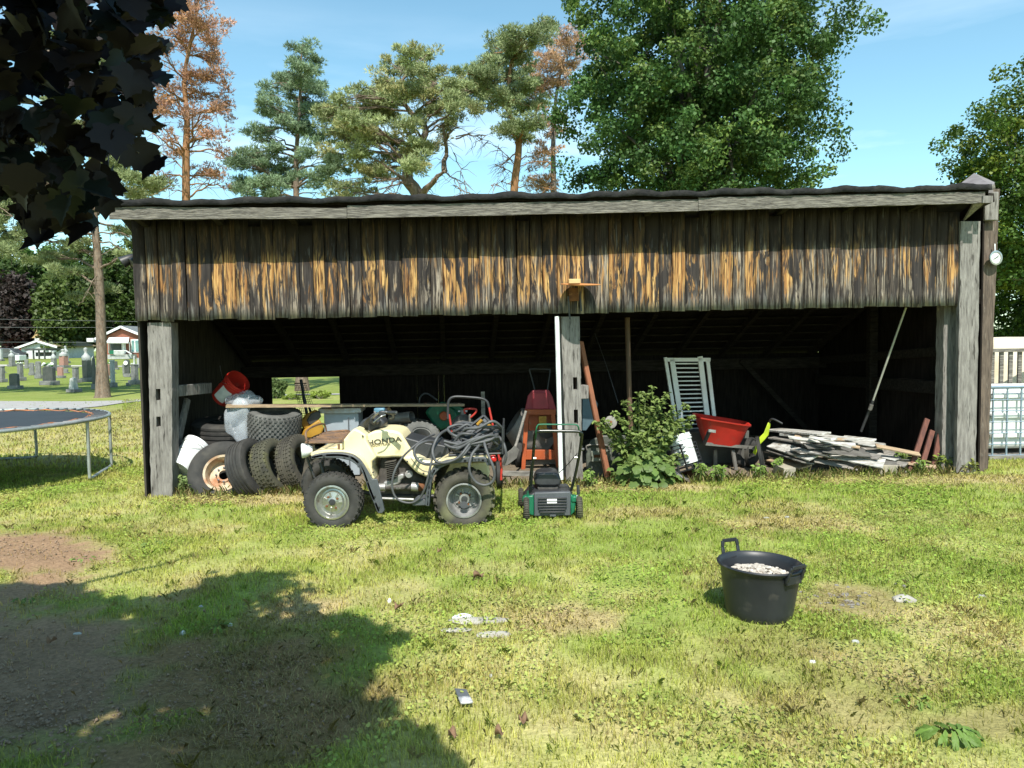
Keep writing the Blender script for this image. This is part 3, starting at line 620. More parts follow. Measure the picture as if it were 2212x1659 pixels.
MB().bar(sh(1254, 645, -.075), sh(1256, 672, -.075), .018, .01).build('strap', M_black, rd_)
# ================================================================= TYRES
def tyre_mesh(M4, r, w, ri, grooves=4, knobs=0, krows=4, ksz=.02, aggressive=False, seed=0, kd=.009):
    """axis = local z; returns MB"""
    mb = MB(); h = w/2; prof = [(ri+.008, -h*.62), (ri, -h*.74), (ri+.012, -h*.84), (ri+(r-ri)*.35, -h*.99), (ri+(r-ri)*.62, -h*1.0), (ri+(r-ri)*.86, -h*.90), (r-.012, -h*.78)]
    tread = []
    if grooves:
        n = grooves*2+1
        for i in range(n):
            z0 = -h*.74+h*1.48*i/n; z1 = -h*.74+h*1.48*(i+1)/n; c = r-.010*((z0+z1)/2/h)**2
            d = .009 if i % 2 else 0; tread += [(c-d, z0+.0005), (c-d, z1-.0005)]
    else:
        for i in range(7): z = -h*.74+h*1.48*i/6; tread.append((r-.014*(z/h)**2, z))
    prof = prof+tread+[(a, -b) for a, b in prof[::-1]]+[(ri-.012, h*.55), (ri-.012, -h*.55), prof[0]]
    mb.lathe(prof, 56, M4)
    if knobs:
        rd = random.Random(seed)
        for k in range(knobs):
            for j in range(krows):
                z = -h*.80+h*1.60*(j+.5)/krows; a = 2*math.pi*(k+(.5 if j % 2 else 0))/knobs
                rr = r-.014*(z/h)**2+kd*.5; sy, sz_ = (ksz, w*.80/krows*.78)
                if aggressive: sz_ = w*.36; sy = ksz; z = (-1 if j % 2 else 1)*h*.42
                rot = Matrix.Rotation(a, 3, 'Z') @ Matrix.Rotation((.5 if j % 2 else -.5) if aggressive else 0, 3, 'X')
                c = Matrix.Rotation(a, 3, 'Z') @ Vector((rr, 0, z))
                m3 = M4.to_3x3(); mb.box(M4 @ c, (kd*2.2, sy, sz_), m3 @ rot)
            for sgn in (-1, 1):       # shoulder lugs
                a = 2*math.pi*(k+.25)/knobs; c = Matrix.Rotation(a, 3, 'Z') @ Vector((r-.022, 0, sgn*h*.88)); mb.box(M4 @ c, (.034, ksz*.8, .012), M4.to_3x3() @ Matrix.Rotation(a, 3, 'Z'))
    return mb
# ================================================================= THE QUAD BIKE (crop pixels of the photograph mapped to planes YA + yo)
YA = 6.52
def c3(x, y): return 622+x/4.267, 835.3+y/4.267
def A(x, y, yo): return at(*c3(x, y), YA+yo)
atv = thing('quad_bike', tuple(gnd(860, 1143)), 'cream quad bike with a rusty front rack parked in front of the shed', 'quad bike')
def awheel(x, y, yo, r, w, ri, rear, toward):
    c = A(x, y, yo); c.z = r-.03; ax = Vector((.0, -1, 0)) if toward else Vector((0, 1, 0))
    M4 = Matrix.Translation(c-ax*(w*.5)) @ frame(ax).to_4x4()
    wh = tyre_mesh(M4, r, w, ri, 0, 26 if not rear else 22, 5 if not rear else 2, .026 if not rear else .034, aggressive=rear, kd=.008 if not rear else .012).build('wheel', M_rubber_tan if rear else M_rubber, atv, smooth=35)
    rb = MB().lathe([(ri+.004, w*.40), (ri+.010, w*.46), (ri-.004, w*.47), (ri-.014, w*.36), (ri-.020, w*.05 if rear else w*.26), (ri*.80, -w*.05 if rear else w*.22), (ri*.70, -.0 if rear else w*.24), (ri*.62, -.02 if rear else w*.34), (ri*.36, -.0 if rear else w*.37), (ri*.30, w*.20 if rear else w*.38), (.03, w*.2 if rear else w*.40)], 40, M4)
    for k in range(7): # spokes / vents between hub and rim
        a = k*2*math.pi/7; rr = ri*.47; rb.box(M4 @ (Matrix.Rotation(a, 3, 'Z') @ Vector((rr, 0, (.006 if rear else w*.375)))), (ri*.26, .014, .012), M4.to_3x3() @ Matrix.Rotation(a, 3, 'Z'))
    rim = rb.build('rim', M_steel if not rear else mat('worn_rim', (.42, .42, .41), (.20, .20, .19), 7, rough=.5, metal=.5), wh, smooth=40)
    MB().lathe([(.001, w*.46 if not rear else w*.26), (.028, w*.45 if not rear else w*.25), (.034, w*.36 if not rear else w*.1)], 16, M4).build('hub', M_black, wh)
    for k in range(4):
        a = k*math.pi/2+.6; p = M4 @ (Matrix.Rotation(a, 3, 'Z') @ Vector((ri*.40, 0, w*.38 if not rear else w*.08)))
        MB().lathe([(.010, 0), (.010, .02), (.001, .022)], 8, Matrix.Translation(p) @ M4.to_3x3().to_4x4(), True).build('wheel_nut', M_rust, wh)
    return wh
awheel(403, 1085, .02, .262, .20, .150, False, True)
awheel(1622, 1090, .0, .265, .25, .152, True, True)
awheel(403, 1085, 1.02, .262, .20, .150, False, False)
awheel(1622, 1090, 1.05, .265, .25, .152, True, False)
def sweep(path, y0, y1, th, k=6, taper=0):
    P = [(p[0], p[1]) for p in path]; sm = spline([Vector((p[0], p[1], 0)) for p in P], k); mb = MB(); n = len(sm)
    pts0 = [A(p.x, p.y, y0) for p in sm]; dY = Vector((0, y1-y0, 0)); out = []
    for i in range(n):
        t = (pts0[min(i+1, n-1)]-pts0[max(i-1, 0)]).normalized(); nn = Vector((-t.z, 0, t.x)); nn = -nn if nn.z > 0 and False else nn
        out.append((pts0[i], pts0[i]+nn*(-th)))
    for a, b in out: mb.v += [a, b, a+dY, b+dY]
    for i in range(n-1):
        q = i*4; mb.f += [(q, q+4, q+6, q+2), (q+1, q+3, q+7, q+5), (q, q+1, q+5, q+4), (q+2, q+6, q+7, q+3)]
    mb.f += [(0, 2, 3, 1), ((n-1)*4, (n-1)*4+1, (n-1)*4+3, (n-1)*4+2)]
    return mb
def pris(out, y0, y1, k=0):
    o = out
    if k: o = [(p.x, p.y) for p in spline([Vector((a, b, 0)) for a, b in out], k, True)]
    return MB().prism(o, lambda a, b: A(a, b, y0), lambda a, b: A(a, b, y0)+Vector((0, y1-y0, 0)))
fpath = [(212, 640), (300, 622), (400, 616), (500, 618), (590, 640), (655, 690), (705, 770), (740, 860), (775, 960), (820, 1070), (850, 1150)]
rpath = [(1275, 1100), (1285, 980), (1300, 860), (1335, 770), (1385, 718), (1460, 692), (1560, 678), (1680, 668), (1780, 664), (1835, 672), (1862, 720)]
flF = sweep(fpath, .0, .10, .028).build('front_mudguard', M_flare, atv, smooth=50, bevel=.004, )
flR = sweep(rpath, -.03, .09, .026).build('rear_mudguard', M_flare, atv, smooth=50, bevel=.004)
sweep(fpath, 1.02, 1.10, .028).build('front_mudguard', M_flare, atv, smooth=50)
sweep([(x, y) for x, y in rpath], 1.02, 1.10, .026).build('rear_mudguard', M_flare, atv, smooth=50)
# lip of the near front flare, deeper towards the rear foot
pris([(212, 640), (300, 622), (400, 612), (500, 615), (590, 632), (668, 680), (728, 765), (775, 850), (822, 852), (892, 1140), (868, 1168), (830, 1168), (790, 1070), (745, 960), (712, 860), (676, 775), (630, 720), (570, 680), (480, 662), (370, 658), (215, 664)], .0, .022).build('mudguard_lip', M_flare, atv, smooth=30, bevel=.006)
pris([(1278, 1100), (1262, 1095), (1272, 960), (1290, 850), (1325, 765), (1378, 705), (1460, 675), (1560, 660), (1690, 648), (1800, 646), (1850, 668), (1862, 712), (1830, 700), (1780, 690), (1680, 694), (1560, 704), (1468, 722), (1405, 750), (1355, 800), (1322, 880), (1305, 980), (1298, 1100)], -.03, -.008).build('mudguard_lip', M_flare, atv, smooth=30, bevel=.006)
# cream bodywork
hood = sweep([(205, 628), (235, 600), (320, 585), (420, 582), (520, 590), (600, 612), (665, 660), (715, 740), (752, 830)], .10, 1.02, .03).build('front_bodywork', M_cream, atv, smooth=60, bevel=.006)
pris([(255, 600), (300, 572), (420, 560), (490, 520), (560, 430), (610, 385), (650, 400), (720, 445), (722, 500), (770, 585), (815, 655), (775, 690), (770, 750), (790, 810), (803, 858), (770, 855), (735, 800), (690, 700), (640, 650), (560, 622), (420, 608), (300, 612)], .22, .86).build('cowl', M_cream, atv, smooth=50, bevel=.035)
pris([(722, 500), (735, 440), (800, 408), (880, 398), (960, 402), (1030, 422), (1068, 470), (1105, 535), (1150, 600), (1190, 640), (1150, 668), (1060, 655), (960, 652), (820, 658), (780, 600)], .30, .78, 2).build('fuel_tank', M_cream, atv, smooth=50, bevel=.05)
pris([(1050, 655), (1120, 640), (1190, 640), (1290, 690), (1400, 672), (1470, 640), (1860, 640), (1870, 700), (1790, 668), (1600, 672), (1440, 700), (1370, 735), (1330, 790), (1300, 838), (1262, 832), (1190, 800), (1120, 735)], .20, .88).build('rear_bodywork', M_cream, atv, smooth=50, bevel=.03)
sweep([(1400, 690), (1480, 652), (1600, 640), (1750, 636), (1845, 640), (1868, 668)], .06, 1.02, .02).build('rear_bodywork', M_cream, atv, smooth=60)
pris([(722, 500), (740, 492), (822, 650), (806, 660)], .288, .30).build('panel_seam', M_flare, atv)
pris([(750, 455), (800, 425), (835, 440), (838, 520), (795, 512)], .2, .225).build('decal', mat('faded_decal', (.36, .33, .24), (.45, .40, .27), 14, rough=.5), atv) if False else None
c = A(878, 400, .54); MB().lathe([(.05, -.02), (.055, 0), (.05, .016), (.001, .022)], 20, Matrix.Translation(c)).build('fuel_cap', M_black, atv, bevel=.002)
pris([(1075, 470), (1120, 478), (1200, 500), (1300, 520), (1380, 530), (1480, 560), (1480, 640), (1400, 662), (1330, 678), (1225, 672), (1190, 640), (1150, 598), (1105, 535)], .34, .78, 2).build('seat', M_seat, atv, smooth=60, bevel=.05)
# lettering on the tank
tm = A(888, 502, .295)
ROT = Matrix(((1, 0, 0), (0, 0, -1), (0, 1, 0))).to_4x4()
text_mesh('HONDA', .066, 'lettering', mat('decal_black', (.045, .045, .035), (.09, .08, .05), 30, rough=.5), atv, Matrix.Translation(tm) @ Matrix.Rotation(R(-6.5), 4, 'Y') @ ROT, .0015, xs=1.32)
text_mesh('FOURTRAX', .032, 'lettering', mat('decal_worn', (.20, .18, .10), (.40, .33, .17), 40, rough=.5), atv, Matrix.Translation(A(850, 535, .295)) @ Matrix.Rotation(R(-5), 4, 'Y') @ ROT, .0015, xs=1.15)
# small fixings: screws on the bodywork and panel joints
for (x, y, yo) in ((330, 640, -.006), (520, 655, -.006), (650, 735, -.006), (735, 880, -.006), (800, 1010, -.006), (840, 1110, -.006), (1290, 1000, -.04), (1330, 790, -.04), (1500, 684, -.04), (1760, 666, -.04), (790, 690, .21), (785, 790, .21), (1250, 800, .19), (1100, 690, .19), (690, 455, .21)):
    MB().lathe([(.009, 0), (.009, .004), (.001, .006)], 10, Matrix.Translation(A(x, y, yo)) @ frame((0, -1, 0)).to_4x4()).build('screw', M_black, atv)
for P in ([(1130, 650), (1180, 720), (1240, 770), (1320, 790)], [(1385, 668), (1350, 720), (1310, 790)]):
    MB().tube(spline([A(x, y, .197 if x > 900 else .215) for x, y in P], 5), .0028, 5).build('panel_joint', M_flare, atv)
# front rack
def rod(pts, r, name, m, k=1, par=None, closed=False, n=8):
    P = spline(pts, k, closed) if k > 1 else pts
    return MB().tube(P, r, n, closed).build(name, m, par or atv, smooth=60)
rz = A(150, 522, .12).z+.006; xl, xr = A(158, 522, .12).x, A(472, 530, .12).x; x2 = A(590, 412, .98).x; yn, yf = YA+.12, YA+.98
mb = MB(); cn = [Vector((xl+.04, yn, rz)), Vector((xr-.01, yn, rz)), Vector((xr+.02, yn+.03, rz)), Vector((x2-.03, yf, rz)), Vector((xl+.06, yf, rz)), Vector((xl, yf-.08, rz)), Vector((xl-.03, (yn+yf)/2, rz)), Vector((xl, yn+.06, rz))]
mb.tube(spline(cn, 5, True), .011, 8, True)
for i in range(1, 8):
    t = i/8; y = yn+(yf-yn)*t; mb.tube([(xl-.01, y, rz), (xr+(x2-xr)*t, y, rz)], .008)
mb.tube([(xl+.17, yn+.02, rz-.004), (xl+.19, yf, rz-.004)], .009)
hump = [Vector((xl, yn+.06, rz)), Vector((xl-.015, yn+.10, rz+.09)), Vector((xl-.02, (yn+yf)/2, rz+.11)), Vector((xl-.015, yf-.12, rz+.09)), Vector((xl, yf-.08, rz))]
mb.tube(spline(hump, 6), .010)
mb.tube([A(468, 530, .13), A(470, 575, .13)], .012); mb.tube([(xr+.02, yf-.1, rz), (xr+.02, yf-.1, rz-.1)], .012)
mb.build('front_rack', M_rack, atv, smooth=60)
# bumper, headlamp, steering, handlebars
mb = MB()
for yo in (.28, .78):
    mb.tube(spline([A(175, 530, yo), A(170, 600, yo), A(185, 680, yo), A(215, 760, yo), A(250, 850, yo)], 5), .012)
    mb.tube(spline([A(205, 540, yo), A(200, 620, yo), A(212, 690, yo)], 4), .010)
for yy in (560, 690, 850): x_ = {560: 172, 690: 190, 850: 250}[yy]; mb.tube([A(x_, yy, .28), A(x_, yy, .28)+Vector((0, .5, 0))], .011)
mb.build('bumper', M_black, atv)
for yo in (.16, .82):
    c = A(125, 590, yo)+Vector((.03, 0, 0)); hl = MB().lathe([(.03, -.07), (.062, -.02), (.07, .02), (.064, .028)], 20, Matrix.Translation(c) @ frame((-1, -.25, -.05)).to_4x4()).build('headlight', M_white, atv)
    MB().lathe([(.062, .022), (.001, .034)], 20, Matrix.Translation(c) @ frame((-1, -.25, -.05)).to_4x4()).build('lens', mat('lamp_glass', (.5, .52, .52), None, 6, rough=.15), hl)
mb = MB()
pod = MB().prism([(630, 375), (690, 300), (760, 288), (860, 290), (895, 330), (880, 370), (800, 400), (720, 432), (660, 410)], lambda a, b: A(a, b, .44), lambda a, b: A(a, b, .44)+Vector((0, .22, 0))).build('handlebar_cover', M_black, atv, bevel=.02)
hb = [A(745, 285, .12), A(765, 240, .13), A(810, 222, .2), A(860, 290, .45), A(860, 290, .62), A(860, 262, .80), A(930, 245, 1.0)]
hbp = [A(1000, 240, .02), A(900, 235, .10), A(820, 250, .22), A(770, 310, .42), A(790, 330, .56), A(830, 310, .70), A(800, 225, .95), A(860, 215, 1.06)]
rod(hbp[:], .011, 'handlebar', M_alu, 5)
rod([hbp[0], A(925, 238, .08)], .018, 'grip', M_black, n=10); rod([A(850, 218, 1.05), A(905, 214, 1.12)], .018, 'grip', M_black, n=10)
MB().box(A(845, 218, .95), (.11, .07, .05)).build('brake_reservoir', mat('blue_grey_plastic', (.10, .22, .30), None, 6, rough=.4), atv, bevel=.012)
MB().box(A(870, 250, .12), (.06, .05, .06)).build('switch_block', M_black, atv, bevel=.012)
rod([A(900, 258, .06), A(850, 280, .03), A(790, 330, .05)], .006, 'brake_lever', M_steel, 4)
for s_ in range(4):
    rod([A(810+15*s_, 250, .3), A(740+10*s_, 290-10*s_, .25), A(700+14*s_, 350, .35), A(730, 420, .45)], .005, 'cable', M_black, 6)
c = A(800, 300, .40); MB().lathe([(.001, .03), (.05, .02), (.055, -.02), (.03, -.05)], 20, Matrix.Translation(c) @ frame((.5, -.5, .6)).to_4x4()).build('speedometer', M_black, atv)
# engine, transmission, frame, footrest
pris([(850, 660), (1010, 650), (1080, 700), (1180, 800), (1260, 850), (1260, 1010), (830, 1010), (830, 860)], .40, .74).build('engine', M_engine, atv, bevel=.02)
mb = MB()
for i in range(9):
    t = i/8; p = A(905+25*t*.6, 690+145*t, .33); q = A(1005+25*t*.6, 672+138*t, .33); mb.bar(p, q, .16, .006)
mb.build('cooling_fins', mat('engine_fins', (.11, .10, .085), None, 8, rough=.6, metal=.5), atv)
pris([(880, 880), (960, 860), (1010, 820), (1060, 800), (1075, 840), (1040, 860), (1030, 900), (960, 915), (890, 935)], .30, .42, 2).build('crankcase', M_alu, atv, bevel=.012)
for (x0, y0, x1, y1, r) in ((835, 925, 900, 925, .036), (1140, 920, 1205, 925, .042), (1205, 925, 1262, 925, .038)):
    MB().tube([A(x0, y0, .30), A(x1, y1, .30)], r, 18).build('gear_housing', M_alu if x0 != 1205 else M_rust, atv)
MB().tube([A(900, 925, .33), A(1140, 925, .33)], .032, 16).build('gear_housing', M_engine, atv)
c = A(1115, 805, .28); MB().lathe([(.034, -.06), (.036, .0), (.001, .006)], 18, Matrix.Translation(c) @ frame((.2, -1, .2)).to_4x4()).build('end_cover', M_alu, atv)
text_mesh('4x4', .03, 'lettering', M_steel, atv, Matrix.Translation(A(1015, 937, .29)) @ ROT, .002)
rod([A(870, 1030, .12), A(1160, 1040, .12)], .013, 'frame_tube', M_alu)
rod([A(250, 850, .35), A(360, 880, .4), A(850, 1010, .4), A(1280, 1010, .4), A(1600, 1000, .4)], .02, 'frame_tube', M_black)
rod([A(300, 700, .3), A(403, 1020, .25), A(403, 1085, .3)], .02, 'suspension_strut', M_black)
rod([A(403, 1085, .05), A(403, 1085, 1.0)], .02, 'axle', M_black); rod([A(1622, 1090, .05), A(1622, 1090, 1.0)], .035, 'axle', M_black)
pris([(1140, 1075), (1175, 1045), (1260, 1035), (1290, 1095), (1150, 1100)], .0, .22).build('footrest', M_flare, atv, bevel=.008)
pris([(1500, 705), (1840, 700), (1860, 800), (1840, 850), (1500, 850), (1450, 800)], .45, .6).build('rear_inner_panel', M_cream, atv, bevel=.01)
for yo in (.10, .95): MB().lathe([(.028, -.03), (.03, .02), (.022, .03), (.001, .032)], 18, Matrix.Translation(A(1888, 665, yo)) @ frame((.8, -.6, .1)).to_4x4()).build('tail_light', mat('red_lens', (.6, .02, .02), None, 6, rough=.2), atv)
rod([A(1960, 655, .2), A(1968, 760, .2), A(1965, 860, .2)], .012, 'hitch_bar', M_redpaint)
# rear rack
mb = MB(); z0 = A(1700, 628, .06).z; xa, xb = A(1480, 630, .06).x, A(1978, 600, .06).x
mb.tube([(xa, YA+.06, z0), (xb-.02, YA+.06, z0+.01), (xb, YA+.09, z0+.01), (xb, YA+1.0, z0+.01), (xa, YA+1.0, z0)], .010)
for i in range(9): y = YA+.12+i*.1; mb.tube([(xa, y, z0), (xb, y, z0+.005)], .007)
for y in (YA+.08, YA+.98): mb.tube([(xb, y, z0), (xb+.005, y, z0+.24)], .010)
mb.tube([(xb+.005, YA+.08, z0+.22), (xb+.005, YA+.98, z0+.22)], .009); mb.tube([(xb+.005, YA+.08, z0+.12), (xb+.005, YA+.98, z0+.12)], .009)
mb.build('rear_rack', M_black, atv)
# ---------------------------------------------------------------- hose heap on the rear rack
rd = random.Random(21); mb = MB(); hr = .0135; hc = A(1660, 505, .42)
def loopP(cx, cy, rx, ry, rz_, tilt, n=9, ph=0):
    P = []
    for i in range(n):
        a = 2*math.pi*i/n+ph; P.append(Vector((cx+rx*math.cos(a)*(1+rd.uniform(-.16, .16)), cy+ry*math.sin(a)*(1+rd.uniform(-.16, .16)), rz_+tilt*math.cos(a+1)+rd.uniform(-.022, .022))))
    return spline(P, 5, True)
xm, ym = (xa+xb)/2-.02, YA+.50
for i in range(23):
    t = i/23; mb.tube(loopP(xm+rd.uniform(-.05, .05), ym+rd.uniform(-.05, .05), rd.uniform(.16, .25)*(1.05-.35*t), rd.uniform(.22, .40)*(1.05-.3*t), z0+.02+.20*t, rd.uniform(-.03, .03), ph=rd.random()*6), hr, 8, True)
for i in range(7):
    mb.tube(loopP(xm+rd.uniform(-.10, .12), YA+.22+rd.uniform(-.08, .1), rd.uniform(.10, .2), rd.uniform(.06, .12), z0+.10+rd.uniform(-.03, .10), rd.uniform(.04, .09)*rd.choice((-1, 1)), ph=rd.random()*6), hr, 8, True)
L1 = [(1350, 440, .3), (1260, 480, .15), (1150, 560, .06), (1050, 660, .03), (980, 790, .0), (960, 920, -.01), (990, 1015, -.01), (1060, 1062, -.01), (1150, 1068, -.01), (1220, 1020, -.02), (1262, 940, -.05), (1290, 840, -.06), (1330, 660, -.02), (1352, 560, .06), (1420, 470, .2)]
L2 = [(1400, 520, .25), (1300, 500, .14), (1205, 535, .06), (1165, 600, .03), (1192, 670, .02), (1262, 712, .0), (1350, 712, -.04), (1450, 705, -.06), (1570, 665, -.05), (1650, 590, -.02), (1700, 500, .08), (1720, 430, .2)]
L3 = [(1500, 380, .3), (1400, 440, .1), (1345, 540, .02), (1335, 620, -.03), (1370, 690, -.05), (1460, 700, -.07), (1560, 660, -.06), (1620, 600, -.04), (1680, 520, .02), (1760, 440, .1), (1850, 400, .2)]
L4 = [(1800, 430, .15), (1760, 540, .02), (1700, 620, -.05), (1672, 720, -.09), (1680, 800, -.10), (1730, 878, -.10), (1810, 908, -.10), (1880, 880, -.10), (1905, 810, -.10), (1885, 720, -.10), (1850, 640, -.07), (1815, 540, -.01), (1800, 450, .12)]
L5 = [(1900, 420, .2), (1985, 520, .1), (2010, 640, .08), (1985, 720, .1)]
for Lp in (L1, L2, L3, L4, L5): mb.tube(spline([A(*p) for p in Lp], 7), hr if Lp is not L1 else .0105, 8)
for i in range(5):
    P = [A(1400+rd.uniform(0, 150), 560+rd.uniform(-60, 20), .05), A(1600+rd.uniform(-60, 60), 500+rd.uniform(-70, 90), .0+rd.uniform(0, .1)), A(1800+rd.uniform(-60, 60), 450+rd.uniform(-50, 100), .03), A(1930, 480+rd.uniform(-60, 60), .12), A(1850, 560, .2)]
    mb.tube(spline(P, 7), hr, 8)
hs_ = tag(mb.build('hose', M_hose, None, smooth=60, loc=(xm, ym, z0)), 'tangled heap of thick grey rubber hose on the rear rack of the quad bike', 'hose')
# black caddy with yellow latches lying on the hose
cc = A(1690, 410, .22); tcd = thing('power_strip', tuple(cc), 'black frame-handled tool caddy with yellow latches lying on the grey hose', 'tool')
ax = (A(1830, 318, .2)-A(1535, 545, .12)); ln = ax.length; ax.normalize(); nrm = Vector((-.15, -.75, .62)); m3 = Matrix((ax, nrm.cross(ax).normalized(), ax.cross(nrm.cross(ax)).normalized())).transposed()
def CP(x, y, z): return cc+m3 @ Vector((x, y, z))
mb = MB()
for (p, q) in (((-ln/2, -.05, 0), (ln/2, -.05, 0)), ((-ln/2, .05, 0), (ln/2, .05, 0)), ((-ln/2, -.05, 0), (-ln/2, .05, 0)), ((ln/2, -.05, 0), (ln/2, .05, 0))): mb.bar(CP(*p), CP(*q), .022, .03, m3.col[2])
mb.build('frame', M_black, tcd, bevel=.004); MB().box(CP(-.02, 0, -.03), (ln*.8, .07, .035), m3).build('tray', M_black, tcd, bevel=.006)
mb = MB(); [mb.box(CP(-ln*.3+i*.055, 0, -.005), (.035, .045, .02), m3) for i in range(6)]; mb.build('socket', M_flare, tcd, bevel=.004)
for (x, y) in ((ln*.30, .015), (-.02, -.07)): MB().tube([CP(x-.03, y, .0), CP(x+.03, y, .02)], .016, 12).build('latch', M_yellow, tcd)
MB().tube([CP(ln*.40, -.075, -.01), CP(ln*.47, -.07, .0)], .022, 12).build('latch', M_yellow, tcd)
# ================================================================= THINGS IN AND AROUND THE SHED
def ctr(u, v, b): return sh(u, v, b)
def lying(name, u, v, b, ax, r, w, ri, label, m=M_rubber, gr=4, kn=0, kr=4, ks=.02, rim=None, grp='worn tyres dumped in the left bay', kd=.006):
    c = ctr(u, v, b); ax = Vector(ax).normalized(); M4 = Matrix.Translation(c) @ frame(ax).to_4x4()
    t = thing(name, tuple(c), label, 'tyre', grp); tyre_mesh(M4, r, w, ri, gr, kn, kr, ks, seed=int(u), kd=kd).build('carcass', m, t, smooth=35)
    if rim:
        q = MB().lathe([(ri+.006, w*.40), (ri+.014, w*.44), (ri-.01, w*.40), (ri-.03, w*.18), (ri*.84, w*.0), (ri*.80, -w*.1), (ri*.45, -w*.06), (ri*.40, w*.02), (ri*.28, w*.02), (ri*.27, -w*.1)], 40, M4).build('rim', rim, t)
        for k in range(8):
            a = k*math.pi/4; p = M4 @ (Matrix.Rotation(a, 3, 'Z') @ Vector((ri*.42, 0, w*.0+.012))); MB().lathe([(.012, 0), (.012, .01), (.001, .012)], 10, Matrix.Translation(p) @ M4.to_3x3().to_4x4()).build('bolt_hole', M_black, q)
    return t
M_ywear = mat('yellowed_rim', (.58, .50, .36), (.30, .14, .06), 7, rough=.6, spot=(.32, .13, .05), sscale=5, slo=.5, shi=.6)
lying('truck_tyre', 484, 1026, .22, (.22, -.92, .42), .385, .25, .20, 'large truck tyre with a rusty cream rim leaning beside the left post', rim=M_ywear, gr=3)
lying('car_tyre', 543, 1014, .10, (.93, -.16, .36), .355, .23, .21, 'smooth black tyre leaning over the rim of the big truck tyre', gr=4)
lying('car_tyre', 590, 1010, .18, (.93, -.14, .33), .335, .21, .20, 'middle one of three leaning tyres with a mossy yellow green shoulder', m=mat('mossy_tyre_rubber', (.075, .072, .045), (.035, .034, .028), 5, rough=.9, bump=.3, spot=(.16, .16, .05), sscale=4, slo=.5, shi=.7), gr=4, kn=40, kr=3, ks=.012, kd=.003)
lying('car_tyre', 645, 1002, .30, (.92, -.20, .28), .345, .22, .20, 'dusty brown tyre leaning closest to the front of the quad bike', m=M_rubber_tan, gr=5, kn=44, kr=2, ks=.01, kd=.002)
lying('turf_tyre', 592, 914, .75, (.12, -.16, .97), .32, .33, .16, 'wide block-tread turf tyre lying on top of the tyre heap under the plank', m=mat('grey_turf_rubber', (.13, .13, .12), (.07, .07, .065), 6, rough=.85, bump=.2), gr=0, kn=34, kr=8, ks=.034, kd=.008)
lying('truck_tyre', 490, 928, 1.15, (.05, -.1, 1), .42, .26, .22, 'dark tyre lying flat at the top of the shaded stack behind the white pail', gr=3)
lying('truck_tyre', 486, 972, 1.10, (.0, .0, 1), .42, .24, .22, 'dark tyre lying flat second from the top of the shaded stack', gr=3)
lying('truck_tyre', 488, 1008, 1.10, (.0, .02, 1), .42, .22, .22, 'lowest dark tyre of the shaded stack, resting on the dirt floor', gr=3)
lying('knobbly_tyre', 910, 945, .75, (.2, -.5, .85), .22, .2, .12, 'small knobbly tyre lying behind the seat of the quad bike', m=mat('grey_turf_rubber', (.1, .1, .1)), gr=0, kn=20, kr=5, ks=.03, grp=None)
# pails
def pail(u, v, b, ax, r, h, label, m, lid=None, cat='bucket', name='pail', handle=True, text=None):
    c = ctr(u, v, b); ax = Vector(ax).normalized(); M4 = Matrix.Translation(c) @ frame(ax).to_4x4(); t = thing(name, tuple(c), label, cat)
    p = [(.001, -h/2), (r*.86, -h/2), (r*.88, -h/2+.01)]
    for i in range(1, 8): z = -h/2+h*i/8; p.append((r*(.88+.1*i/8), z))
    p += [(r*.985, h*.30), (r*1.05, h*.30), (r*1.05, h*.33), (r*.99, h*.33), (r*.99, h*.38), (r*1.05, h*.38), (r*1.05, h*.41), (r*1.0, h*.41), (r*1.0, h*.5)]
    if lid is None: p += [(r*.97, h*.5), (r*.95, h*.2), (r*.86, -h*.48), (.001, -h*.48)]
    MB().lathe(p, 36, M4).build('body', m, t, smooth=40)
    if lid: MB().lathe([(r*1.04, h*.46), (r*1.06, h*.52), (r*1.02, h*.54), (r*.95, h*.515), (.001, h*.51)], 36, M4).build('lid', lid, t, smooth=40)
    if handle:
        P = [M4 @ Vector((r*1.06*math.cos(a), r*1.06*math.sin(a)*.9, h*.34-.13*math.sin(a))) for a in [math.pi*i/10 for i in range(11)]]; MB().tube(P, .003).build('handle', M_steel, t)
    return t, M4
t, M4 = pail(408, 984, .34, (.30, .62, .62), .155, .37, 'white lidded plastic pail lying tilted against the inside of the left post', M_white)
MB().lathe([(.134, -.180), (.134, -.192), (.125, -.194), (.120, -.188), (.03, -.187), (.026, -.191), (.018, -.191), (.016, -.187), (.001, -.187)], 36, M4).build('base', M_white, t)
t, M4 = pail(497, 841, .95, (.72, -.30, .58), .15, .38, 'red plastic pail with a white paper label hanging tilted above the tyres', M_red)
mb = MB(); n = 8; ax3 = M4.to_3x3(); vd = (M4.inverted() @ CAMP); a0 = math.atan2(vd.y, vd.x)
for i in range(n+1):
    a = a0-.62+1.0*i/n
    for z in (-.13, .07): mb.v.append(M4 @ Vector((.1525*math.cos(a)*(.985 if z < 0 else 1), .1525*math.sin(a)*(.985 if z < 0 else 1), z)))
mb.f = [(2*i, 2*i+2, 2*i+3, 2*i+1) for i in range(n)]; mb.build('paper_label', mat('paper', (.62, .64, .64), (.5, .52, .53), 12), t)
MB().tube([sh(475, 790, 1.1), sh(480, 815, 1.0), sh(486, 826, .95)], .004).build('hook_wire', M_steel, t)
# clear bag
bp = ctr(513, 905, .62); mb = MB().blob(bp+Vector((0, 0, -.02)), (.17, .09, .24), 4, .22, 5); mb.blob(ctr(528, 868, .8), (.20, .12, .13), 4, .18, 8)
tag(mb.build('plastic_bag', M_bag, smooth=80, loc=bp), 'crumpled clear plastic bag hanging over the plank end below the red pail', 'bag')
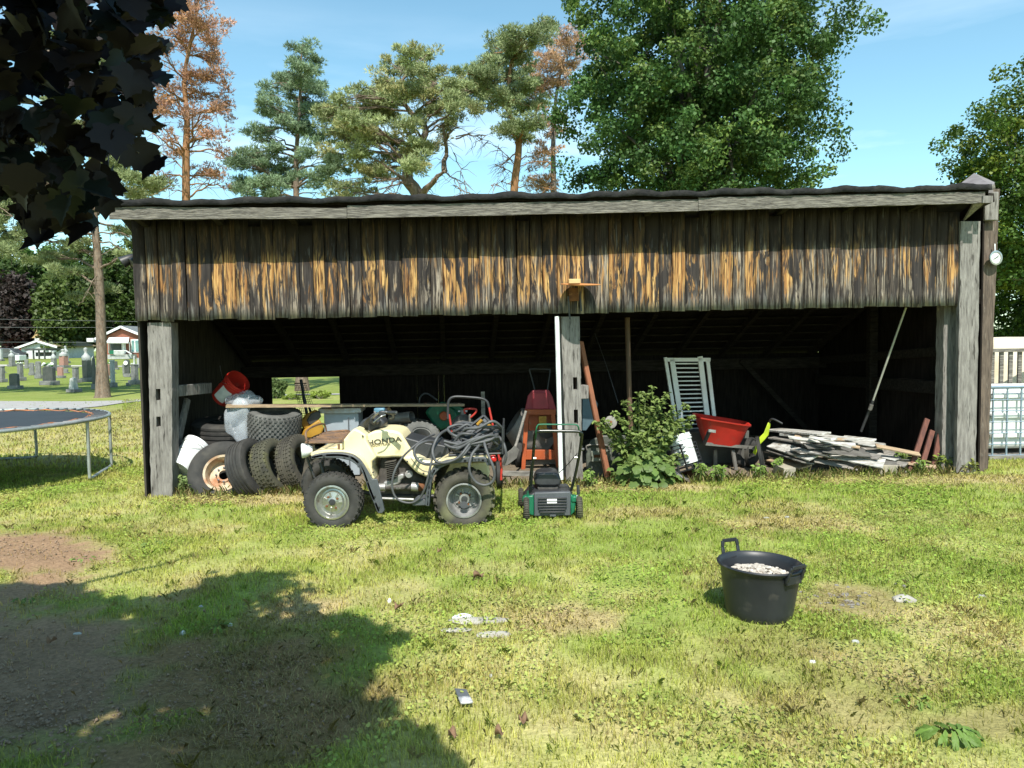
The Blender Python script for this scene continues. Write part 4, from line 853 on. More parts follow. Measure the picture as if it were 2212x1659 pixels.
# plank
mb = MB().bar(sh(489, 877, .60), sh(1000, 874, 1.25), .20, .030); tag(mb.build('plank', M_plank, smooth=0, loc=sh(489, 877, .6), bevel=.002), 'long bare plank laid across the tyres and the white cabinet', 'plank')
# white cabinet / board box
p = sh(732, 903, .95); wc = thing('cabinet', (p.x, p.y, 0), 'white metal cabinet with a peeling top edge under the plank', 'cabinet')
q = sh(690, 884, .95); r_ = sh(775, 884, .95); zt = q.z
MB().box(((q.x+r_.x)/2+.01, q.y+.22, (zt-.05)/2+.02), (r_.x-q.x-.06, .42, zt-.05), EXM).build('body', M_bluegrey, wc, bevel=.006)
MB().box(((q.x+r_.x)/2, q.y+.2, zt-.02), (r_.x-q.x+.04, .48, .06), EXM).build('top', mat('peeling_paint', (.40, .43, .45), (.30, .24, .17), 9, rough=.8, bump=.3), wc, bevel=.004)
MB().box(((q.x+r_.x)/2+.12, q.y-.004, (zt-.1)/2), (.012, .012, zt-.12), EXM).build('door_seam', M_flare, wc)
MB().box(((q.x+r_.x)/2+.10, q.y-.012, zt*.62), (.02, .02, .09), EXM).build('handle', M_concdark, wc)
# wire rack in front of the opening
p = sh(655, 930, 1.7); wr = thing('wire_rack', tuple(p), 'black wire shelf rack leaning upright in front of the back opening', 'rack')
mb = MB(); mb.bar(sh(650, 820, 1.7), sh(668, 925, 1.55), .03, .03); mb.build('upright', M_black, wr)
mb = MB()
for i in range(22): mb.tube([sh(636+i*.9, 828+i*5, 1.72), sh(662+i*1.2, 828+i*5, 1.7)], .003 if i % 5 else .007, 4)
for i in range(9): mb.tube([sh(636+i*3, 828, 1.72), sh(656+i*5, 934, 1.7)], .003, 4)
mb.build('grid', M_black, wr); MB().bar(sh(668, 880, 1.6), sh(688, 935, 1.5), .02, .02).build('side_bar', M_black, wr)
# yellow and black tool
p = sh(668, 912, .95); yt = thing('chainsaw', tuple(p), 'yellow and black power tool case between the turf tyre and the white cabinet', 'tool')
MB().prism([(648, 912), (660, 895), (682, 884), (692, 892), (690, 905), (668, 925), (655, 928)], lambda a, b: sh(a, b, .9), lambda a, b: sh(a, b, 1.2)).build('body', M_yellow, yt, bevel=.02)
MB().prism([(662, 908), (672, 893), (690, 886), (694, 900), (680, 916), (668, 918)], lambda a, b: sh(a, b, .86), lambda a, b: sh(a, b, .9)).build('grip', M_black, yt, bevel=.01)
MB().prism([(650, 945), (656, 928), (690, 905), (700, 925), (690, 950)], lambda a, b: sh(a, b, .75), lambda a, b: sh(a, b, 1.1)).build('body', M_yellow, yt, bevel=.02)
# ---- right of the tyres: dim tools at the back
p = sh(960, 895, 1.5); gt = thing('leaf_blower', tuple(p), 'dark green garden machine with a round orange knob behind the red handle frame', 'garden machine')
MB().prism([(918, 890), (935, 872), (960, 868), (985, 885), (992, 905), (975, 922), (950, 930), (932, 912)], lambda a, b: sh(a, b, 1.4), lambda a, b: sh(a, b, 1.75)).build('body', M_green, gt, bevel=.03)
MB().prism([(965, 875), (985, 870), (1005, 885), (1000, 900), (975, 912)], lambda a, b: sh(a, b, 1.5), lambda a, b: sh(a, b, 1.7)).build('body', M_green, gt, bevel=.02)
MB().lathe([(.06, 0), (.06, .04), (.05, .05), (.001, .05)], 20, Matrix.Translation(sh(959, 898, 1.38)) @ frame(-EY).to_4x4()).build('knob', M_orange, gt)
rod2 = lambda P, r, nm, m, par, k=5, closed=False: MB().tube(spline(P, k, closed), r, 8, closed).build(nm, m, par, smooth=60)
rod2([sh(905, 880, 1.5), sh(908, 858, 1.5), sh(922, 850, 1.5), sh(945, 865, 1.5)], .012, 'handle', M_black, gt)
p = sh(905, 915, 1.2); jk = thing('pipe_pile', tuple(p), 'dark stove pipe lengths and scrap heaped behind the quad bike seat', 'scrap pile')
for (u, v, u2, v2, r) in ((845, 905, 890, 900, .07), (870, 925, 905, 915, .06), (820, 935, 870, 930, .09)):
    MB().tube([sh(u, v, 1.2), sh(u2, v2, 1.05)], r, 16, cap=False).build('pipe', M_concdark, jk)
MB().blob(sh(850, 930, 1.3), (.35, .2, .13), 3, .2, 4).build('scrap', M_concdark, jk); MB().blob(sh(905, 925, 1.4), (.25, .2, .12), 3, .2, 9).build('scrap', M_concdark, jk)
rod2([sh(838, 880, 1.1), sh(850, 900, 1.1), sh(842, 905, 1.1)], .02, 'root', M_plank, jk)
p = sh(1000, 905, 1.1); sv = thing('gas_cylinder', (p.x, p.y, 0), 'small grey gas cylinder with a valve standing behind the hose heap', 'cylinder')
MB().lathe([(.001, p.z+.12), (.03, p.z+.12), (.035, p.z+.06), (.08, p.z+.04), (.15, p.z-.03), (.15, .02), (.001, .02)], 24, Matrix.Translation((p.x, p.y, 0))).build('body', M_concdark, sv); MB().tube([p+Vector((-.06, 0, .1)), p+Vector((.06, 0, .1))], .012).build('valve', M_steel, sv)
p = sh(1015, 890, .9); hs2 = thing('spade', (p.x, p.y, 0), 'spade with a red D handle standing behind the hose heap', 'spade')
MB().tube([(p.x, p.y, p.z-.03), (p.x-.02, p.y+.1, .25)], .016).build('shaft', M_boards, hs2); rod2([sh(1005, 893, .9), sh(1004, 884, .9), sh(1028, 884, .9), sh(1026, 893, .9), sh(1016, 902, .9)], .013, 'grip', M_redpaint, hs2, 4)
MB().prism([(-.1, 0), (.1, 0), (.09, .22), (-.09, .22)], lambda a, b: Vector((p.x-.02+a, p.y+.1, b+.02)), lambda a, b: Vector((p.x-.02+a, p.y+.104, b+.02))).build('blade', M_concdark, hs2)
p = sh(1044, 860, 1.4); stk_ = MB().bar(sh(1043, 846, 1.4), Vector((p.x, p.y, .0)), .05, .05); tag(stk_.build('stake', M_boards, smooth=0, loc=(p.x, p.y, 0)), 'grey wooden stake standing behind the red and black handle frame', 'stake')
# red trolley with a black top handle
p = gnd(1070, 1020); tr = thing('hand_truck', tuple(p), 'red steel hand truck with a black looped handle behind the hose heap', 'hand truck')
b_ = .12
rod2([sh(968, 905, b_), sh(968, 875, b_), sh(972, 862, b_), sh(984, 857, b_), sh(1010, 858, b_), sh(1040, 861, b_), sh(1052, 868, b_), sh(1056, 880, b_)], .016, 'handle', M_black, tr)
mb = MB(); mb.tube([sh(970, 895, b_), sh(981, 960, b_-.02), sh(990, 1010, b_-.05)], .013); mb.tube([sh(1056, 878, b_), sh(1068, 935, b_-.03), sh(1080, 1000, b_-.06)], .013)
for v in (945, 985): mb.tube([sh(978, v, b_-.03), sh(1070, v, b_-.03)], .011)
mb.build('frame', M_redpaint, tr, smooth=60)
for (u, b) in ((1078, -.1), (985, -.1)):
    c = sh(u, 1028, b); c.z = .16; tyre_mesh(Matrix.Translation(c) @ frame(EX).to_4x4(), .16, .07, .07, 2).build('wheel', M_rubber, tr)
# shovel by the mixer
p = sh(1100, 985, .55); s2 = thing('shovel', tuple(p), 'long-handled round shovel leaning on the orange cement mixer', 'shovel')
MB().tube(spline([sh(1136, 888, .75), sh(1128, 915, .7), sh(1118, 950, .6), sh(1112, 968, .55)], 5), [.018]*16, 10).build('shaft', M_boards, s2)
MB().prism([(1112, 962), (1122, 972), (1116, 990), (1095, 1006), (1084, 1008), (1083, 995), (1090, 980), (1102, 972)], lambda a, b: sh(a, b, .5), lambda a, b: sh(a, b, .515)).build('blade', M_concdark, s2, bevel=.003)
# ---------------------------------------------------------------- cement mixer
p = gnd(1165, 1012); p = sh(1165, 1012, .95); p.z = 0; cm = thing('cement_mixer', tuple(p), 'orange steel-framed cement mixer in the shade left of the middle post', 'cement mixer')
B = 1.15
mb = MB()
for (a, b, c, d) in ((1138, 893, 1130, 1018), (1194, 893, 1206, 1010)): mb.bar(sh(a, b, B), sh(c, d, B-.02), .055, .04)
for (a, b, c, d) in ((1142, 893, 1140, 1000), (1194, 893, 1200, 1000)): mb.bar(sh(a, b, B+.6), sh(c, d, B+.6), .05, .04)
for (u, v) in ((1142, 895), (1194, 895)): mb.bar(sh(u, v, B), sh(u, v, B+.62), .04, .04)
mb.bar(sh(1133, 890, B), sh(1200, 890, B), .05, .07); mb.bar(sh(1134, 982, B-.01), sh(1202, 982, B-.01), .03, .13)
mb.build('frame', M_orange, cm, bevel=.004)
MB().box(sh(1168, 912, B+.10), (.34, .06, .22), EXM).build('guard_plate', M_orange, cm, bevel=.01)
MB().box(sh(1172, 895+20, B+.02), (.10, .03, .20), EXM).build('warning_sticker', M_yellow, cm)
MB().lathe([(.001, -.30), (.20, -.28), (.33, -.05), (.33, .08), (.22, .30), (.19, .31)], 36, Matrix.Translation(sh(1150, 935, B+.40)) @ frame((-.75, -.1, .5)).to_4x4()).build('drum', mat('cement_grey', (.24, .22, .20), (.16, .14, .12), 6, rough=.9, bump=.3), cm)
MB().lathe([(.10, -.03), (.11, .02), (.04, .03)], 16, Matrix.Translation(sh(1180, 930, B+.06)) @ frame(-EY).to_4x4()).build('motor', M_black, cm)
MB().bar(sh(1135, 1000, B+.1), sh(1204, 996, B+.1), .04, .06).build('axle_bar', M_concdark, cm)
c = sh(1120, 990, B+.2); c.z = .19; tyre_mesh(Matrix.Translation(c) @ frame(EX).to_4x4(), .19, .08, .1, 2).build('wheel', M_rubber, cm)
MB().lathe([(.13, 0), (.14, .015), (.12, .02), (.02, .01)], 24, Matrix.Translation(sh(1186, 960, B-.0)) @ frame(-EY).to_4x4()).build('tilt_wheel', M_concdark, cm) if False else None
# red mower parked on the mixer
p = sh(1168, 872, B+.3); rm = thing('push_mower', tuple(p), 'dull red push mower stored on top of the orange cement mixer', 'mower')
MB().prism([(1134, 886), (1140, 855), (1150, 842), (1186, 842), (1194, 858), (1202, 886)], lambda a, b: sh(a, b, B+.05), lambda a, b: sh(a, b, B+.45)).build('deck', mat('dull_red', (.38, .045, .06), (.28, .04, .05), 6, rough=.6), rm, bevel=.02)
MB().prism([(1150, 884), (1152, 848), (1182, 848), (1186, 884)], lambda a, b: sh(a, b, B+.01), lambda a, b: sh(a, b, B+.06)).build('chute_flap', mat('dull_red', (.4, .05, .06)), rm, bevel=.01)
rod2([sh(1157, 850, B+.15), sh(1148, 815, B+.2), sh(1144, 800, B+.2), sh(1150, 797, B+.2), sh(1184, 798, B+.2), sh(1188, 802, B+.2), sh(1182, 845, B+.15)], .009, 'handle', M_black, rm, 4)
MB().bar(sh(1130, 886, B), sh(1204, 886, B), .03, .02).build('deck_lip', M_black, rm)
# white pipe
mb = MB().tube([sh(1203, 684, -.02), sh(1212, 1036, -.22)], .027, 14); tag(mb.build('drain_pipe', mat('white_pipe', (.78, .80, .78), None, 4, rough=.3), smooth=60, loc=sh(1212, 1036, -.22)), 'white plastic pipe standing upright against the left of the middle post', 'pipe')
# rusty angle steel and pole
mb = MB().bar(sh(1255, 738, .35), sh(1315, 1030, .0), .065, .02); mb.bar(sh(1252, 738, .37), sh(1311, 1030, .02), .02, .05); tag(mb.build('steel_angle', mat('red_oxide', (.27, .10, .05), (.2, .08, .04), 6, rough=.8), smooth=0, loc=sh(1315, 1030, 0)), 'red-brown steel angle bar leaning right of the middle post', 'bar')
mb = MB().tube([sh(1355, 686, .75), sh(1360, 870, .8), sh(1366, 1000, .8)], .032, 14); tag(mb.build('rusty_pole', mat('rusty_tube', (.13, .075, .04), (.08, .05, .035), 5, (1, 1, .3), rough=.7), smooth=60, loc=sh(1366, 1000, .8)), 'rusty brown tube standing upright behind the leafy bush', 'pole')
mb = MB().tube(spline([sh(1285, 720, 1.6), sh(1310, 790, 1.3), sh(1335, 870, 1.1)], 5), .006, 6); tag(mb.build('hanging_cord', M_black, loc=sh(1285, 720, 1.6)), 'thin black cord hanging diagonally behind the leafy bush', 'cord')
# compressor / generator with grey panels
p = gnd(1300, 1022); ge = thing('generator', (p.x, p.y, 0), 'grime-covered green grey generator on the ground left of the leafy bush', 'generator')
MB().prism([(1266, 1032), (1266, 975), (1276, 950), (1300, 940), (1352, 940), (1356, 1032)], lambda a, b: sh(a, b, .42), lambda a, b: sh(a, b, .95)).build('housing', mat('grimy_green', (.09, .10, .08), (.055, .06, .05), 8, rough=.6, bump=.2), ge, bevel=.02)
MB().box(sh(1298, 985, .38), (.24, .03, .13), EXM).build('panel', mat('grimy_panel', (.24, .25, .20), (.15, .16, .13), 8, rough=.6), ge, bevel=.004)
MB().box(sh(1291, 985, .36), (.09, .02, .035), EXM).build('badge', M_rust, ge)
rod2([sh(1268, 972, .4), sh(1270, 962, .4), sh(1310, 962, .4), sh(1316, 970, .4)], .010, 'carry_bar', M_concdark, ge)
MB().blob(sh(1322, 945, .5), (.07, .07, .05), 2, .3, 3).build('carburettor', M_concdark, ge)
c = sh(1319, 912, .62); wd = thing('pulley_disc', tuple(c), 'white plastic disc leaning above the generator beside the bush', 'disc')
MB().lathe([(.075, 0), (.08, .008), (.072, .012), (.03, .008), (.03, .02), (.012, .02)], 32, Matrix.Translation(c) @ frame((.1, -.95, .2)).to_4x4()).build('disc', mat('yellowed_white', (.26, .25, .22), (.18, .17, .15), 6), wd); MB().lathe([(.018, .02), (.001, .028)], 16, Matrix.Translation(c) @ frame((.1, -.95, .2)).to_4x4()).build('hub', M_rust, wd)
mb = MB().prism([(1258, 930), (1258, 842), (1268, 838), (1292, 872), (1284, 905), (1266, 930)], lambda a, b: sh(a, b, 1.0), lambda a, b: sh(a, b, 1.05)); tag(mb.build('blue_sheet', mat('faded_blue', (.09, .14, .17), (.06, .10, .12), 4, rough=.5), smooth=0, loc=sh(1270, 900, 1), bevel=.006), 'faded grey-blue plastic sheet behind the middle post', 'sheet')
# white rails (bed guard) leaning on the back
p = sh(1495, 915, 1.5); cr_ = thing('slatted_rail', tuple(p), 'white slatted rail panel leaning at the back behind the red wheelbarrow', 'panel')
def q4(u, v, b=1.5): return sh(u, v, b)
for (u0, v0, u1, v1, w) in ((1437, 772, 1466, 950, .045), (1451, 775, 1478, 950, .07), (1512, 770, 1529, 910, .07), (1528, 775, 1544, 912, .05)): MB().bar(q4(u0, v0), q4(u1, v1), w, .03, -EY).build('stile', M_whitepaint, cr_, bevel=.003)
MB().bar(q4(1440, 777), q4(1534, 777), .03, .05).build('rail', M_whitepaint, cr_)
mb = MB()
for i in range(16): t = (i+.6)/16; mb.bar(q4(1456+22*t, 780+150*t, 1.52), q4(1512+18*t, 780+148*t, 1.52), .015, .016)
mb.build('slats', M_whitepaint, cr_)
# ---------------------------------------------------------------- wheelbarrow
p = gnd(1555, 1025); wb = thing('wheelbarrow', (p.x, p.y+.9, 0), 'red plastic wheelbarrow parked in the shade of the right bay', 'wheelbarrow')
T = [(1497, 893, 1.15), (1612, 912, 1.25), (1620, 921, .55), (1512, 904, .45)]; Bt = [(1520, 955, 1.0), (1592, 962, 1.05), (1596, 964, .65), (1525, 958, .6)]
tp_ = [sh(*q) for q in T]; bt_ = [sh(*q) for q in Bt]; mb = MB(); nn = 6
def ringp(P, r=.25):
    o = []
    for i in range(4):
        a, b, c = P[i-1], P[i], P[(i+1) % 4]; o += [b.lerp(a, r), b.lerp((a+c)/2, r*.35), b.lerp(c, r)]
    return o
ro, ri_ = ringp(tp_), ringp(bt_); cc_ = sum(tp_, Vector())/4; rim_ = [p+(p-cc_).normalized()*.03 for p in ro]
K = 12; mb.v = [p+Vector((0, 0, -.012)) for p in rim_]+[p+Vector((0, 0, .012)) for p in rim_]+ro+ri_+[p.lerp(sum(bt_, Vector())/4, .1)+Vector((0, 0, .02)) for p in ri_]+[p*1 for p in ro]
for L_ in ((0, 1), (1, 2), (2, 3)):
    for k in range(K): mb.f.append((L_[0]*K+k, L_[0]*K+(k+1) % K, L_[1]*K+(k+1) % K, L_[1]*K+k))
mb.f.append(tuple(3*K+k for k in range(K)))
q = mb.build('tray', M_red, wb, smooth=45); so2 = q.modifiers.new('s', 'SOLIDIFY'); so2.thickness = .012
MB().box(sh(1572, 933, .50), (.002, .002, .002), EXM) if False else None
MB().bar(sh(1531, 930, .34), sh(1545, 932, .38), .02, .035).build('handle_grip', M_alu, wb); MB().bar(sh(1520, 960, .5), sh(1533, 930, .36), .035, .035).build('handle', M_black, wb)
mb = MB(); mb.bar(sh(1520, 958, .6), sh(1640, 968, .7), .035, .04); mb.bar(sh(1520, 955, 1.05), sh(1640, 966, .9), .035, .04); mb.build('frame', M_concdark, wb)
MB().bar(sh(1583, 972, .7), sh(1590, 1015, .65), .05, .02).build('leg', M_concdark, wb); MB().bar(sh(1545, 972, 1.0), sh(1545, 1015, 1.0), .05, .02).build('leg', M_concdark, wb)
c = sh(1612, 985, .85); c.z = .19; tyre_mesh(Matrix.Translation(c) @ frame((.2, -1, 0)).to_4x4(), .19, .09, .1, 3).build('wheel', M_rubber, wb)
# grey box under / behind
p = sh(1540, 985, 1.3); mb = MB().box((p.x, p.y, .22), (.9, .3, .44), EXM); tag(mb.build('storage_box', mat('dark_grey_board', (.10, .10, .09), (.07, .07, .06), 5, rough=.8), loc=(p.x, p.y, 0), bevel=.008), 'low dark grey box behind the wheelbarrow legs', 'box')
# white pail in a crate
ax = (-.30, -.42, .86)
t, M4 = pail(1474, 972, .12, (-.28, .25, .93), .15, .36, 'white ribbed plastic pail tipped inside the black crate right of the bush', M_white)
c = sh(1470, 1000, .10); crt = thing('milk_crate', tuple(c), 'tilted black slotted plastic crate holding the white pail beside the bush', 'crate')
m3 = frame((-.25, .25, .94)); mb = MB(); hw = .175
cc2 = sh(1468, 992, .15)
for k in range(8):
    z = -.15+k*.043
    for s1 in (-1, 1):
        mb.box(cc2+m3 @ Vector((0, s1*hw, z)), (2*hw, .010, .012), m3); mb.box(cc2+m3 @ Vector((s1*hw, 0, z)), (.010, 2*hw, .012), m3)
for s1 in (-1, 1):
    for s2_ in (-1, -.33, .33, 1): mb.box(cc2+m3 @ Vector((s1*hw, s2_*hw, 0)), (.016, .016, .32), m3); mb.box(cc2+m3 @ Vector((s2_*hw, s1*hw, 0)), (.016, .016, .32), m3)
mb.box(cc2+m3 @ Vector((0, 0, -.155)), (2*hw, 2*hw, .012), m3); mb.build('lattice', M_black, crt)
mb = MB().blob(sh(1428, 946, .2), (.06, .05, .03), 2, .1, 2); tag(mb.build('blue_scrap', M_blue, loc=sh(1428, 946, .2)), 'small scrap of bright blue plastic between the bush and the white pail', 'plastic scrap')
# bent metal sheet at the foot
c = gnd(1455, 1047)+Vector((0, .1, 0)); mb = MB()
P = [(-.22, -.08, .0), (-.03, -.02, .17), (.20, -.10, .02)]
for i in range(2):
    a, b = Vector(P[i]), Vector(P[i+1]); e = Vector((.03, .26, .02)); mb.add([c+a, c+b, c+b+e, c+a+e], [(0, 1, 2, 3)])
q = tag(mb.build('bent_sheet', mat('bent_sheet_metal', (.55, .56, .58), (.34, .30, .27), 6, rough=.35, metal=.6, spot=(.25, .15, .1), sscale=6), smooth=0, loc=c), 'folded sheet of shiny galvanised metal on the grass below the crate', 'sheet metal'); z_ = q.modifiers.new('s', 'SOLIDIFY'); z_.thickness = .006
c = gnd(1492, 1036)+Vector((0, .1, .04)); tag(MB().tube([c+Vector((-.05, 0, 0)), c+Vector((.08, .1, .02))], .05, 12, cap=False).build('rusty_can', M_rust, loc=c), 'rusty open can lying right of the folded metal sheet', 'can')
# lime green bike-like thing
p = sh(1643, 1010, .3); bk = thing('balance_bike', (p.x, p.y, 0), 'childs lime green bicycle leaning in the dark left of the lumber pile', 'bicycle')
MB().prism([(1626, 978), (1632, 984), (1640, 962), (1652, 950), (1660, 940), (1665, 915), (1659, 912), (1650, 935), (1640, 945)], lambda a, b: sh(a, b, .45), lambda a, b: sh(a, b, .50)).build('frame', M_lime, bk, bevel=.008)
c = sh(1644, 988, .42); M4 = Matrix.Translation(c) @ frame((.93, -.32, .18)).to_4x4()
tyre_mesh(M4, .27, .05, .225, 2).build('wheel', M_rubber, bk); c = sh(1622, 1000, .8); c.z = .2; tyre_mesh(Matrix.Translation(c) @ frame((.8, -.6, 0)).to_4x4(), .2, .05, .16, 2).build('wheel', M_rubber, bk)
MB().lathe([(.13, 0), (.12, .01), (.02, .02), (.001, .02)], 20, M4).build('spoke_disc', M_flare, bk)
rod2([sh(1660, 915, .5), sh(1668, 905, .4), sh(1690, 915, .3)], .012, 'handlebar', M_black, bk)
# lumber pile: each board a thing
rd = random.Random(5); o0 = sh(1700, 980, .6)
spec = [  # u0,v0,b0,u1,v1,b1,w,th,mat,label
 (1668,922,1.2,1780,930,.25,.20,.05,M_boards_w,'white painted board at the top left of the lumber pile'),
 (1690,932,.9,1802,942,.10,.10,.06,M_boards_w,'thick white block-ended board lying on the upper left of the lumber pile'),
 (1700,925,1.3,1850,945,.35,.16,.03,M_boards_w,'pale board across the middle top of the lumber pile'),
 (1760,935,1.0,1905,958,.30,.22,.03,M_boards_w,'brightest wide white board on the right top of the lumber pile'),
 (1668,940,1.0,1790,958,.15,.14,.04,M_boards,'weathered board poking out under the white block-ended board'),
 (1690,952,.9,1900,985,.10,.18,.03,M_boards,'long grey board sloping down through the middle of the pile'),
 (1668,955,.9,1760,985,.05,.16,.04,M_boards_w,'white board end at the lower left of the lumber pile'),
 (1730,962,.6,1910,1000,.0,.20,.035,M_boards_w,'long white board along the lower front of the lumber pile'),
 (1800,955,.8,1940,990,.15,.18,.02,M_boards_w,'curled white strip at the right front of the lumber pile'),
 (1850,985,.5,1958,1003,.05,.14,.03,M_boards,'grey plank at the right foot of the lumber pile'),
 (1668,972,.9,1745,998,.1,.16,.03,M_boards,'grey board low on the left of the lumber pile'),
 (1830,965,.9,1945,985,.4,.16,.04,M_boards,'dark grey board crossing the right end of the lumber pile'),
 (1668,990,.8,1740,1008,.2,.18,.04,M_plank,'brown plank at the bottom left of the lumber pile'),
 (1720,1000,.7,1900,1012,.3,.22,.03,M_boards,'lowest grey board stretched under the lumber pile'),
 (1820,940,.8,1890,948,.5,.12,.03,M_boards_w,'short white offcut on top of the right half of the pile'),
 (1780,948,.5,1840,968,.2,.12,.04,M_concdark,'dark crumpled sheet in the middle of the lumber pile')]
for (u0, v0, b0, u1, v1, b1, w, th, m, lab) in spec:
    a, b = sh(u0, v0, b0), sh(u1, v1, b1); a.z *= .92; b.z *= .92; o = MB().bar(a, b, w*1.1, th*.5, (rd.uniform(-.35, .35), -.45, 1)).build('board', m, smooth=0, loc=a, bevel=.003); tag(o, lab, 'board', 'boards piled in the right bay')
for i in range(34):
    u = rd.uniform(1700, 1915); v = 940+(u-1700)*.16+rd.uniform(-8, 45); a = sh(u, v, rd.uniform(.15, .7)); b = a+Vector((rd.uniform(.25, .7), rd.uniform(-.35, .1), rd.uniform(-.12, -.02)))
    if b.z < .03: b.z = .03
    mi = rd.randrange(4); tag(MB().bar(a, b, rd.uniform(.05, .13), rd.uniform(.006, .016), (rd.uniform(-.7, .7), -.4, 1)).build('board_offcut', (M_boards_w, M_boards, M_concdark, M_plank)[mi], smooth=0, loc=a), ('white-painted', 'grey weathered', 'dark grey', 'bare brown')[mi]+' broken offcut '+('at the left end', 'in the left half', 'in the right half', 'at the right end')[min(3, int((u-1700)/50))]+' of the lumber pile, '+('high up', 'at middle height', 'low down')[0 if v < 950+(u-1700)*.16 else 1 if v < 970+(u-1700)*.16 else 2], 'board', 'broken offcuts in the lumber pile')
for (u, v, b, w, h, lab) in ((1694, 1020, .12, .15, .13, 'concrete block propping the left front of the lumber pile'), (1905, 1012, .15, .22, .12, 'grey block under the right end of the lumber pile'), (1760, 1012, .75, .2, .12, 'grey block under the back of the lumber pile')):
    c = sh(u, v, b); c.z = h/2; tag(MB().box(c, (w, .3, h), EXM).build('support_block', mat('pale_block', (.36, .32, .24), (.27, .24, .19), 8, rough=.9), loc=(c.x, c.y, 0), bevel=.006), lab, 'block')
for i in range(2): pass
# leaning pole with black head
p = sh(1860, 930, .9); po = thing('pruning_pole', tuple(p), 'long aluminium pole with a black lower section leaning over the lumber pile', 'pole')
MB().tube([sh(1957, 664, .25), sh(1886, 865, .6)], .013, 10).build('shaft', mat('dull_alu', (.42, .42, .36), (.3, .3, .26), 5, rough=.45, metal=.3), po); MB().tube([sh(1886, 865, .6), sh(1860, 932, .75)], .018, 10).build('lower_shaft', M_black, po); MB().tube([sh(1883, 874, .6), sh(1879, 885, .62)], .026, 10).build('clamp', M_concdark, po)
for (u0, v0, u1, v1, w, lab) in ((1965, 1012, 2003, 905, .06, 'red-brown board leaning first in the right corner of the shed'), (1987, 1015, 2014, 930, .06, 'red-brown board leaning between the two outer boards in the right corner'), (2014, 1018, 2042, 880, .06, 'tall red-brown board leaning nearest the right post')):
    a = sh(u0, v0, .12); a.z = .0; b = sh(u1, v1, .26); tag(MB().bar(a, b, w, .03, (0, -1, .2)).build('leaning_board', M_redboard, smooth=0, loc=a, bevel=.003), lab, 'board', 'red-brown boards in the right corner')
# ================================================================= SCARIFIER / MOWER in front
p = gnd(1190, 1122); yM = p.y; mo = thing('lawn_scarifier', tuple(p), 'green and black petrol lawn machine standing on the grass beside the white pipe', 'lawn machine')
def cm3(x, y): return (1900+x/3.857)/1.736, (1550+y/3.857)/1.736
def Q(x, y, yo=0): return at(*cm3(x, y), yM+yo)
for (x, y, yo, r) in ((285, 1385, .0, .105), (1050, 1385, .0, .105), (208, 1195, .55, .095), (905, 1190, .55, .095)):
    c = Q(x, y, yo); c.z = r; w_ = tyre_mesh(Matrix.Translation(c) @ frame((1, 0, 0)).to_4x4(), r, .05, r*.55, 0, 30, 1, .006, kd=.003).build('wheel', M_rubber_tan, mo)
    MB().lathe([(r*.6, -.015), (r*.55, .015), (.02, .02), (.001, .02)], 20, Matrix.Translation(c) @ frame((-1 if x < 600 else 1, 0, 0)).to_4x4()).build('wheel_disc', M_black, w_)
def qpr(out, y0, y1): return MB().prism(out, lambda a, b: Q(a, b, y0), lambda a, b: Q(a, b, y0)+Vector((0, y1-y0, 0)))
qpr([(330, 1180), (390, 1150), (930, 1140), (960, 1190), (1000, 1300), (985, 1430), (940, 1490), (380, 1495), (300, 1450), (250, 1270)], .06, .50).build('deck', M_black, mo, bevel=.015)
for o_ in ([(300, 1200), (392, 1185), (400, 1485), (330, 1470), (262, 1300)], [(925, 1170), (965, 1200), (1000, 1300), (985, 1430), (925, 1485)]): qpr(o_, .03, .30).build('side_plate', M_green, mo, bevel=.01)
qpr([(400, 1150), (925, 1135), (925, 1480), (395, 1490)], .0, .06).build('rear_flap', M_flare, mo, bevel=.008)
mb = MB()
for i in range(6): y = 1215+i*40; xa_, xb_ = 450+max(0, i-3)*14, 870-max(0, i-3)*14; mb.bar(Q(xa_, y+14, -.008), Q(xb_, y+10, -.008), .014, .03, (0, -1, 0))
mb.build('flap_rib', M_black, mo, bevel=.003)
MB().box(Q(655, 1268, -.02), (.092, .006, .042)).build('sticker', M_white, mo); MB().box(Q(668, 1475, -.012), (.055, .02, .018)).build('latch', M_flare, mo)
for (x, s_) in ((275, 1), (985, -1)): qpr([(x-50, 1290), (x-45, 1220), (x, 1195), (x+45, 1220), (x+50, 1290)], .02, .12).build('wheel_cover', M_green, mo, bevel=.01)
qpr([(405, 1040), (400, 960), (440, 880), (520, 855), (700, 850), (745, 880), (790, 950), (785, 1040), (700, 1060), (480, 1060)], .20, .48).build('engine_cover', M_black, mo, bevel=.022)
qpr([(440, 1060), (750, 1060), (730, 1140), (460, 1140)], .22, .44).build('engine', M_engine, mo, bevel=.01)
MB().lathe([(.045, 0), (.045, .03), (.035, .04), (.001, .04)], 20, Matrix.Translation(Q(480, 905, .25))).build('fuel_cap', M_black, mo)
MB().box(Q(610, 878, .22), (.08, .05, .012)).build('cover_vent', M_flare, mo)
h = [Q(345, 1150, .15), Q(360, 900, .08), Q(385, 600, -.0), Q(400, 380, -.10), Q(415, 290, -.16), Q(450, 262, -.18), Q(560, 255, -.18), Q(800, 258, -.18), Q(1020, 262, -.18), Q(1080, 285, -.18), Q(1085, 340, -.15), Q(1050, 600, -.02), Q(990, 900, .08), Q(935, 1110, .15)]
MB().tube(spline(h, 5), .0145, 10).build('handle', mat('black_enamel', (.015, .02, .017), None, 5, rough=.25), mo, smooth=60)
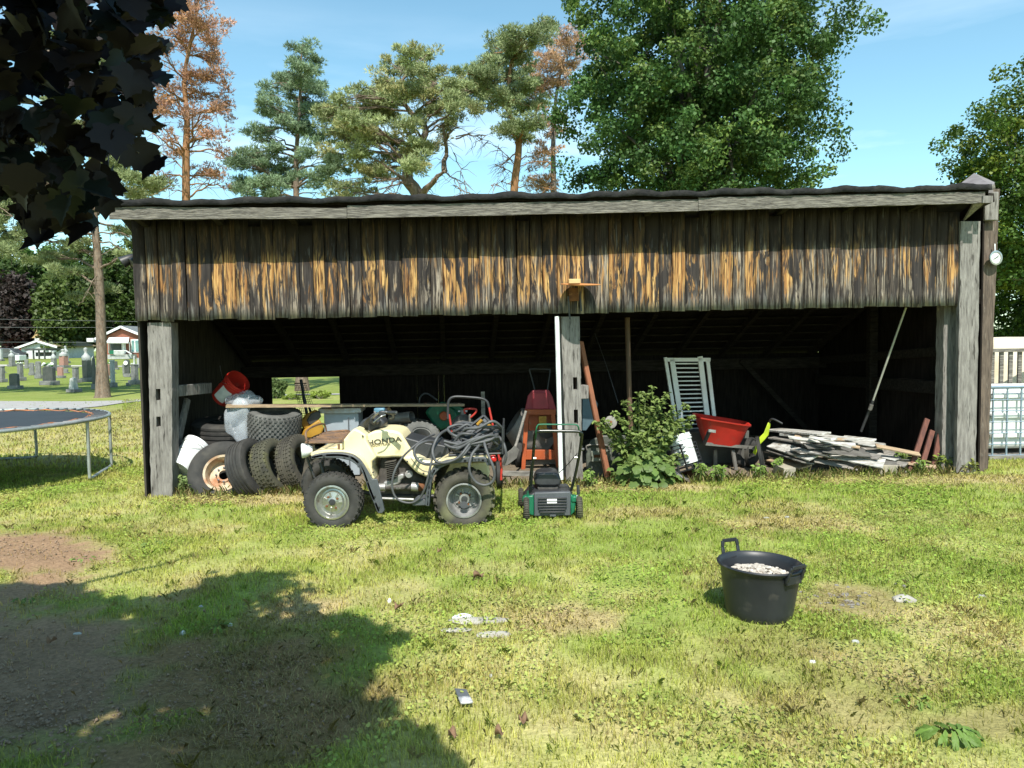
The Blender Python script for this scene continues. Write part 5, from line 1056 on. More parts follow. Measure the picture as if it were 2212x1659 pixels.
MB().tube(spline([Q(415, 370, -.1), Q(425, 320, -.16), Q(428, 230, -.2), Q(450, 175, -.2), Q(500, 160, -.2), Q(760, 162, -.2), Q(980, 162, -.2), Q(1030, 185, -.2), Q(1045, 240, -.18), Q(1058, 330, -.14)], 5), .007, 8).build('brake_bail', M_green, mo)
for (x, y) in ((400, 480), (405, 650), (1000, 640), (1098, 520)): MB().tube([Q(x-20, y, -.03), Q(x+22, y, -.03)], .014, 8).build('handle_knob', M_steel if x < 1050 else M_black, mo)
MB().tube(spline([Q(1020, 580, -.01), Q(900, 720, .1), Q(760, 860, .2)], 4), .004, 5).build('cable', M_black, mo); MB().tube(spline([Q(355, 700, 0), Q(335, 900, .1), Q(325, 1050, .2), Q(420, 1090, .25)], 4), .005, 5).build('cable', M_black, mo)
MB().tube([Q(1032, 1040, .1), Q(1038, 1170, .1)], .016, 10).build('height_lever', M_black, mo); MB().tube([Q(1038, 1180, .1), Q(960, 1230, .1)], .007, 6).build('lever_rod', M_steel, mo)
# ================================================================= TUB WITH SHELLS
p = gnd(1663, 1352); p.y += .19; tb = thing('garden_tub', tuple(p), 'round black plastic garden tub half full of pale stones on the lawn', 'tub')
zt = .312; M4 = Matrix.Translation(p) @ Matrix.Rotation(R(1.5), 4, 'Y') @ Matrix.Rotation(R(-.5), 4, 'X')
pr = [(.001, .0), (.187, .0), (.193, .006)]+[(.193+.040*i/6, .006+(zt-.03)*i/6) for i in range(1, 7)]+[(.235, zt-.02), (.250, zt-.012), (.254, zt), (.246, zt+.008), (.232, zt), (.226, zt-.03), (.205, .17), (.192, .03), (.001, .03)]
MB().lathe(pr, 56, M4).build('body', M_tub, tb, smooth=50)
for ang, lift in ((115, .075), (-58, .045)):
    a = R(ang); d = Vector((math.cos(a), math.sin(a), 0)); t_ = Vector((-d.y, d.x, 0)); w = .062
    P = [d*.238-t_*w+Vector((0, 0, zt-.05)), d*.262-t_*w*.98+Vector((0, 0, zt+lift*.5)), d*.268-t_*w*.9+Vector((0, 0, zt+lift)), d*.268+t_*w*.9+Vector((0, 0, zt+lift)), d*.262+t_*w*.98+Vector((0, 0, zt+lift*.5)), d*.238+t_*w+Vector((0, 0, zt-.05))]
    mb = MB(); P = [M4 @ q for q in P]
    for i in range(5): mb.bar(P[i], P[i+1], .022, .012, d)
    mb.build('handle', M_tub, tb, bevel=.003)
    MB().box(M4 @ (d*.236+Vector((0, 0, zt-.04))), (.02, .13, .05), (M4.to_3x3() @ Matrix.Rotation(a, 3, 'Z'))).build('handle_plate', M_tub, tb, bevel=.004)
mb = MB(); rd = random.Random(11)
for i in range(420):
    a = rd.uniform(0, 6.28); r = .195*math.sqrt(rd.random()); s_ = rd.uniform(.010, .024); z = .232+.05*max(0, 1-r/.2)+rd.uniform(-.01, .012)
    mb.blob(M4 @ Vector((r*math.cos(a), r*math.sin(a), z)), (s_, s_*rd.uniform(.6, 1), s_*.5), 1, .2, i, Matrix.Rotation(rd.uniform(0, 3), 3, 'Z'))
tag(mb.build('shell_fill', M_pebble, smooth=30, loc=M4 @ Vector((0, 0, .2))), 'pale broken shells and stones heaped inside the black tub', 'stones', kind='stuff')
# ================================================================= TRAMPOLINE
tc_ = at(-165, 905, 9.15); zT = .80; Rt = None
pr_ = at(238, 893, 9.35); pl = at(188, 918, 8.55)
cx_, cy_ = -7.35, 9.10; Rt = 1.97; zT = .77
tl = thing('trampoline', (cx_, cy_, 0), 'round trampoline with a black mat and orange-edged webbing on the left lawn', 'trampoline')
n = 72; ring = [Vector((cx_+Rt*math.cos(2*math.pi*i/n), cy_+Rt*math.sin(2*math.pi*i/n), zT)) for i in range(n)]
MB().tube(ring, .022, 12, True).build('frame_ring', M_galv, tl, smooth=60)
mb = MB(); mb.v = [Vector((cx_+(Rt-.22)*math.cos(2*math.pi*i/n), cy_+(Rt-.22)*math.sin(2*math.pi*i/n), zT-.005)) for i in range(n)]; mb.f = [tuple(range(n))]
q = mb.build('mat', M_mat, tl, smooth=0); z_ = q.modifiers.new('s', 'SOLIDIFY'); z_.thickness = .01
mb = MB()
for i in range(n):
    a0_, a1_ = 2*math.pi*i/n, 2*math.pi*(i+1)/n; mb.tube([(cx_+(Rt-.21)*math.cos(a0_), cy_+(Rt-.21)*math.sin(a0_), zT+.004+.012*math.sin(i*2.1)), (cx_+(Rt-.21+.02*math.sin(i*1.7))*math.cos(a1_), cy_+(Rt-.21+.02*math.sin(i*1.7))*math.sin(a1_), zT+.004+.012*math.sin((i+1)*2.1))], .011, 6)
mb.build('webbing', M_orangecloth, tl)
mb = MB()
for i in range(72):
    a0_ = 2*math.pi*i/72; d = .05; MB().tube([(cx_+(Rt-.20)*math.cos(a0_), cy_+(Rt-.20)*math.sin(a0_), zT+.005), (cx_+(Rt-.02)*math.cos(a0_+d), cy_+(Rt-.02)*math.sin(a0_+d), zT+.012)], .013, 6).build('spring', M_flare, tl)
for k in range(4):
    am = R(16.5+90*k) ; a1_, a2_ = am-R(16.5), am+R(16.5); P1 = Vector((cx_+Rt*math.cos(a1_), cy_+Rt*math.sin(a1_), zT)); P2 = Vector((cx_+Rt*math.cos(a2_), cy_+Rt*math.sin(a2_), zT)); f1, f2 = P1.copy(), P2.copy(); f1.z = f2.z = .03
    MB().tube(spline([P1, P1.lerp(f1, .5), P1.lerp(f1, .92), f1.lerp(f2, .06), f1.lerp(f2, .5), f1.lerp(f2, .94), P2.lerp(f2, .92), P2.lerp(f2, .5), P2], 5), .021, 10).build('leg', M_galv, tl, smooth=60)
# ================================================================= TANK WITH CAGE on the right, second one on top
p = gnd(2135, 1003); p.y += .0; yk = 9.75; x0 = at(2132, 900, yk).x; zb_ = 0.0; ztop = at(2140, 836, yk).z
ib = thing('water_tank', (x0+.6, yk+.5, 0), 'white plastic water tank in a blue-grey wire cage right of the shed', 'tank')
MB().box((x0+.62, yk+.55, (ztop+.12)/2), (1.16, 1.0, ztop-.14)).build('body', M_tarp, ib, bevel=.06)
mb = MB()
for i in range(3): mb.box((x0+.62, yk+.03, .32+i*.27), (1.1, .03, .07))
mb.build('moulded_rib', M_tarp, ib, bevel=.012)
mb = MB()
for i in range(7): xx = x0+.06+i*.19; mb.tube([(xx, yk-.03, .04), (xx, yk-.03, ztop)], .013, 8)
for i in range(7): zz = .06+(ztop-.08)*i/6; mb.tube([(x0, yk-.045, zz), (x0+1.24, yk-.045, zz)], .007, 6); mb.tube([(x0, yk-.045, zz), (x0, yk+1.1, zz)], .009, 6)
for i in range(4): mb.tube([(x0, yk+.1+i*.3, .04), (x0, yk+.1+i*.3, ztop)], .011, 8)
mb.tube([(x0, yk-.045, ztop), (x0+1.24, yk-.045, ztop)], .016); mb.build('cage', M_cage, ib, smooth=60)
MB().box((x0+.62, yk+.5, .03), (1.25, 1.15, .06)).build('pallet_base', M_boards, ib)
MB().tube(spline([at(2118, 962, yk-.1), at(2124, 975, yk-.12), at(2122, 990, yk-.12)], 4), .02).build('tap', M_white, ib)
y2 = yk+.9; z1 = at(2140, 757, y2).z; z2_ = at(2140, 829, y2).z; z3 = at(2140, 731, y2).z; x2_ = at(2134, 800, y2).x
pf = thing('slat_fence', (x2_+1.0, y2, 0), 'pale grey slatted railing fence behind the caged white tank', 'fence')
mb = MB()
for i in range(14): mb.box((x2_+.06+i*.135, y2, (z1+z2_)/2), (.055, .03, z1-z2_))
mb.build('slats', M_fascia, pf); mb = MB(); mb.box((x2_+.9, y2-.02, z1), (1.9, .06, .05)); mb.build('rail', M_fascia, pf); mb = MB(); mb.box((x2_+.9, y2-.02, z2_-.02), (1.9, .06, .05)); mb.build('rail', M_fascia, pf)
for xx in (x2_+.02, x2_+1.8): MB().box((xx, y2+.05, z1/2), (.08, .08, z1)).build('post', M_fascia, pf)
pc2 = thing('pool_cover', (x2_+1.3, y2+1.4, 0), 'cream domed tarpaulin-covered pool behind the slatted fence', 'pool')
MB().lathe([(1.45, 0), (1.45, z3-.12), (1.40, z3-.03), (1.2, z3), (.001, z3+.02)], 40, Matrix.Translation((x2_+1.35, y2+1.6, 0))).build('wall', mat('cream_vinyl', (.62, .50, .33), (.72, .66, .52), 2, rough=.6), pc2)
# ================================================================= TREES
def cards(P, Nn, ln, wd, rg, fold=.25, pent=False):
    """diamond leaves: P centres (n,3), Nn normals (n,3)"""
    n = len(P); a = rg.normal(size=(n, 3)); t = np.cross(a, Nn); t /= np.linalg.norm(t, axis=1, keepdims=True)+1e-9; b = np.cross(Nn, t)
    ln = ln*rg.uniform(.6, 1.25, (n, 1)); w = wd*rg.uniform(.6, 1.25, (n, 1)); f = fold*w*Nn
    V = np.stack([P-t*ln*.5, P+b*w*.5+f-t*ln*.08, P+t*ln*.5, P-b*w*.5+f-t*ln*.08], 1).reshape(-1, 3)
    i = np.arange(n)*4; return V, np.stack([i, i+1, i+2, i+3], -1)
def unit(n, rg): v = rg.normal(size=(n, 3)); return v/np.linalg.norm(v, axis=1, keepdims=True)
def leafcloud(C, Rr, per, ln, wd, base, rg, up=.5, var=.25, hue=None):
    """C (m,3) cluster centres, Rr (m,3) radii"""
    C = np.asarray(C); Rr = np.asarray(Rr); m = len(C); k = np.repeat(np.arange(m), per); n = len(k)
    d = unit(n, rg); r = rg.random((n, 1))**.45; P = C[k]+d*r*Rr[k]; N = d*.6+unit(n, rg)*.8+np.array([0, 0, up]); N /= np.linalg.norm(N, axis=1, keepdims=True)
    V, Fc = cards(P, N, ln, wd, rg); cj = rg.uniform(1-var, 1+var, (m, 1))[k]*rg.uniform(.8, 1.2, (n, 1)); base = np.array(base); c = base*cj
    if hue is not None: h = (rg.random((m, 1))[k] > .6)*rg.random((n, 1)); c = c*(1-h)+np.array(hue)*h*cj
    return V, Fc, c
def needles(C, Rr, per, ln, wd, base, rg, blades=5, hue=None):
    C = np.asarray(C); Rr = np.asarray(Rr); m = len(C); k = np.repeat(np.arange(m), per); n = len(k)
    d = unit(n, rg); r = rg.random((n, 1))**.5; T = C[k]+d*r*Rr[k]; out = d*.5+np.array([0, 0, .5])+unit(n, rg)*.5; out /= np.linalg.norm(out, axis=1, keepdims=True)
    T = np.repeat(T, blades, 0); o = np.repeat(out, blades, 0)+unit(n*blades, rg)*.75; o /= np.linalg.norm(o, axis=1, keepdims=True); s = np.cross(o, unit(n*blades, rg)); s /= np.linalg.norm(s, axis=1, keepdims=True)+1e-9
    L_ = ln*rg.uniform(.6, 1.2, (n*blades, 1)); w = wd*.5
    V = np.stack([T-s*w*.5, T+s*w*.5, T+o*L_*.6+s*w, T+o*L_, T+o*L_*.6-s*w], 1).reshape(-1, 3); i = np.arange(n*blades)*5
    cj = rg.uniform(.75, 1.25, (m, 1))[k]*rg.uniform(.8, 1.2, (n, 1)); c = np.array(base)*cj
    if hue is not None: h = (rg.random((m, 1))[k] > .72)*rg.uniform(.3, 1, (n, 1)); c = c*(1-h)+np.array(hue)*h*cj
    return V, np.stack([i, i+1, i+2, i+3, i+4], -1), np.repeat(c, blades, 0)
def limb(mb, a, b, r0, r1, rd, wob=.12, n=6, k=7):
    a = Vector(a); b = Vector(b); l = (b-a).length; P = []
    for i in range(n+1):
        t = i/n; p = a.lerp(b, t); j = math.sin(math.pi*t)*l*wob*.6
        P.append(p+Vector((rd.uniform(-j, j)*.5, rd.uniform(-j, j)*.5, rd.uniform(-j, j)*.5+l*.06*math.sin(math.pi*t))))
    mb.tube(P, [r0+(r1-r0)*i/n for i in range(n+1)], k)
    return P
def pine(label, Y, trunk, clumps, base, seed, bark=M_bark, limbs=(), dead=0, cat='pine tree', per=62, hue=None, name='pine_tree', zbase=None, spread=1.5, ln=.15, density=1, deadcol=None):
    """trunk: list of (u, v, radius) from foot to top; clumps: (u, v, ru, rv[, n])"""
    rg = np.random.default_rng(seed); rd = random.Random(seed); foot = at(trunk[0][0], trunk[0][1], Y); foot.z = 0
    t = thing(name, tuple(foot), label, cat, 'pines behind the shed'); tk = [foot+Vector((0, 0, -.1))]+[at(u, v, Y) for u, v, r in trunk[1:]]
    k = 5; sm = spline(tk, k); rr = [trunk[0][2]*.8]+[r*.68 for u, v, r in trunk[1:]]; rs = [rr[i//k]+(rr[min(i//k+1, len(rr)-1)]-rr[i//k])*(i % k)/k for i in range(len(sm))]; rs[0] *= 1.25
    mb = MB().tube(sm, rs, 12); px = Y/F; C = []; Rr = []; hasl = []
    for (u, v, ru, rv) in clumps:
        dY = rd.uniform(-spread, spread); c = at(u, v, Y+dY); nsub = max(3, int(ru*rv/100*density)); cand = [p for p in sm if p.z < c.z+.3 and p.z > 2.0] or [sm[len(sm)//2]]
        a = min(cand, key=lambda p: (p-c).length+rd.uniform(0, .8)); ia = min(range(len(sm)), key=lambda i: (sm[i]-a).length)
        Pl = limb(mb, a, c, min(rs[ia]*.5, .03+ru*px*.03), .015, rd, .16)
        for j in range(nsub):
            o = Vector((rd.gauss(0, ru*.48)*px, rd.gauss(0, max(ru*.4*px, .4)), rd.gauss(0, rv*.45)*px)); q = c+o; s_ = rd.uniform(.6, 1.2); C.append(q); Rr.append((.34*s_, .34*s_, .14*s_)); limb(mb, Pl[rd.randint(2, 5)], q, .018, .007, rd, .12, 3, 4)
    for (u0, v0, u1, v1, r) in limbs: 
        a = at(u0, v0, Y); b = at(u1, v1, Y+rd.uniform(-1, 1)*spread*.8); Pl = limb(mb, a, b, r, r*.3, rd, .15, 7)
        for j in range(dead):
            q = Pl[rd.randint(2, 7)]; limb(mb, q, q+Vector((rd.uniform(-.7, .7), rd.uniform(-.5, .5), rd.uniform(-.7, .25))), .014, .004, rd, .3, 4, 3)
    mb.build('trunk', bark, t, smooth=60); V, Fc, c = needles([tuple(x) for x in C], Rr, per, ln, .022, base, rg, hue=hue); npmesh('crown', V, Fc, M_needle, t, c)
    return t
GP = (.15, .20, .075)
BR = mat('brown_twig', (.20, .13, .09), (.12, .08, .06), 5, rough=.9)
# dead russet pine on the left
pine('tall dead russet-needled pine above the left end of the roof', 27, [(402, 846, .26), (404, 600, .24), (402, 430, .21), (402, 330, .19), (404, 250, .14), (398, 170, .11), (412, 90, .08), (428, 10, .05), (432, -60, .02)],
 [(425,8,44,26),(392,40,38,26),(440,45,44,26),(372,75,36,18),(452,85,32,26),(410,110,40,18),(350,130,30,16),(448,130,36,22),(430,160,36,14),(460,170,36,18),(400,180,42,18),(350,178,26,12),(470,210,34,14),(360,228,46,20),(412,215,30,14),(328,240,36,16),(440,240,36,16),(486,240,28,16),(395,255,26,12),(460,290,32,14),(484,330,24,14),(430,300,20,20),(355,300,26,10),(455,380,28,22),(380,330,16,20),(475,395,20,20),(350,380,22,14),(330,200,24,14)],
 (.52, .28, .16), 41, M_barko, [(402,345,330,288,.05),(402,345,345,270,.04),(404,400,480,402,.03),(402,395,450,370,.03),(402,300,460,262,.03),(402,260,500,236,.03),(402,370,345,330,.02),(403,420,350,410,.02)], dead=14, per=24, hue=(.50, .29, .23), density=1.4, ln=.15, spread=1.6)
# blue-green pine
pine('full blue-green pine left of centre behind the shed roof', 28, [(653, 845, .32), (645, 600, .25), (640, 430, .17), (640, 340, .13), (646, 250, .10), (650, 170, .07), (652, 100, .03)],
 [(655,98,16,14),(660,125,26,18),(650,150,28,18),(672,165,22,18),(618,172,34,12),(646,185,40,18),(588,190,22,10),(685,200,28,16),(622,215,40,16),(575,230,24,12),(600,245,42,16),(655,235,44,20),(700,240,30,18),(560,290,30,12),(580,300,34,12),(620,270,36,14),(655,285,34,16),(690,280,36,18),(550,335,36,20),(585,330,34,18),(530,360,36,18),(545,395,46,20),(600,380,46,22),(520,410,34,16),(640,400,44,20),(680,330,30,18),(700,390,36,22),(570,420,50,14),(640,350,20,16),(720,360,30,18)],
 (.24, .32, .19), 42, M_bark, [(640,400,745,345,.05),(640,330,560,300,.04),(640,420,700,420,.03)], dead=2, per=62, spread=1.8, density=1.4)
# spreading yellow-green pine
pine('wide yellow-green pine with a crooked forked trunk in the centre', 26, [(935, 842, .34), (930, 600, .36), (905, 432, .34), (880, 385, .30), (895, 330, .22), (920, 280, .16), (885, 240, .12), (860, 190, .08), (900, 140, .05)],
 [(885,120,26,18),(920,122,28,16),(860,150,34,18),(905,155,40,20),(840,180,36,16),(870,195,44,22),(915,185,38,16),(800,205,36,18),(835,215,50,22),(780,232,38,18),(745,250,34,16),(770,268,50,20),(825,255,50,22),(740,290,44,20),(800,300,50,20),(845,305,40,18),(770,330,44,20),(880,270,36,16),(905,320,36,16),(890,360,40,14),(830,370,46,16),(800,365,40,14),(930,215,40,18),(965,195,44,18),(1000,205,40,16),(1030,190,34,16),(940,240,38,14),(990,230,44,14),(760,400,36,16),(725,345,30,20),(920,330,34,14),(960,270,30,12),(870,335,40,16),(735,215,26,12),(705,250,30,20),(740,420,30,14)],
 (.34, .38, .18), 43, M_bark, [(905,432,960,370,.15),(960,370,965,300,.11),(965,300,985,275,.05),(965,330,955,265,.07),(985,300,1050,292,.03),(985,295,1065,310,.025),(960,370,1000,420,.03),(900,400,820,410,.05),(885,395,800,340,.06),(800,340,740,280,.04),(920,280,990,240,.05),(990,240,1060,225,.03),(925,200,945,180,.05),(900,340,850,330,.04),(980,400,1040,440,.02),(870,380,820,430,.04),(880,380,845,430,.03),(980,330,1010,420,.02)], dead=11, per=55, hue=(.42, .38, .16), spread=2.6, density=1.7)
# second tall pine to the right
pine('tall bare-trunked pine with a flat green top right of centre', 27, [(1117, 842, .30), (1114, 600, .26), (1110, 425, .22), (1120, 330, .18), (1118, 280, .15), (1100, 240, .12), (1100, 170, .09), (1110, 110, .06), (1130, 70, .03)],
 [(1165,62,26,14),(1185,50,16,10),(1130,78,40,16),(1150,92,40,14),(1095,90,34,14),(1070,105,26,12),(1120,112,40,12),(1080,130,44,16),(1040,140,34,12),(1120,145,44,12),(1050,165,44,16),(1100,170,44,14),(1010,160,26,10),(1140,190,44,14),(1080,205,44,18),(1110,230,46,18),(1035,200,40,16),(1150,225,34,16),(1110,275,34,14),(1145,270,34,14),(1085,285,20,10),(1120,295,34,12)],
 (.30, .35, .17), 44, M_barko, [(1114,310,1160,270,.06),(1160,270,1190,230,.04),(1150,285,1165,225,.05),(1118,330,1080,360,.03),(1120,350,1170,330,.025),(1122,360,1190,350,.02),(1112,400,1060,400,.02),(1112,405,1190,410,.02),(1114,380,1070,355,.02),(1116,360,1060,310,.02)], dead=15, per=60, spread=1.9, density=1.7)
# second russet one behind it
pine('dead russet pine partly hidden behind the big leafy maple', 31, [(1200, 835, .28), (1198, 600, .24), (1196, 430, .2), (1195, 320, .15), (1200, 220, .1), (1215, 140, .06), (1230, 80, .03)],
 [(1225,80,36,16),(1210,100,44,16),(1250,100,36,18),(1180,120,40,16),(1230,130,50,18),(1165,145,40,18),(1200,150,46,18),(1145,180,34,16),(1180,180,46,18),(1220,180,40,20),(1160,205,34,16),(1190,290,24,18),(1175,330,30,26),(1200,260,30,20),(1180,400,34,24),(1150,390,26,20)],
 (.55, .34, .20), 45, M_deadbark, [(1196,360,1140,330,.03),(1196,400,1140,410,.02),(1197,300,1150,260,.03)], dead=12, per=26, hue=(.40, .26, .20), density=1.6)
# the pine in the cemetery at the left, its foot on the lawn beyond the driveway
pine('tall scots pine with a bare trunk at the cemetery edge beside the driveway', 25.6, [(222, 857, .34), (220, 780, .25), (218, 700, .24), (214, 600, .21), (208, 520, .18), (203, 450, .15), (196, 330, .11), (190, 200, .07), (186, 80, .04)],
 [(240,365,60,16),(300,385,44,12),(270,405,46,12),(330,395,24,10),(60,420,70,26),(20,450,60,26),(110,440,50,20),(150,400,50,20),(250,340,50,14),(40,380,50,20),(100,360,60,22),(180,300,60,20),(60,300,60,24),(150,585,36,14),(100,560,44,14),(130,470,40,14),(255,450,40,12),(300,560,30,8),(210,620,30,10),(175,640,26,9),(20,520,40,16),(280,500,34,8),(120,250,60,20),(200,220,50,18),(80,500,44,12),(310,425,30,10),(160,530,34,12),(200,150,60,26),(160,90,50,26)],
 (.30, .34, .16), 46, M_bark, [(207,520,300,555,.035),(207,505,310,520,.03),(210,560,110,520,.03),(110,520,30,550,.02),(212,470,130,490,.02),(205,450,60,500,.03),(206,460,300,470,.02),(214,590,185,640,.02),(203,440,320,440,.02)], dead=8, per=95, spread=2.2, density=1.15)
pine('broad scots pine whose branches reach in from the left edge', 26.5, [(-130, 856, .3), (-128, 700, .24), (-120, 520, .2), (-118, 330, .14), (-110, 150, .06)],
 [(-90,380,80,30),(10,400,50,18),(-20,470,60,24),(20,540,30,16),(-140,300,90,40),(-60,250,70,30),(-180,420,80,36),(-100,500,80,30),(-150,180,80,40),(-40,340,60,24),(-230,340,70,34),(-210,500,70,30),(-90,130,70,36),(10,330,40,14)],
 (.28, .33, .15), 47, M_bark, [(-120,480,40,560,.04),(-120,420,30,470,.04)], dead=8, per=80, spread=2.6, density=1.1)
# trunks seen only through the back opening are those above; big maple behind the shed
def broad(label, foot, H, C0, R0, ncl, per, ln, base, seed, bark=M_barkg, hue=None, name='leafy_tree', cat='tree', cr=.42, tr=.25, group=None, flat=.75, up=.45, nl=22, shell=.55, M=None, low=None):
    rg = np.random.default_rng(seed); rd = random.Random(seed); t = thing(name, tuple(foot), label, cat, group)
    d = unit(ncl, rg); ph = rg.uniform(0, 6.28, 6); lump = 1+.13*np.sin(3.1*d[:, 0]*3+ph[0])*np.sin(2.7*d[:, 2]*3+ph[1])+.10*np.sin(5*d[:, 1]+ph[2]+4*d[:, 2])
    r = rg.random(ncl)**shell; C = np.array(C0)+d*(r*lump)[:, None]*np.array(R0)
    if low is not None: C = C[C[:, 2] > low]
    s = rg.uniform(.6, 1.3, (len(C), 1)); Rr = s*np.array([cr, cr, cr*flat]); V, Fc, c = leafcloud(C, Rr, per, ln, ln*.72, base, rg, up, .28, hue)
    npmesh('crown', V, Fc, M_leaf, t, c); mb = MB(); f = Vector(foot); top = Vector(C0)+Vector((0, 0, R0[2]*.35)); tp_ = spline([f+Vector((0, 0, -.2)), f.lerp(top, .3), f.lerp(top, .6)+Vector((.1, 0, 0)), top], 6)
    mb.tube(tp_, [tr*(1-.8*i/(len(tp_)-1)) for i in range(len(tp_))], 10)
    for i in range(nl):
        a = tp_[rd.randint(5, len(tp_)-2)]; b = Vector(C[rd.randrange(len(C))]); limb(mb, a, b, tr*.32, .02, rd, .12, 6, 6)
    mb.build('trunk', bark, t, smooth=60); return t
Ym = 18.5; c0 = at(1535, 165, Ym)
broad('huge dense green maple rising behind the middle of the shed roof', (c0.x-.3, Ym, 0), 12, (c0.x-.18, Ym, c0.z+.1), (3.42, 3.2, 4.85), 1250, 120, .105, (.085, .165, .045), 51, hue=(.19, .26, .06), cr=.36, tr=.32, nl=40, shell=.36, low=4.3)
c0 = at(2290, 400, 19); broad('large green tree cut by the right edge behind the timber pole', (c0.x+.5, 19, 0), 8, (c0.x, 19, c0.z), (3.0, 2.6, 3.1), 760, 100, .105, (.085, .15, .025), 52, hue=(.22, .26, .03), cr=.36, tr=.25, nl=18, shell=.42)
c0 = at(2290, 640, 21); broad('dark lower tree behind the caged tank at the right edge', (c0.x+.5, 21, 0), 6, (c0.x, 21, 2.4), (3.0, 2.2, 2.3), 420, 60, .13, (.07, .125, .02), 53, cr=.36, tr=.18, nl=10, shell=.42)
# woodland beyond the cemetery: single trees, 95-130 m away
wood = [(u_, y_, r_, v_-45, k_) for u_, y_, r_, v_, k_ in [(-60,113,150,560,.9),(20,108,120,600,1),(95,118,130,555,1.0),(150,104,80,640,1),(185,125,110,560,.9),(245,112,110,590,1.05),(300,124,120,540,1),(360,110,110,570,.95),(450,120,120,560,1),(120,96,46,655,.9),(560,118,130,560,1),(-150,110,130,560,1),(35,98,60,650,.7)]]
kinds = ['behind the garage at the far left','left of the white garage','tall and broad above the garage','small and dark right of the garage','behind the two wires left of the pine','right of the tall pine trunk','behind the brick house','over the brick house roof','hidden mostly by the shed','slender beside the garage','beyond the shed','beyond the left edge','purple-tinged near the parked car']
for i, (u, Y_, ru, vt, k) in enumerate(wood):
    zt = at(u, vt, Y_).z; rx = ru*Y_/F*.62; f = Vector((at(u, 700, Y_).x, Y_, .75)); g_ = (.06*k, .10*k, .022) if i % 3 else (.085, .12, .026)
    if i == 12: g_ = (.05, .035, .032)
    if i == 2: g_ = (.075, .14, .028)
    broad('leafy woodland tree, '+kinds[i], f, zt, (f.x, Y_, (zt+2.4)/2), (rx, rx*.8, (zt-1.4)/2), 300, 42, .62, g_, 60+i, cr=1.2, tr=.35, name='woodland_tree', group='trees beyond the cemetery', nl=8, shell=.42)
# hedge and shrubs in front of the garage / house
def shrub(u, v, ru, rv, label, base, seed, name='shrub', n=36, per=40, ln=None):
    p = gnd(u, v); s = p.y/F; rg = np.random.default_rng(seed); d = unit(n, rg); C = np.array([p.x, p.y+ru*s*.5, p.z+rv*s*.5])+d*rg.random((n, 1))**.5*np.array([ru*s*.85, ru*s*.4, rv*s*.42])
    L_ = ln or max(.05, 3.2*s); V, Fc, c = leafcloud(C, np.full((n, 3), rv*s*.22), per, L_, L_*.7, base, rg); t = thing(name, tuple(p), label, 'shrub'); npmesh('foliage', V, Fc, M_leaf, t, c); mb = MB(); rd = random.Random(seed)
    for i in range(6): limb(mb, p, Vector(C[rd.randrange(n)]), .03*s*30*.3, .01, rd, .1, 3, 4)
    mb.build('stems', M_barkg, t); return t
shrub(80, 783, 24, 16, 'round green hedge in front of the white garage', (.17, .24, .06), 81); shrub(38, 787, 14, 10, 'low yellow-green shrub left of the garage hedge', (.22, .25, .06), 82)
shrub(300, 776, 26, 14, 'yellow-flecked shrub under the picture window of the brick house', (.24, .24, .05), 83); shrub(236, 778, 12, 8, 'small green shrub beside the porch of the brick house', (.16, .22, .05), 84)
shrub(228, 762, 7, 6, 'dark rounded shrub left of the porch railing', (.12, .18, .05), 85); shrub(597, 861, 22, 44, 'bushy juniper seen through the back opening of the shed', (.13, .18, .06), 86, ln=.10, per=60)
shrub(690, 862, 30, 16, 'low yellow-green weeds beyond the back opening', (.26, .33, .06), 87, ln=.12); shrub(625, 864, 24, 10, 'low weeds left of the pine foot beyond the back opening', (.24, .31, .06), 88, ln=.12)
# ================================================================= BUILDINGS FAR BEHIND
def gable_house(label, name, Yh, ul, ur, vbase, uap, vap, vel, ver, depth, wallm, roofm, over=2.5):
    zg = terr(0, Yh); pL, pR, ap = at(ul, 700, Yh), at(ur, 700, Yh), at(uap, vap, Yh); eL, eR = at(ul, vel, Yh), at(ur, ver, Yh); t = thing(name, ((pL.x+pR.x)/2, Yh, zg), label, 'house')
    out = [(eL.x+.5, zg-.1), (eR.x-.5, zg-.1), (eR.x-.5, eR.z-.05), (ap.x, ap.z-.25), (eL.x+.5, eL.z-.05)]
    MB().prism(out, lambda a, b: Vector((a, Yh+.4, b)), lambda a, b: Vector((a, Yh+depth, b))).build('wall', wallm, t, smooth=0)
    for e, nm in ((eL, 0), (eR, 1)):
        q = [Vector((e.x, Yh, e.z)), Vector((ap.x, Yh, ap.z)), Vector((ap.x, Yh+depth, ap.z)), Vector((e.x, Yh+depth, e.z))]; mb = MB(); mb.add(q, [(0, 1, 2, 3)]); o = mb.build('roof', roofm, t, smooth=0); z = o.modifiers.new('s', 'SOLIDIFY'); z.thickness = .14; z.offset = 0
        MB().bar(Vector((e.x, Yh-.06, e.z-.08)), Vector((ap.x, Yh-.06, ap.z-.08)), .08, .26, (0, -1, 0) if False else (0, 0, 1)).build('fascia', M_whitepaint, t)
    return t, zg
hs_t, zg = gable_house('red brick bungalow with a white porch awning beyond the graves', 'brick_house', 84, 205, 352, 775, 260.6, 704.5, 731, 741, 11, M_brick, M_shingle)
def hb_(u0, v0, u1, v1, Yq, dep, nm, m, par=None, bevel=0):
    a, b = at(u0, v0, Yq), at(u1, v1, Yq); return MB().box(((a.x+b.x)/2, Yq+dep/2, (a.z+b.z)/2), (abs(b.x-a.x), dep, abs(a.z-b.z))).build(nm, m, par or hs_t, smooth=0, bevel=bevel)
hb_(238, 714.5, 292, 707, 84.36, .04, 'gable_vent', M_stone_l) if False else None
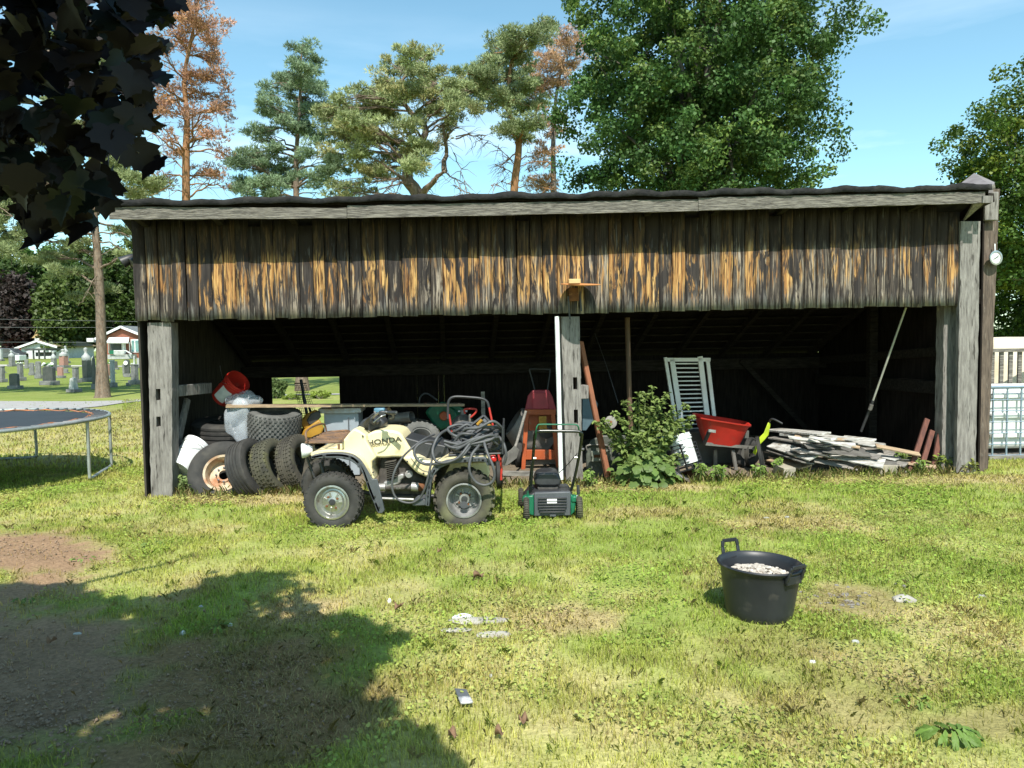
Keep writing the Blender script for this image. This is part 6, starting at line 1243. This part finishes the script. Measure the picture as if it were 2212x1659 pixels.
aw = [at(229, 739.5, 82.6), at(277, 739.5, 82.6), at(279, 728.5, 84.3), at(236, 728.5, 84.3)]; mb = MB().add(aw, [(0, 1, 2, 3)]); o = mb.build('awning', M_whitepaint, hs_t, smooth=0); z_ = o.modifiers.new('s', 'SOLIDIFY'); z_.thickness = .12
for u in (227.5, 234, 266, 279.5): hb_(u-.7, 739, u+.7, 763, 82.7, .12, 'porch_post', M_whitepaint)
hb_(282, 733, 318, 761, 84.30, .1, 'window_frame', M_whitepaint); q = hb_(284, 735.5, 290, 759, 84.24, .05, 'window', M_glass); hb_(292, 735.5, 308, 759, 84.24, .05, 'window', M_glass); hb_(310, 735.5, 317, 759, 84.24, .05, 'window', M_glass)
hb_(220, 734, 226, 752, 84.3, .08, 'window', M_glass); hb_(262, 738, 272, 764, 84.3, .08, 'door', M_whitepaint); hb_(236, 741, 261, 757, 84.3, .08, 'porch_shadow_window', M_stone_d)
hb_(236, 757, 247, 765, 82.8, .1, 'porch_panel', M_green); mb = MB()
for i in range(9): a = at(247+i*2.6, 757.5, 82.8); b = at(247+i*2.6, 766, 82.8); mb.bar(a, b, .07, .07)
mb.bar(at(246, 757.5, 82.8), at(272, 757.5, 82.8), .1, .1); mb.bar(at(272, 757.5, 82.8), at(284, 765, 81.8), .1, .1); mb.build('railing', M_whitepaint, hs_t)
hb_(232, 766, 284, 775, 83, 1.2, 'porch_base', M_stone_l); hb_(187, 730.5, 202, 738, 86, 1.0, 'carport_roof', M_whitepaint)
gr, zg = gable_house('white gable-fronted garage with a tan roof and a small cupola', 'garage', 94, 32, 124, 780, 79, 735.5, 752, 748.5, 9, mat('white_siding', (.62, .64, .63), (.5, .52, .51), 3, rough=.7), M_tan)
def gb(u0, v0, u1, v1, Yq, dep, nm, m): return hb_(u0, v0, u1, v1, Yq, dep, nm, m, gr)
gb(44, 760, 57, 778, 93.9, .1, 'garage_door', M_stone_d); gb(75, 730, 85, 736.5, 95.5, .9, 'cupola', M_whitepaint)
c = at(80, 730, 96); MB().lathe([(.62, 0), (.30, .35), (.04, 1.0), (.001, 1.2)], 4, Matrix.Translation(c) @ Matrix.Rotation(R(45), 4, 'Z')).build('cupola_roof', mat('copper_roof', (.36, .25, .10), None, 5, rough=.6), gr, smooth=0)
p = gnd(95, 781); gz_ = thing('gazebo', tuple(p), 'dark open garden canopy standing in front of the white garage', 'canopy')
a, b = at(70, 755, 90), at(116, 758, 90); MB().box(((a.x+b.x)/2, 90, a.z), (b.x-a.x, 3, .25)).build('roof', M_stone_d, gz_); 
for u in (72, 84, 96, 113):
    a = at(u, 756, 88.8); MB().bar(a, Vector((a.x, a.y, .6)), .14, .14).build('post', M_stone_d, gz_)
a = at(98, 765, 90.5); MB().box((a.x, 90.6, a.z), (2.2, .6, .5)).build('counter', M_stone, gz_)
p = gnd(36, 787); wv = thing('white_trailer', tuple(p), 'small boxy white trailer parked left of the garage door', 'trailer'); a, b = at(33, 767, 78), at(43, 779, 78); MB().box(((a.x+b.x)/2, 78.5, (a.z+b.z)/2), (b.x-a.x, 1.2, a.z-b.z)).build('body', M_white, wv, bevel=.05); MB().box(((a.x+b.x)/2, 78.5, b.z-.15), (b.x-a.x-.1, .9, .3)).build('wheels', M_black, wv)
def car(u, v, col, label, seed):
    p = gnd(u, v); t = thing('parked_car', tuple(p), label, 'car', 'cars parked at the far left'); ht = 1.45; L_ = 4.2; m = mat('car_paint_%s' % seed, col, None, 5, rough=.25, coat=.5)
    MB().prism([(-2.1, .3), (2.1, .3), (2.1, .75), (1.5, .9), (.9, 1.42), (-.9, 1.45), (-1.5, .95), (-2.1, .85)], lambda a, b: p+Vector((a, 0, b)), lambda a, b: p+Vector((a, 1.7, b))).build('body', m, t, bevel=.06)
    MB().prism([(-1.35, .95), (1.3, .92), (.8, 1.34), (-.85, 1.36)], lambda a, b: p+Vector((a, -.02, b)), lambda a, b: p+Vector((a, 1.72, b))).build('window', M_stone_d, t)
    for s in (-1.35, 1.35): MB().lathe([(.32, -.1), (.32, .1), (.2, .11), (.001, .11)], 16, Matrix.Translation(p+Vector((s, .02, .32))) @ frame((0, -1, 0)).to_4x4()).build('wheel', M_black, t)
car(12, 783, (.55, .02, .02), 'red car parked at the far left beyond the graves', 1); car(5, 778, (.08, .09, .10), 'dark grey van parked behind the red car', 2)
# overhead wires
for (v0, v1, k, lab) in ((683, 693, 0, 'highest thin utility wire crossing the trees at the left'), (705, 706, 1, 'middle utility wire crossing above the brick house'), (737, 738, 2, 'lowest utility wire crossing in front of the garage')):
    P = [at(-300+110*i, v0+(v1-v0)*(i*110)/600-7*math.sin(i/9*math.pi)*.1+(4*((i-4.5)/4.5)**2-4)*-.6, 62) for i in range(10)]
    tag(MB().tube(P, .009, 5).build('utility_wire', mat('pale_wire', (.25, .26, .26), None, 5), loc=P[0]), lab, 'wire', 'utility wires')
# ================================================================= GRAVES   (crop pixels -> photo pixels)
def gA(x, y): return x/9.0, 691.2+y/9.0
def gB(x, y): return 172.8+x/9.0, 691.2+y/9.0
def grave(pt, w, top, kind, m, label, yaw=0, topm=None):
    u, v = pt; p = gnd(u, v); s = p.y/F; W_ = w/9.0*s; Ht = (v-top)*s; t = thing('gravestone', tuple(p), label, 'gravestone', 'gravestones in the cemetery'); rot = Matrix.Rotation(R(yaw), 3, 'Z')
    bx = lambda c, d, nm, mm, bv=.01: MB().box(p+rot @ Vector(c), d, rot).build(nm, mm, t, bevel=bv)
    bh = min(.22, Ht*.22)
    if kind == 'slab':
        bx((0, .1, bh/2), (W_, W_*.45, bh), 'plinth', M_stone, .015); mb = MB(); w2 = W_*.36; n = 8
        o = [(-w2, bh), (w2, bh)]+[(w2*math.cos(math.pi*i/n), Ht-.05*W_-.10*W_+.12*W_*math.sin(math.pi*i/n)) for i in range(n+1)]
        mb.prism(o, lambda a, b: p+rot @ Vector((a, 0, b)), lambda a, b: p+rot @ Vector((a, W_*.22, b))); mb.build('stone', m, t, smooth=0, bevel=.01)
    elif kind == 'pillar':
        bx((0, .1, bh/2), (W_, W_, bh), 'plinth', M_stone, .015); bx((0, .1, (Ht+bh)/2), (W_*.55, W_*.55, Ht-bh), 'shaft', m, .02); bx((0, .1, Ht-.03), (W_*.62, W_*.62, .07), 'cap', topm or m, .02)
    elif kind == 'obelisk':
        bx((0, .1, bh/2), (W_, W_, bh), 'plinth', M_stone, .015); mb = MB().lathe([(W_*.42, bh), (W_*.36, Ht*.5), (W_*.28, Ht*.9), (.001, Ht)], 4, Matrix.Translation(p+Vector((0, .1, 0))) @ Matrix.Rotation(R(45+yaw), 4, 'Z')); mb.build('shaft', m, t, smooth=0)
    elif kind == 'urn':
        bx((0, .1, bh/2), (W_, W_, bh), 'plinth', M_stone, .015); bx((0, .1, bh+(Ht*.62-bh)/2), (W_*.66, W_*.66, Ht*.62-bh), 'die', m, .02)
        MB().lathe([(W_*.42, Ht*.62), (W_*.44, Ht*.66), (W_*.40, Ht*.74), (W_*.2, Ht*.8), (W_*.13, Ht*.86), (W_*.22, Ht*.92), (W_*.18, Ht*.98), (.001, Ht)], 18, Matrix.Translation(p+Vector((0, .1, 0)))).build('urn', topm or M_stone_l, t)
    return t, p, Ht, W_, rot
def flowers(p, z, w, seed, label):
    rd = random.Random(seed); t = thing('flower_bunch', (p.x, p.y, z), label, 'flowers', 'flowers on the graves'); mb = MB(); mg = MB()
    for i in range(16): c = Vector((p.x+rd.uniform(-w, w), p.y+rd.uniform(0, .2), z+rd.uniform(0, w*.45))); (mb if i % 3 else mg).blob(c, (w*.24, w*.2, w*.18), 1, .2, i)
    mb.build('petals', M_white, t); mg.build('leaves', mat('flower_leaf', (.12, .25, .08), None, 5), t)
D, G_, Lm, Pm = M_stone_d, M_stone, M_stone_l, M_stone_p
GR = [(gA(262,1345),270,1030,'slab',D,'squat dark headstone at the front left of the cemetery',-12),(gA(930,1268),350,888,'slab',D,'largest dark headstone with flowers on top, engraved front',-16),
 (gA(1405,1408),200,1112,'obelisk',Lm,'small pale weathered marker nearest the driveway',-10),(gA(1445,1225),150,920,'pillar',G_,'plain grey pillar behind the small pale marker',-20),
 (gB(118,1203),185,532,'urn',D,'tall dark monument crowned by a pale urn, left of the pine trunk',-16),(gA(372,1185),140,850,'pillar',G_,'grey pillar with white flowers behind the squat dark headstone',-18),
 (gA(15,1215),130,900,'pillar',G_,'grey pillar cut by the left edge of the photo',-15),(gA(608,1078),160,825,'slab',G_,'leaning grey headstone behind the flower-topped one',-25),
 (gA(735,1140),180,800,'slab',G_,'rounded grey headstone just left of the largest dark one',-22),(gA(1225,935),170,565,'urn',Pm,'pink granite column with an urn',-15),
 (gA(1160,1132),180,908,'slab',Pm,'low pinkish-brown headstone below the pink column',-22),(gA(1275,905),110,562,'urn',Lm,'slim pale column with a ball top behind the pink one',-10),
 (gA(1035,990),110,600,'urn',G_,'grey column with a ball top right of the hedge',-15),(gA(220,932),120,618,'urn',G_,'slim grey column with an urn at the far left',-15),
 (gA(590,842),90,612,'urn',Lm,'narrow pale statue-like marker before the hedge',-10),(gA(20,900),80,665,'pillar',Lm,'pale slim marker at the left edge beside the red car',-10),
 (gA(510,946),110,770,'slab',G_,'far grey headstone left of the narrow pale marker',-15),(gA(1270,1038),130,940,'slab',G_,'low grey block headstone right of the pinkish one',-15),
 (gA(70,1032),80,978,'slab',G_,'tiny grey marker near the left edge',-10),(gB(262,1352),100,700,'obelisk',D,'dark obelisk half hidden behind the pine trunk foot',-10),
 (gB(250,1065),90,700,'obelisk',Lm,'white obelisk just left of the pine trunk',-10),(gB(610,1312),115,780,'pillar',Lm,'pale narrow pillar right of the pine trunk',-18),
 (gB(520,1148),150,850,'slab',Pm,'brown headstone topped with white flowers beside the trunk',-15),(gB(690,966),100,800,'slab',D,'small dark headstone below the porch railing',-15),
 (gB(912,1112),150,765,'slab',D,'dark round-topped headstone with a white wreath',-12),(gB(850,1095),70,850,'slab',G_,'grey headstone partly behind the wreathed one',-12),
 (gB(1040,1258),180,865,'pillar',G_,'grey ornate pillar in front of the white spike',-20),(gB(1050,940),60,690,'obelisk',Lm,'thin white spike behind the ornate grey pillar',0),
 (gB(1205,1242),150,1000,'pillar',G_,'short grey pillar left of the shed post',-20),(gB(1130,935),90,740,'pillar',Lm,'pale far column below the picture window',-10),
 (gB(1258,1002),120,800,'slab',Lm,'pale headstone next to the shed post',-20),(gB(655,1046),80,1000,'slab',G_,'tiny grey marker right of the pine trunk',-10),(gB(918,1285),90,1215,'slab',G_,'low worn stone left of the ornate grey pillar',-10)]
for (pt, w, top, kind, m, lab, yaw) in GR:
    t, p, Ht, W_, rot = grave(pt, w, 691.2+top/9.0, kind, m, lab, yaw)
    if 'flower-topped' in lab: continue
    if 'flowers on top' in lab: flowers(p, p.z+Ht-.02, W_*.35, 3, 'white flowers on top of the largest dark headstone')
    elif 'with white flowers behind' in lab: flowers(p, p.z+Ht, W_*.4, 4, 'pale bunch of flowers on the grey pillar at the left')
    elif 'topped with white flowers' in lab: flowers(p, p.z+Ht, W_*.35, 5, 'white and green flowers on the brown headstone beside the trunk')
    elif 'white wreath' in lab: MB().lathe([(W_*.26, 0), (W_*.28, .05), (W_*.1, .06), (.001, .04)], 20, Matrix.Translation(p+Vector((0, -.04, Ht*.80))) @ frame((0, -1, 0)).to_4x4()).build('wreath', M_white, t)
    elif lab.startswith('grey ornate'): flowers(p, p.z+Ht, W_*.3, 6, 'greyish flowers on the ornate pillar before the white spike')
# ================================================================= CRIMSON MAPLE overhead at the left (real leaves)
LOBE = [(0, 0), (.12, -.08), (.34, -.12), (.62, -.02), (.58, .12), (.72, .22), (1.0, .42), (.82, .50), (.84, .66), (.62, .66), (.50, .68), (.52, .86), (.34, .90), (.20, 1.02), (0, 1.28)]
LEAF = LOBE+[(-x, y) for x, y in LOBE[-2:0:-1]]
LV = np.array([(x*.52, (y-.5)*.62, 0) for x, y in LEAF]+[(0, .0, 0)]); nL = len(LEAF)
def inpoly(u, v, P):
    c = False; j = len(P)-1
    for i in range(len(P)):
        if (P[i][1] > v) != (P[j][1] > v) and u < (P[j][0]-P[i][0])*(v-P[i][1])/(P[j][1]-P[i][1]+1e-9)+P[i][0]: c = not c
        j = i
    return c
VIS = [(-60,-60),(345,-60),(352,20),(350,60),(342,100),(330,150),(335,185),(320,225),(300,255),(330,262),(322,290),(290,305),(265,300),(245,330),(235,400),(222,445),(200,455),(196,500),(180,490),(165,455),(110,462),(70,455),(62,420),(80,395),(60,420),(40,428),(0,420),(-60,430)]
SHP = [(-400,1285),(0,1262),(158,1268),(245,1292),(317,1300),(376,1290),(435,1262),(495,1243),(614,1240),(594,1268),(544,1290),(505,1312),(525,1335),(594,1345),(643,1338),(737,1332),(760,1350),(801,1347),(881,1377),(836,1416),(792,1451),(777,1490),(801,1525),(866,1535),(905,1579),(940,1629),(985,1659),(1020,1760),(900,2100),(-900,2600),(-1500,1500)]
rd = random.Random(77); PL = []
# leaves that the camera sees, hanging 2-4 m away
tries = 0
while len(PL) < 600 and tries < 40000:
    tries += 1; u, v = rd.uniform(-60, 360), rd.uniform(-60, 500)
    if not inpoly(u, v, VIS): continue
    if v > 330 and rd.random() < .35: continue
    if math.sin(u*.045+v*.02+1)*math.sin(v*.038-u*.013) > .22: continue
    y = rd.uniform(1.75, 2.9); PL.append((at(u, v, y), rd.uniform(.066, .096), 'v'))
for (u, v, y, s) in ((80,480,2.62,.19),(90,500,2.6,.18),(170,480,2.7,.18),(200,400,2.7,.18),(215,360,2.7,.18),(110,430,2.7,.18),(140,400,2.7,.18),(60,460,2.6,.18),(85,520,2.6,.20),(300,338,2.6,.20),(330,358,2.62,.18),(378,4,2.7,.13),(352,42,2.9,.13),(345,95,2.9,.16),(178,505,2.7,.19),(150,478,2.8,.20),(95,440,2.7,.22),(130,455,2.75,.20),(52,435,2.5,.24),(20,395,2.5,.24),(205,420,2.8,.2),(235,325,2.8,.2),(190,470,2.8,.18),(225,440,2.9,.17),(345,170,2.9,.15),(318,215,2.8,.18)): PL.append((at(u, v, y*.82), s*.52, 'v'))
# the rest of the crown above and behind the viewer, where its shade falls on the lawn
n_ok = 0; tries = 0; cot = 1/math.tan(R(SUN_EL)); hs_dir = Vector((SUN.x/SUN.z, SUN.y/SUN.z, 1))
while n_ok < 5200 and tries < 80000:
    tries += 1; gx_ = rd.uniform(-5.5, .3); gy_ = rd.uniform(.3, 5.6)
    u, v = proj(gx_, gy_, 0) if gy_ > 1.2 else (proj(gx_/max(gy_, .3)*1.2, 1.2, 0)[0], 2400)
    if gy_ <= 1.2:
        if gx_ > -.25: continue
    elif not inpoly(u, v, SHP): continue
    h = rd.uniform(2.6, 5.0); p = Vector((gx_, gy_, 0))+hs_dir*h
    if p.y > .4:
        uu, vv = proj(*p)
        if -60 < uu < 2300 and vv > -60 and not inpoly(uu, vv, VIS): continue
    PL.append((p, rd.uniform(.13, .19), 'b')); n_ok += 1
V = []; Fs = []; cols = []; k = 0
for (p, s, kind) in PL:
    ax = Vector((rd.gauss(0, .5), rd.gauss(0, .5)-.5, rd.gauss(0, .35)+(.35 if kind == 'v' else 1.2))).normalized(); dn = Vector((rd.gauss(0, .45), rd.gauss(0, .4), -1)) if kind == 'v' else Vector((rd.gauss(0, 1), rd.gauss(0, 1), -.4))
    yv = (dn-ax*dn.dot(ax)).normalized(); xv = yv.cross(ax); cv = rd.uniform(.15, .55)
    for (x, y, z) in LV: q = p+xv*(x*s*1.25)+yv*(y*s*1.25)+ax*((abs(x)*cv-abs(y)*.25*cv)*s); V.append(q[:])
    for i in range(nL): Fs.append((k+nL, k+i, k+(i+1) % nL)); 
    c = rd.uniform(.7, 1.3); base = (.012*c, .009*c, .011*c) if rd.random() < .75 else (.010*c, .014*c, .010*c); cols += [base]*nL; k += nL+1
mp_t = thing('crimson_maple', (-4.3, .2, 0), 'dark crimson-leaved maple whose branch hangs in at the top left', 'tree')
M_cl = mat('crimson_leaf', (1, 1, 1), (.7, .7, .7), 3, rough=.5, attr='Col', trans=.04, spec=.2)
npmesh('crown', V, Fs, M_cl, mp_t, cols)
mb = MB(); tk = spline([Vector((-4.3, .2, -.1)), Vector((-4.25, .2, 1.5)), Vector((-4.1, .1, 3)), Vector((-3.9, -.2, 5))], 5); mb.tube(tk, [.24-.12*i/(len(tk)-1) for i in range(len(tk))], 12)
for (a, b, r) in ((Vector((-4.15, .15, 2.6)), at(-30, 120, 3.4), .05), (at(-60, 60, 2.7), at(250, 60, 2.4), .014), (at(-60, 130, 2.6), at(180, 330, 2.3), .011), (at(40, 100, 2.5), at(300, 220, 2.3), .008), (at(100, 220, 2.4), at(150, 440, 2.2), .006), (at(190, 60, 2.4), at(378, 2, 2.2), .006), (at(-40, 250, 2.5), at(80, 400, 2.2), .008), (at(80, 400, 2.2), at(88, 505, 2.12), .003), (at(180, 330, 2.3), at(300, 330, 2.12), .004), (Vector((-4.1, .1, 3)), Vector((-1.6, -1.2, 4.2)), .07), (Vector((-4.0, 0, 3.6)), Vector((-2.2, .2, 4.6)), .05), (Vector((-4, -.1, 4)), Vector((-3, -2.2, 5)), .06)): limb(mb, a, b, r, r*.35, rd, .12, 8, 7)
mb.build('trunk', M_barkg, mp_t, smooth=60)
# ================================================================= LEAFY BUSH in front of the right bay
def plant(label, u, v, stems, seed, base, leafs, name='bush', cat='bush', ybk=0, nleaf=16, big=None, bigcol=None):
    p = gnd(u, v)+Vector((0, ybk, 0)); rg = np.random.default_rng(seed); rd = random.Random(seed); t = thing(name, tuple(p), label, cat); mb = MB(); P = []; N = []; S_ = []
    for (su, sv) in stems:
        tip = at(su, sv, p.y+rd.uniform(-.3, .3)); b0 = p+Vector((rd.uniform(-.08, .08), rd.uniform(-.06, .06), 0)); mid = b0.lerp(tip, .5)+Vector((0, 0, .12)); sm = spline([b0, mid, tip], 8); mb.tube(sm, [.009-.006*i/(len(sm)-1) for i in range(len(sm))], 6)
        for i in range(4, len(sm)):
            for q in range(max(1, nleaf*2//len(sm))):
                d = Vector((rd.gauss(0, 1), rd.gauss(0, 1), rd.gauss(0, .5))).normalized(); s = leafs*rd.uniform(.6, 1.3)*(1.15-.5*i/len(sm)); P.append(sm[i]+d*s*.7); n_ = (Vector((0, -.25, .9))+Vector((rd.gauss(0, .45), rd.gauss(0, .45), 0))).normalized(); N.append((n_, d, s))
    V = []; Fs = []; cols = []; k = 0
    for c, (n_, d, s) in zip(P, N):
        yv = (d-n_*d.dot(n_)).normalized(); xv = yv.cross(n_)
        pr = [(0, -.5), (.22, -.3), (.30, 0), (.2, .3), (0, .55), (-.2, .3), (-.30, 0), (-.22, -.3)]
        for (x, y) in pr: V.append((c+xv*x*s+yv*y*s+n_*(abs(x)*.35*s-y*y*.3*s))[:])
        V.append((c-n_*.02*s)[:]); Fs += [(k+8, k+i, k+(i+1) % 8) for i in range(8)]; k += 9; j = rd.uniform(.7, 1.3); cols += [tuple(b*j for b in base)]*8
    if big:
        for i in range(big[0]):
            a = rd.uniform(0, 6.28); r = rd.uniform(.08, big[2]); c = p+Vector((math.cos(a)*r, math.sin(a)*r*.7, rd.uniform(.06, big[3])*(1.1-r/big[2]*.6))); s = big[1]*rd.uniform(.6, 1.2); d = Vector((math.cos(a), math.sin(a), rd.uniform(-.5, .1))); n_ = Vector((math.cos(a)*.5+rd.gauss(0, .3), math.sin(a)*.5-.3, .75)).normalized(); yv = (d-n_*d.dot(n_)).normalized(); xv = yv.cross(n_)
            for q in range(14):
                an = 2*math.pi*q/14; rr = .5*(1+.12*math.sin(5*an+i)); V.append((c+xv*math.sin(an)*rr*s*(big[4] if len(big) > 4 else .85)+yv*math.cos(an)*rr*s+n_*(-.12*s*math.cos(an)**2+.05*s*math.sin(6*an)))[:])
            V.append((c+n_*.03*s)[:]); Fs += [(k+14, k+q, k+(q+1) % 14) for q in range(14)]; k += 15; j = rd.uniform(.75, 1.25); cols += [tuple(b*j for b in (bigcol or base))]*14
    if big and bigcol is None and not stems: pass
    Vf = V; npf = [f for f in Fs]
    npmesh('foliage', V, npf, M_leaf, t, cols)
    if stems: mb.build('stems', mat('green_stem', (.14, .18, .06), None, 5), t); return t
st = [(1410,835),(1395,850),(1425,865),(1440,850),(1370,870),(1350,865),(1455,880),(1480,875),(1495,900),(1325,890),(1300,905),(1285,912),(1380,850),(1465,905),(1490,915),(1340,905),(1310,930),(1400,880),(1430,900),(1355,930),(1470,940),(1320,960),(1330,1000),(1480,985),(1450,1000),(1410,920),(1380,940),(1345,970),(1440,960),(1360,1000),(1400,985),(1425,1010)]
plant('tall leafy burdock bush growing in front of the right bay', 1392, 1046, st, 5, (.19, .25, .07), .075, nleaf=58, big=(260, .115, .42, .50), bigcol=(.15, .225, .06))
wd = random.Random(9)
def weed(u, v, w, h, label, seed, base=(.20, .30, .06), leaf=.055, big=None): 
    r = random.Random(seed); return plant(label, u, v, [(u+r.uniform(-w, w), v-r.uniform(h*.4, h)) for _ in range(7)] if v < 1100 else [], seed, base, leaf, 'weed', 'weed', nleaf=14, big=big or ((12, .045, .08, .03, .35) if v > 1100 else None))
weed(1515, 1040, 22, 30, 'leafy weed between the rusty can and the dirt floor', 21); weed(1548, 1040, 18, 22, 'low weed clump in front of the wheelbarrow', 22)
weed(1640, 1034, 8, 14, 'single small weed on bare dirt left of the lumber pile', 23); weed(1948, 1012, 16, 30, 'weed at the right foot of the lumber pile', 24)
weed(2040, 1020, 18, 26, 'bright weed before the leaning red-brown boards', 25, (.27, .34, .06)); weed(1985, 1022, 16, 14, 'short weed left of the right corner boards', 26)
weed(395, 1066, 14, 30, 'grassy weed under the white pail beside the left post', 27, (.22, .30, .10)); weed(1280, 1052, 20, 26, 'weed at the right foot of the middle post', 28)
weed(1680, 1024, 10, 24, 'weed against the concrete block of the lumber pile', 29); weed(2095, 1022, 14, 10, 'yellowish weed at the foot of the right post', 30, (.33, .34, .1))
weed(2055, 1600, 45, 40, 'broad-leaved dandelion rosette at the lower right of the lawn', 31, (.16, .26, .05), .07, (30, .085, .11, .06, .3)); weed(1975, 1522, 20, 14, 'small clover clump on the dull patch at the right', 32, (.24, .34, .07), .03)
weed(330, 1180, 20, 10, 'small weed at the edge of the bare soil on the left', 33, (.20, .28, .08), .035); weed(180, 1212, 30, 12, 'weed tuft on the bare soil edge at the left', 34, (.20, .28, .07), .035)
weed(60, 1300, 60, 20, 'shaded grass tuft at the upper rim of the big soil patch', 35, (.14, .22, .05), .04); weed(470, 1362, 20, 14, 'green tuft on the shaded brown grass', 36, (.16, .24, .05), .035)
# ragged tall grass along the front of the shed
rg = np.random.default_rng(4); n = 2600; uu = rg.uniform(380, 2110, n); vv = np.interp(uu, [380, 2110], [1074, 1022])+rg.normal(0, 3.5, n); pts = [gnd(a, b) for a, b in zip(uu, vv)]; V = []; Fs = []
for i, p in enumerate(pts):
    h = rg.uniform(.04, .15); a = rg.uniform(0, 6.28); l = rg.uniform(.1, .8)*h; w = .004; c = Vector((math.cos(a), math.sin(a), 0)); s_ = Vector((-c.y, c.x, 0))*w
    V += [(p-s_)[:], (p+s_)[:], (p+c*l*.4+Vector((0, 0, h*.6))+s_*.7)[:], (p+c*l+Vector((0, 0, h*.9)))[:], (p+c*l*.4+Vector((0, 0, h*.6))-s_*.7)[:]]; Fs.append([i*5+q for q in range(5)])
dry = rg.random((n, 1)) < .55; tag(npmesh('tall_grass', V, Fs, M_grass, fcol=np.where(dry, np.array([.42, .34, .17]), np.array([.24, .30, .08]))*rg.uniform(.7, 1.2, (n, 1))), 'dry and green long grass along the front edge of the shed floor', 'grass', kind='stuff')
# ================================================================= SMALL THINGS ON THE LAWN
def stone(u, v, w, d, h, m, name, label, cat='stone', grp=None, yaw=0, seed=1, noise=.12):
    p = gnd(u, v); o = MB().blob(p+Vector((0, 0, h*.2)), (w/2, d/2, h), 3, noise, seed, Matrix.Rotation(R(yaw), 3, 'Z')).build(name, m, smooth=30, loc=p); return tag(o, label, cat, grp)
stone(1035, 1343, .36, .10, .020, M_concrete, 'concrete_strip', 'upper long pale concrete strip level with the grass', seed=3); stone(1000, 1336, .14, .07, .022, M_whitepaint, 'white_fragment', 'bright white stone at the left tip of the upper concrete strip', seed=4)
stone(1065, 1373, .22, .08, .018, M_concrete, 'concrete_strip', 'lower right short concrete strip in the grass', seed=5); stone(985, 1362, .20, .06, .010, M_concrete, 'concrete_strip', 'lower left worn concrete strip in the grass', seed=6)
stone(1952, 1298, .15, .10, .03, M_concrete, 'rock', 'pale flat rock on the lawn right of the black tub', seed=7)
stone(395, 1370, .03, .03, .018, M_whitepaint, 'pebble', 'bright white pebble on the shaded soil', seed=8); stone(498, 1352, .03, .02, .014, M_whitepaint, 'pebble', 'small white chip on the brown grass', seed=9); stone(434, 1312, .03, .02, .012, M_stone_l, 'pebble', 'grey-white chip at the rim of the brown grass', seed=10)
stone(167, 1370, .05, .02, .010, M_stone_l, 'pebble', 'pale sliver on the dark soil at the left', seed=11); stone(841, 1300, .025, .025, .02, M_whitepaint, 'pebble', 'white pebble in the grass right of the quad bike shade', seed=12); stone(1755, 1432, .03, .02, .014, M_whitepaint, 'pebble', 'white chip below the black tub', seed=13)
stone(1848, 1388, .04, .03, .014, M_stone_l, 'pebble', 'white chip on the dull patch right of the tub', seed=14); stone(1700, 1118, .05, .03, .012, M_stone_l, 'pebble', 'pale chip on the dry lawn before the lumber pile', seed=15); stone(1655, 1120, .06, .03, .012, M_stone_l, 'pebble', 'flat pale chip on the dry lawn left of its twin', seed=16)
stone(2120, 1290, .06, .04, .014, M_stone_l, 'pebble', 'grey chip near the right edge of the lawn', seed=17); stone(1060, 1462, .02, .02, .012, M_stone_l, 'pebble', 'tiny grey chip in the middle of the lawn', seed=19)
rr = random.Random(3)
for i in range(34):
    u, v = 1835+rr.gauss(0, 55), 1296+rr.gauss(0, 14); stone(u, v, rr.uniform(.02, .05), rr.uniform(.015, .03), rr.uniform(.006, .012), M_boards, 'bark_chip', 'pale wood chip on the bare patch right of the black tub', 'wood chip', 'wood chips on the bare patch', rr.uniform(0, 180), i)
def dleaf(u, v, s, label, seed):
    p = gnd(u, v)+Vector((0, 0, .03)); r = random.Random(seed); mb = MB(); n = 12; rim = [p+Vector((math.cos(2*math.pi*i/n)*s*(1+.2*math.sin(5*i)), math.sin(2*math.pi*i/n)*s*.8, .022*math.sin(i*1.3+seed)+.015)) for i in range(n)]; mb.add([p]+rim, [(0, i+1, (i+1) % n+1) for i in range(n)])
    o = mb.build('dry_leaf', M_brown, smooth=60, loc=p); z = o.modifiers.new('s', 'SOLIDIFY'); z.thickness = .002; return tag(o, label, 'leaf', 'curled brown leaves on the lawn')
for (u, v, s, l) in ((1033, 1254, .055, 'curled brown leaf in the sunny grass between quad bike and tub'), (862, 1323, .045, 'brown leaf at the edge of the dead grass patch'), (1130, 1572, .032, 'square brown leaf near the bottom middle of the lawn'), (1078, 1600, .028, 'small brown leaf at the bottom, left of the square one'), (978, 1604, .03, 'reddish leaf at the very bottom in the shade'), (113, 1397, .04, 'dark leaf on the shaded soil at the left'), (950, 1200, .03, 'dark leaf in the lawn under the quad bike rear')): dleaf(u, v, s*.75, l, int(u))
p = gnd(1000, 1518)+Vector((0, 0, .025)); o = MB().prism([(-.03, -.07), (.03, -.06), (.035, .06), (-.02, .07)], lambda a, b: p+Vector((a+b*-.35, b, 0)), lambda a, b: p+Vector((a+b*-.35, b, .012))).build('metal_scrap', mat('scrap_grey', (.10, .11, .12), (.5, .5, .5), 9, rough=.4, lo=.5, hi=.62), loc=p, bevel=.004); tag(o, 'dark grey metal scrap with a bright tip on the near lawn', 'scrap')
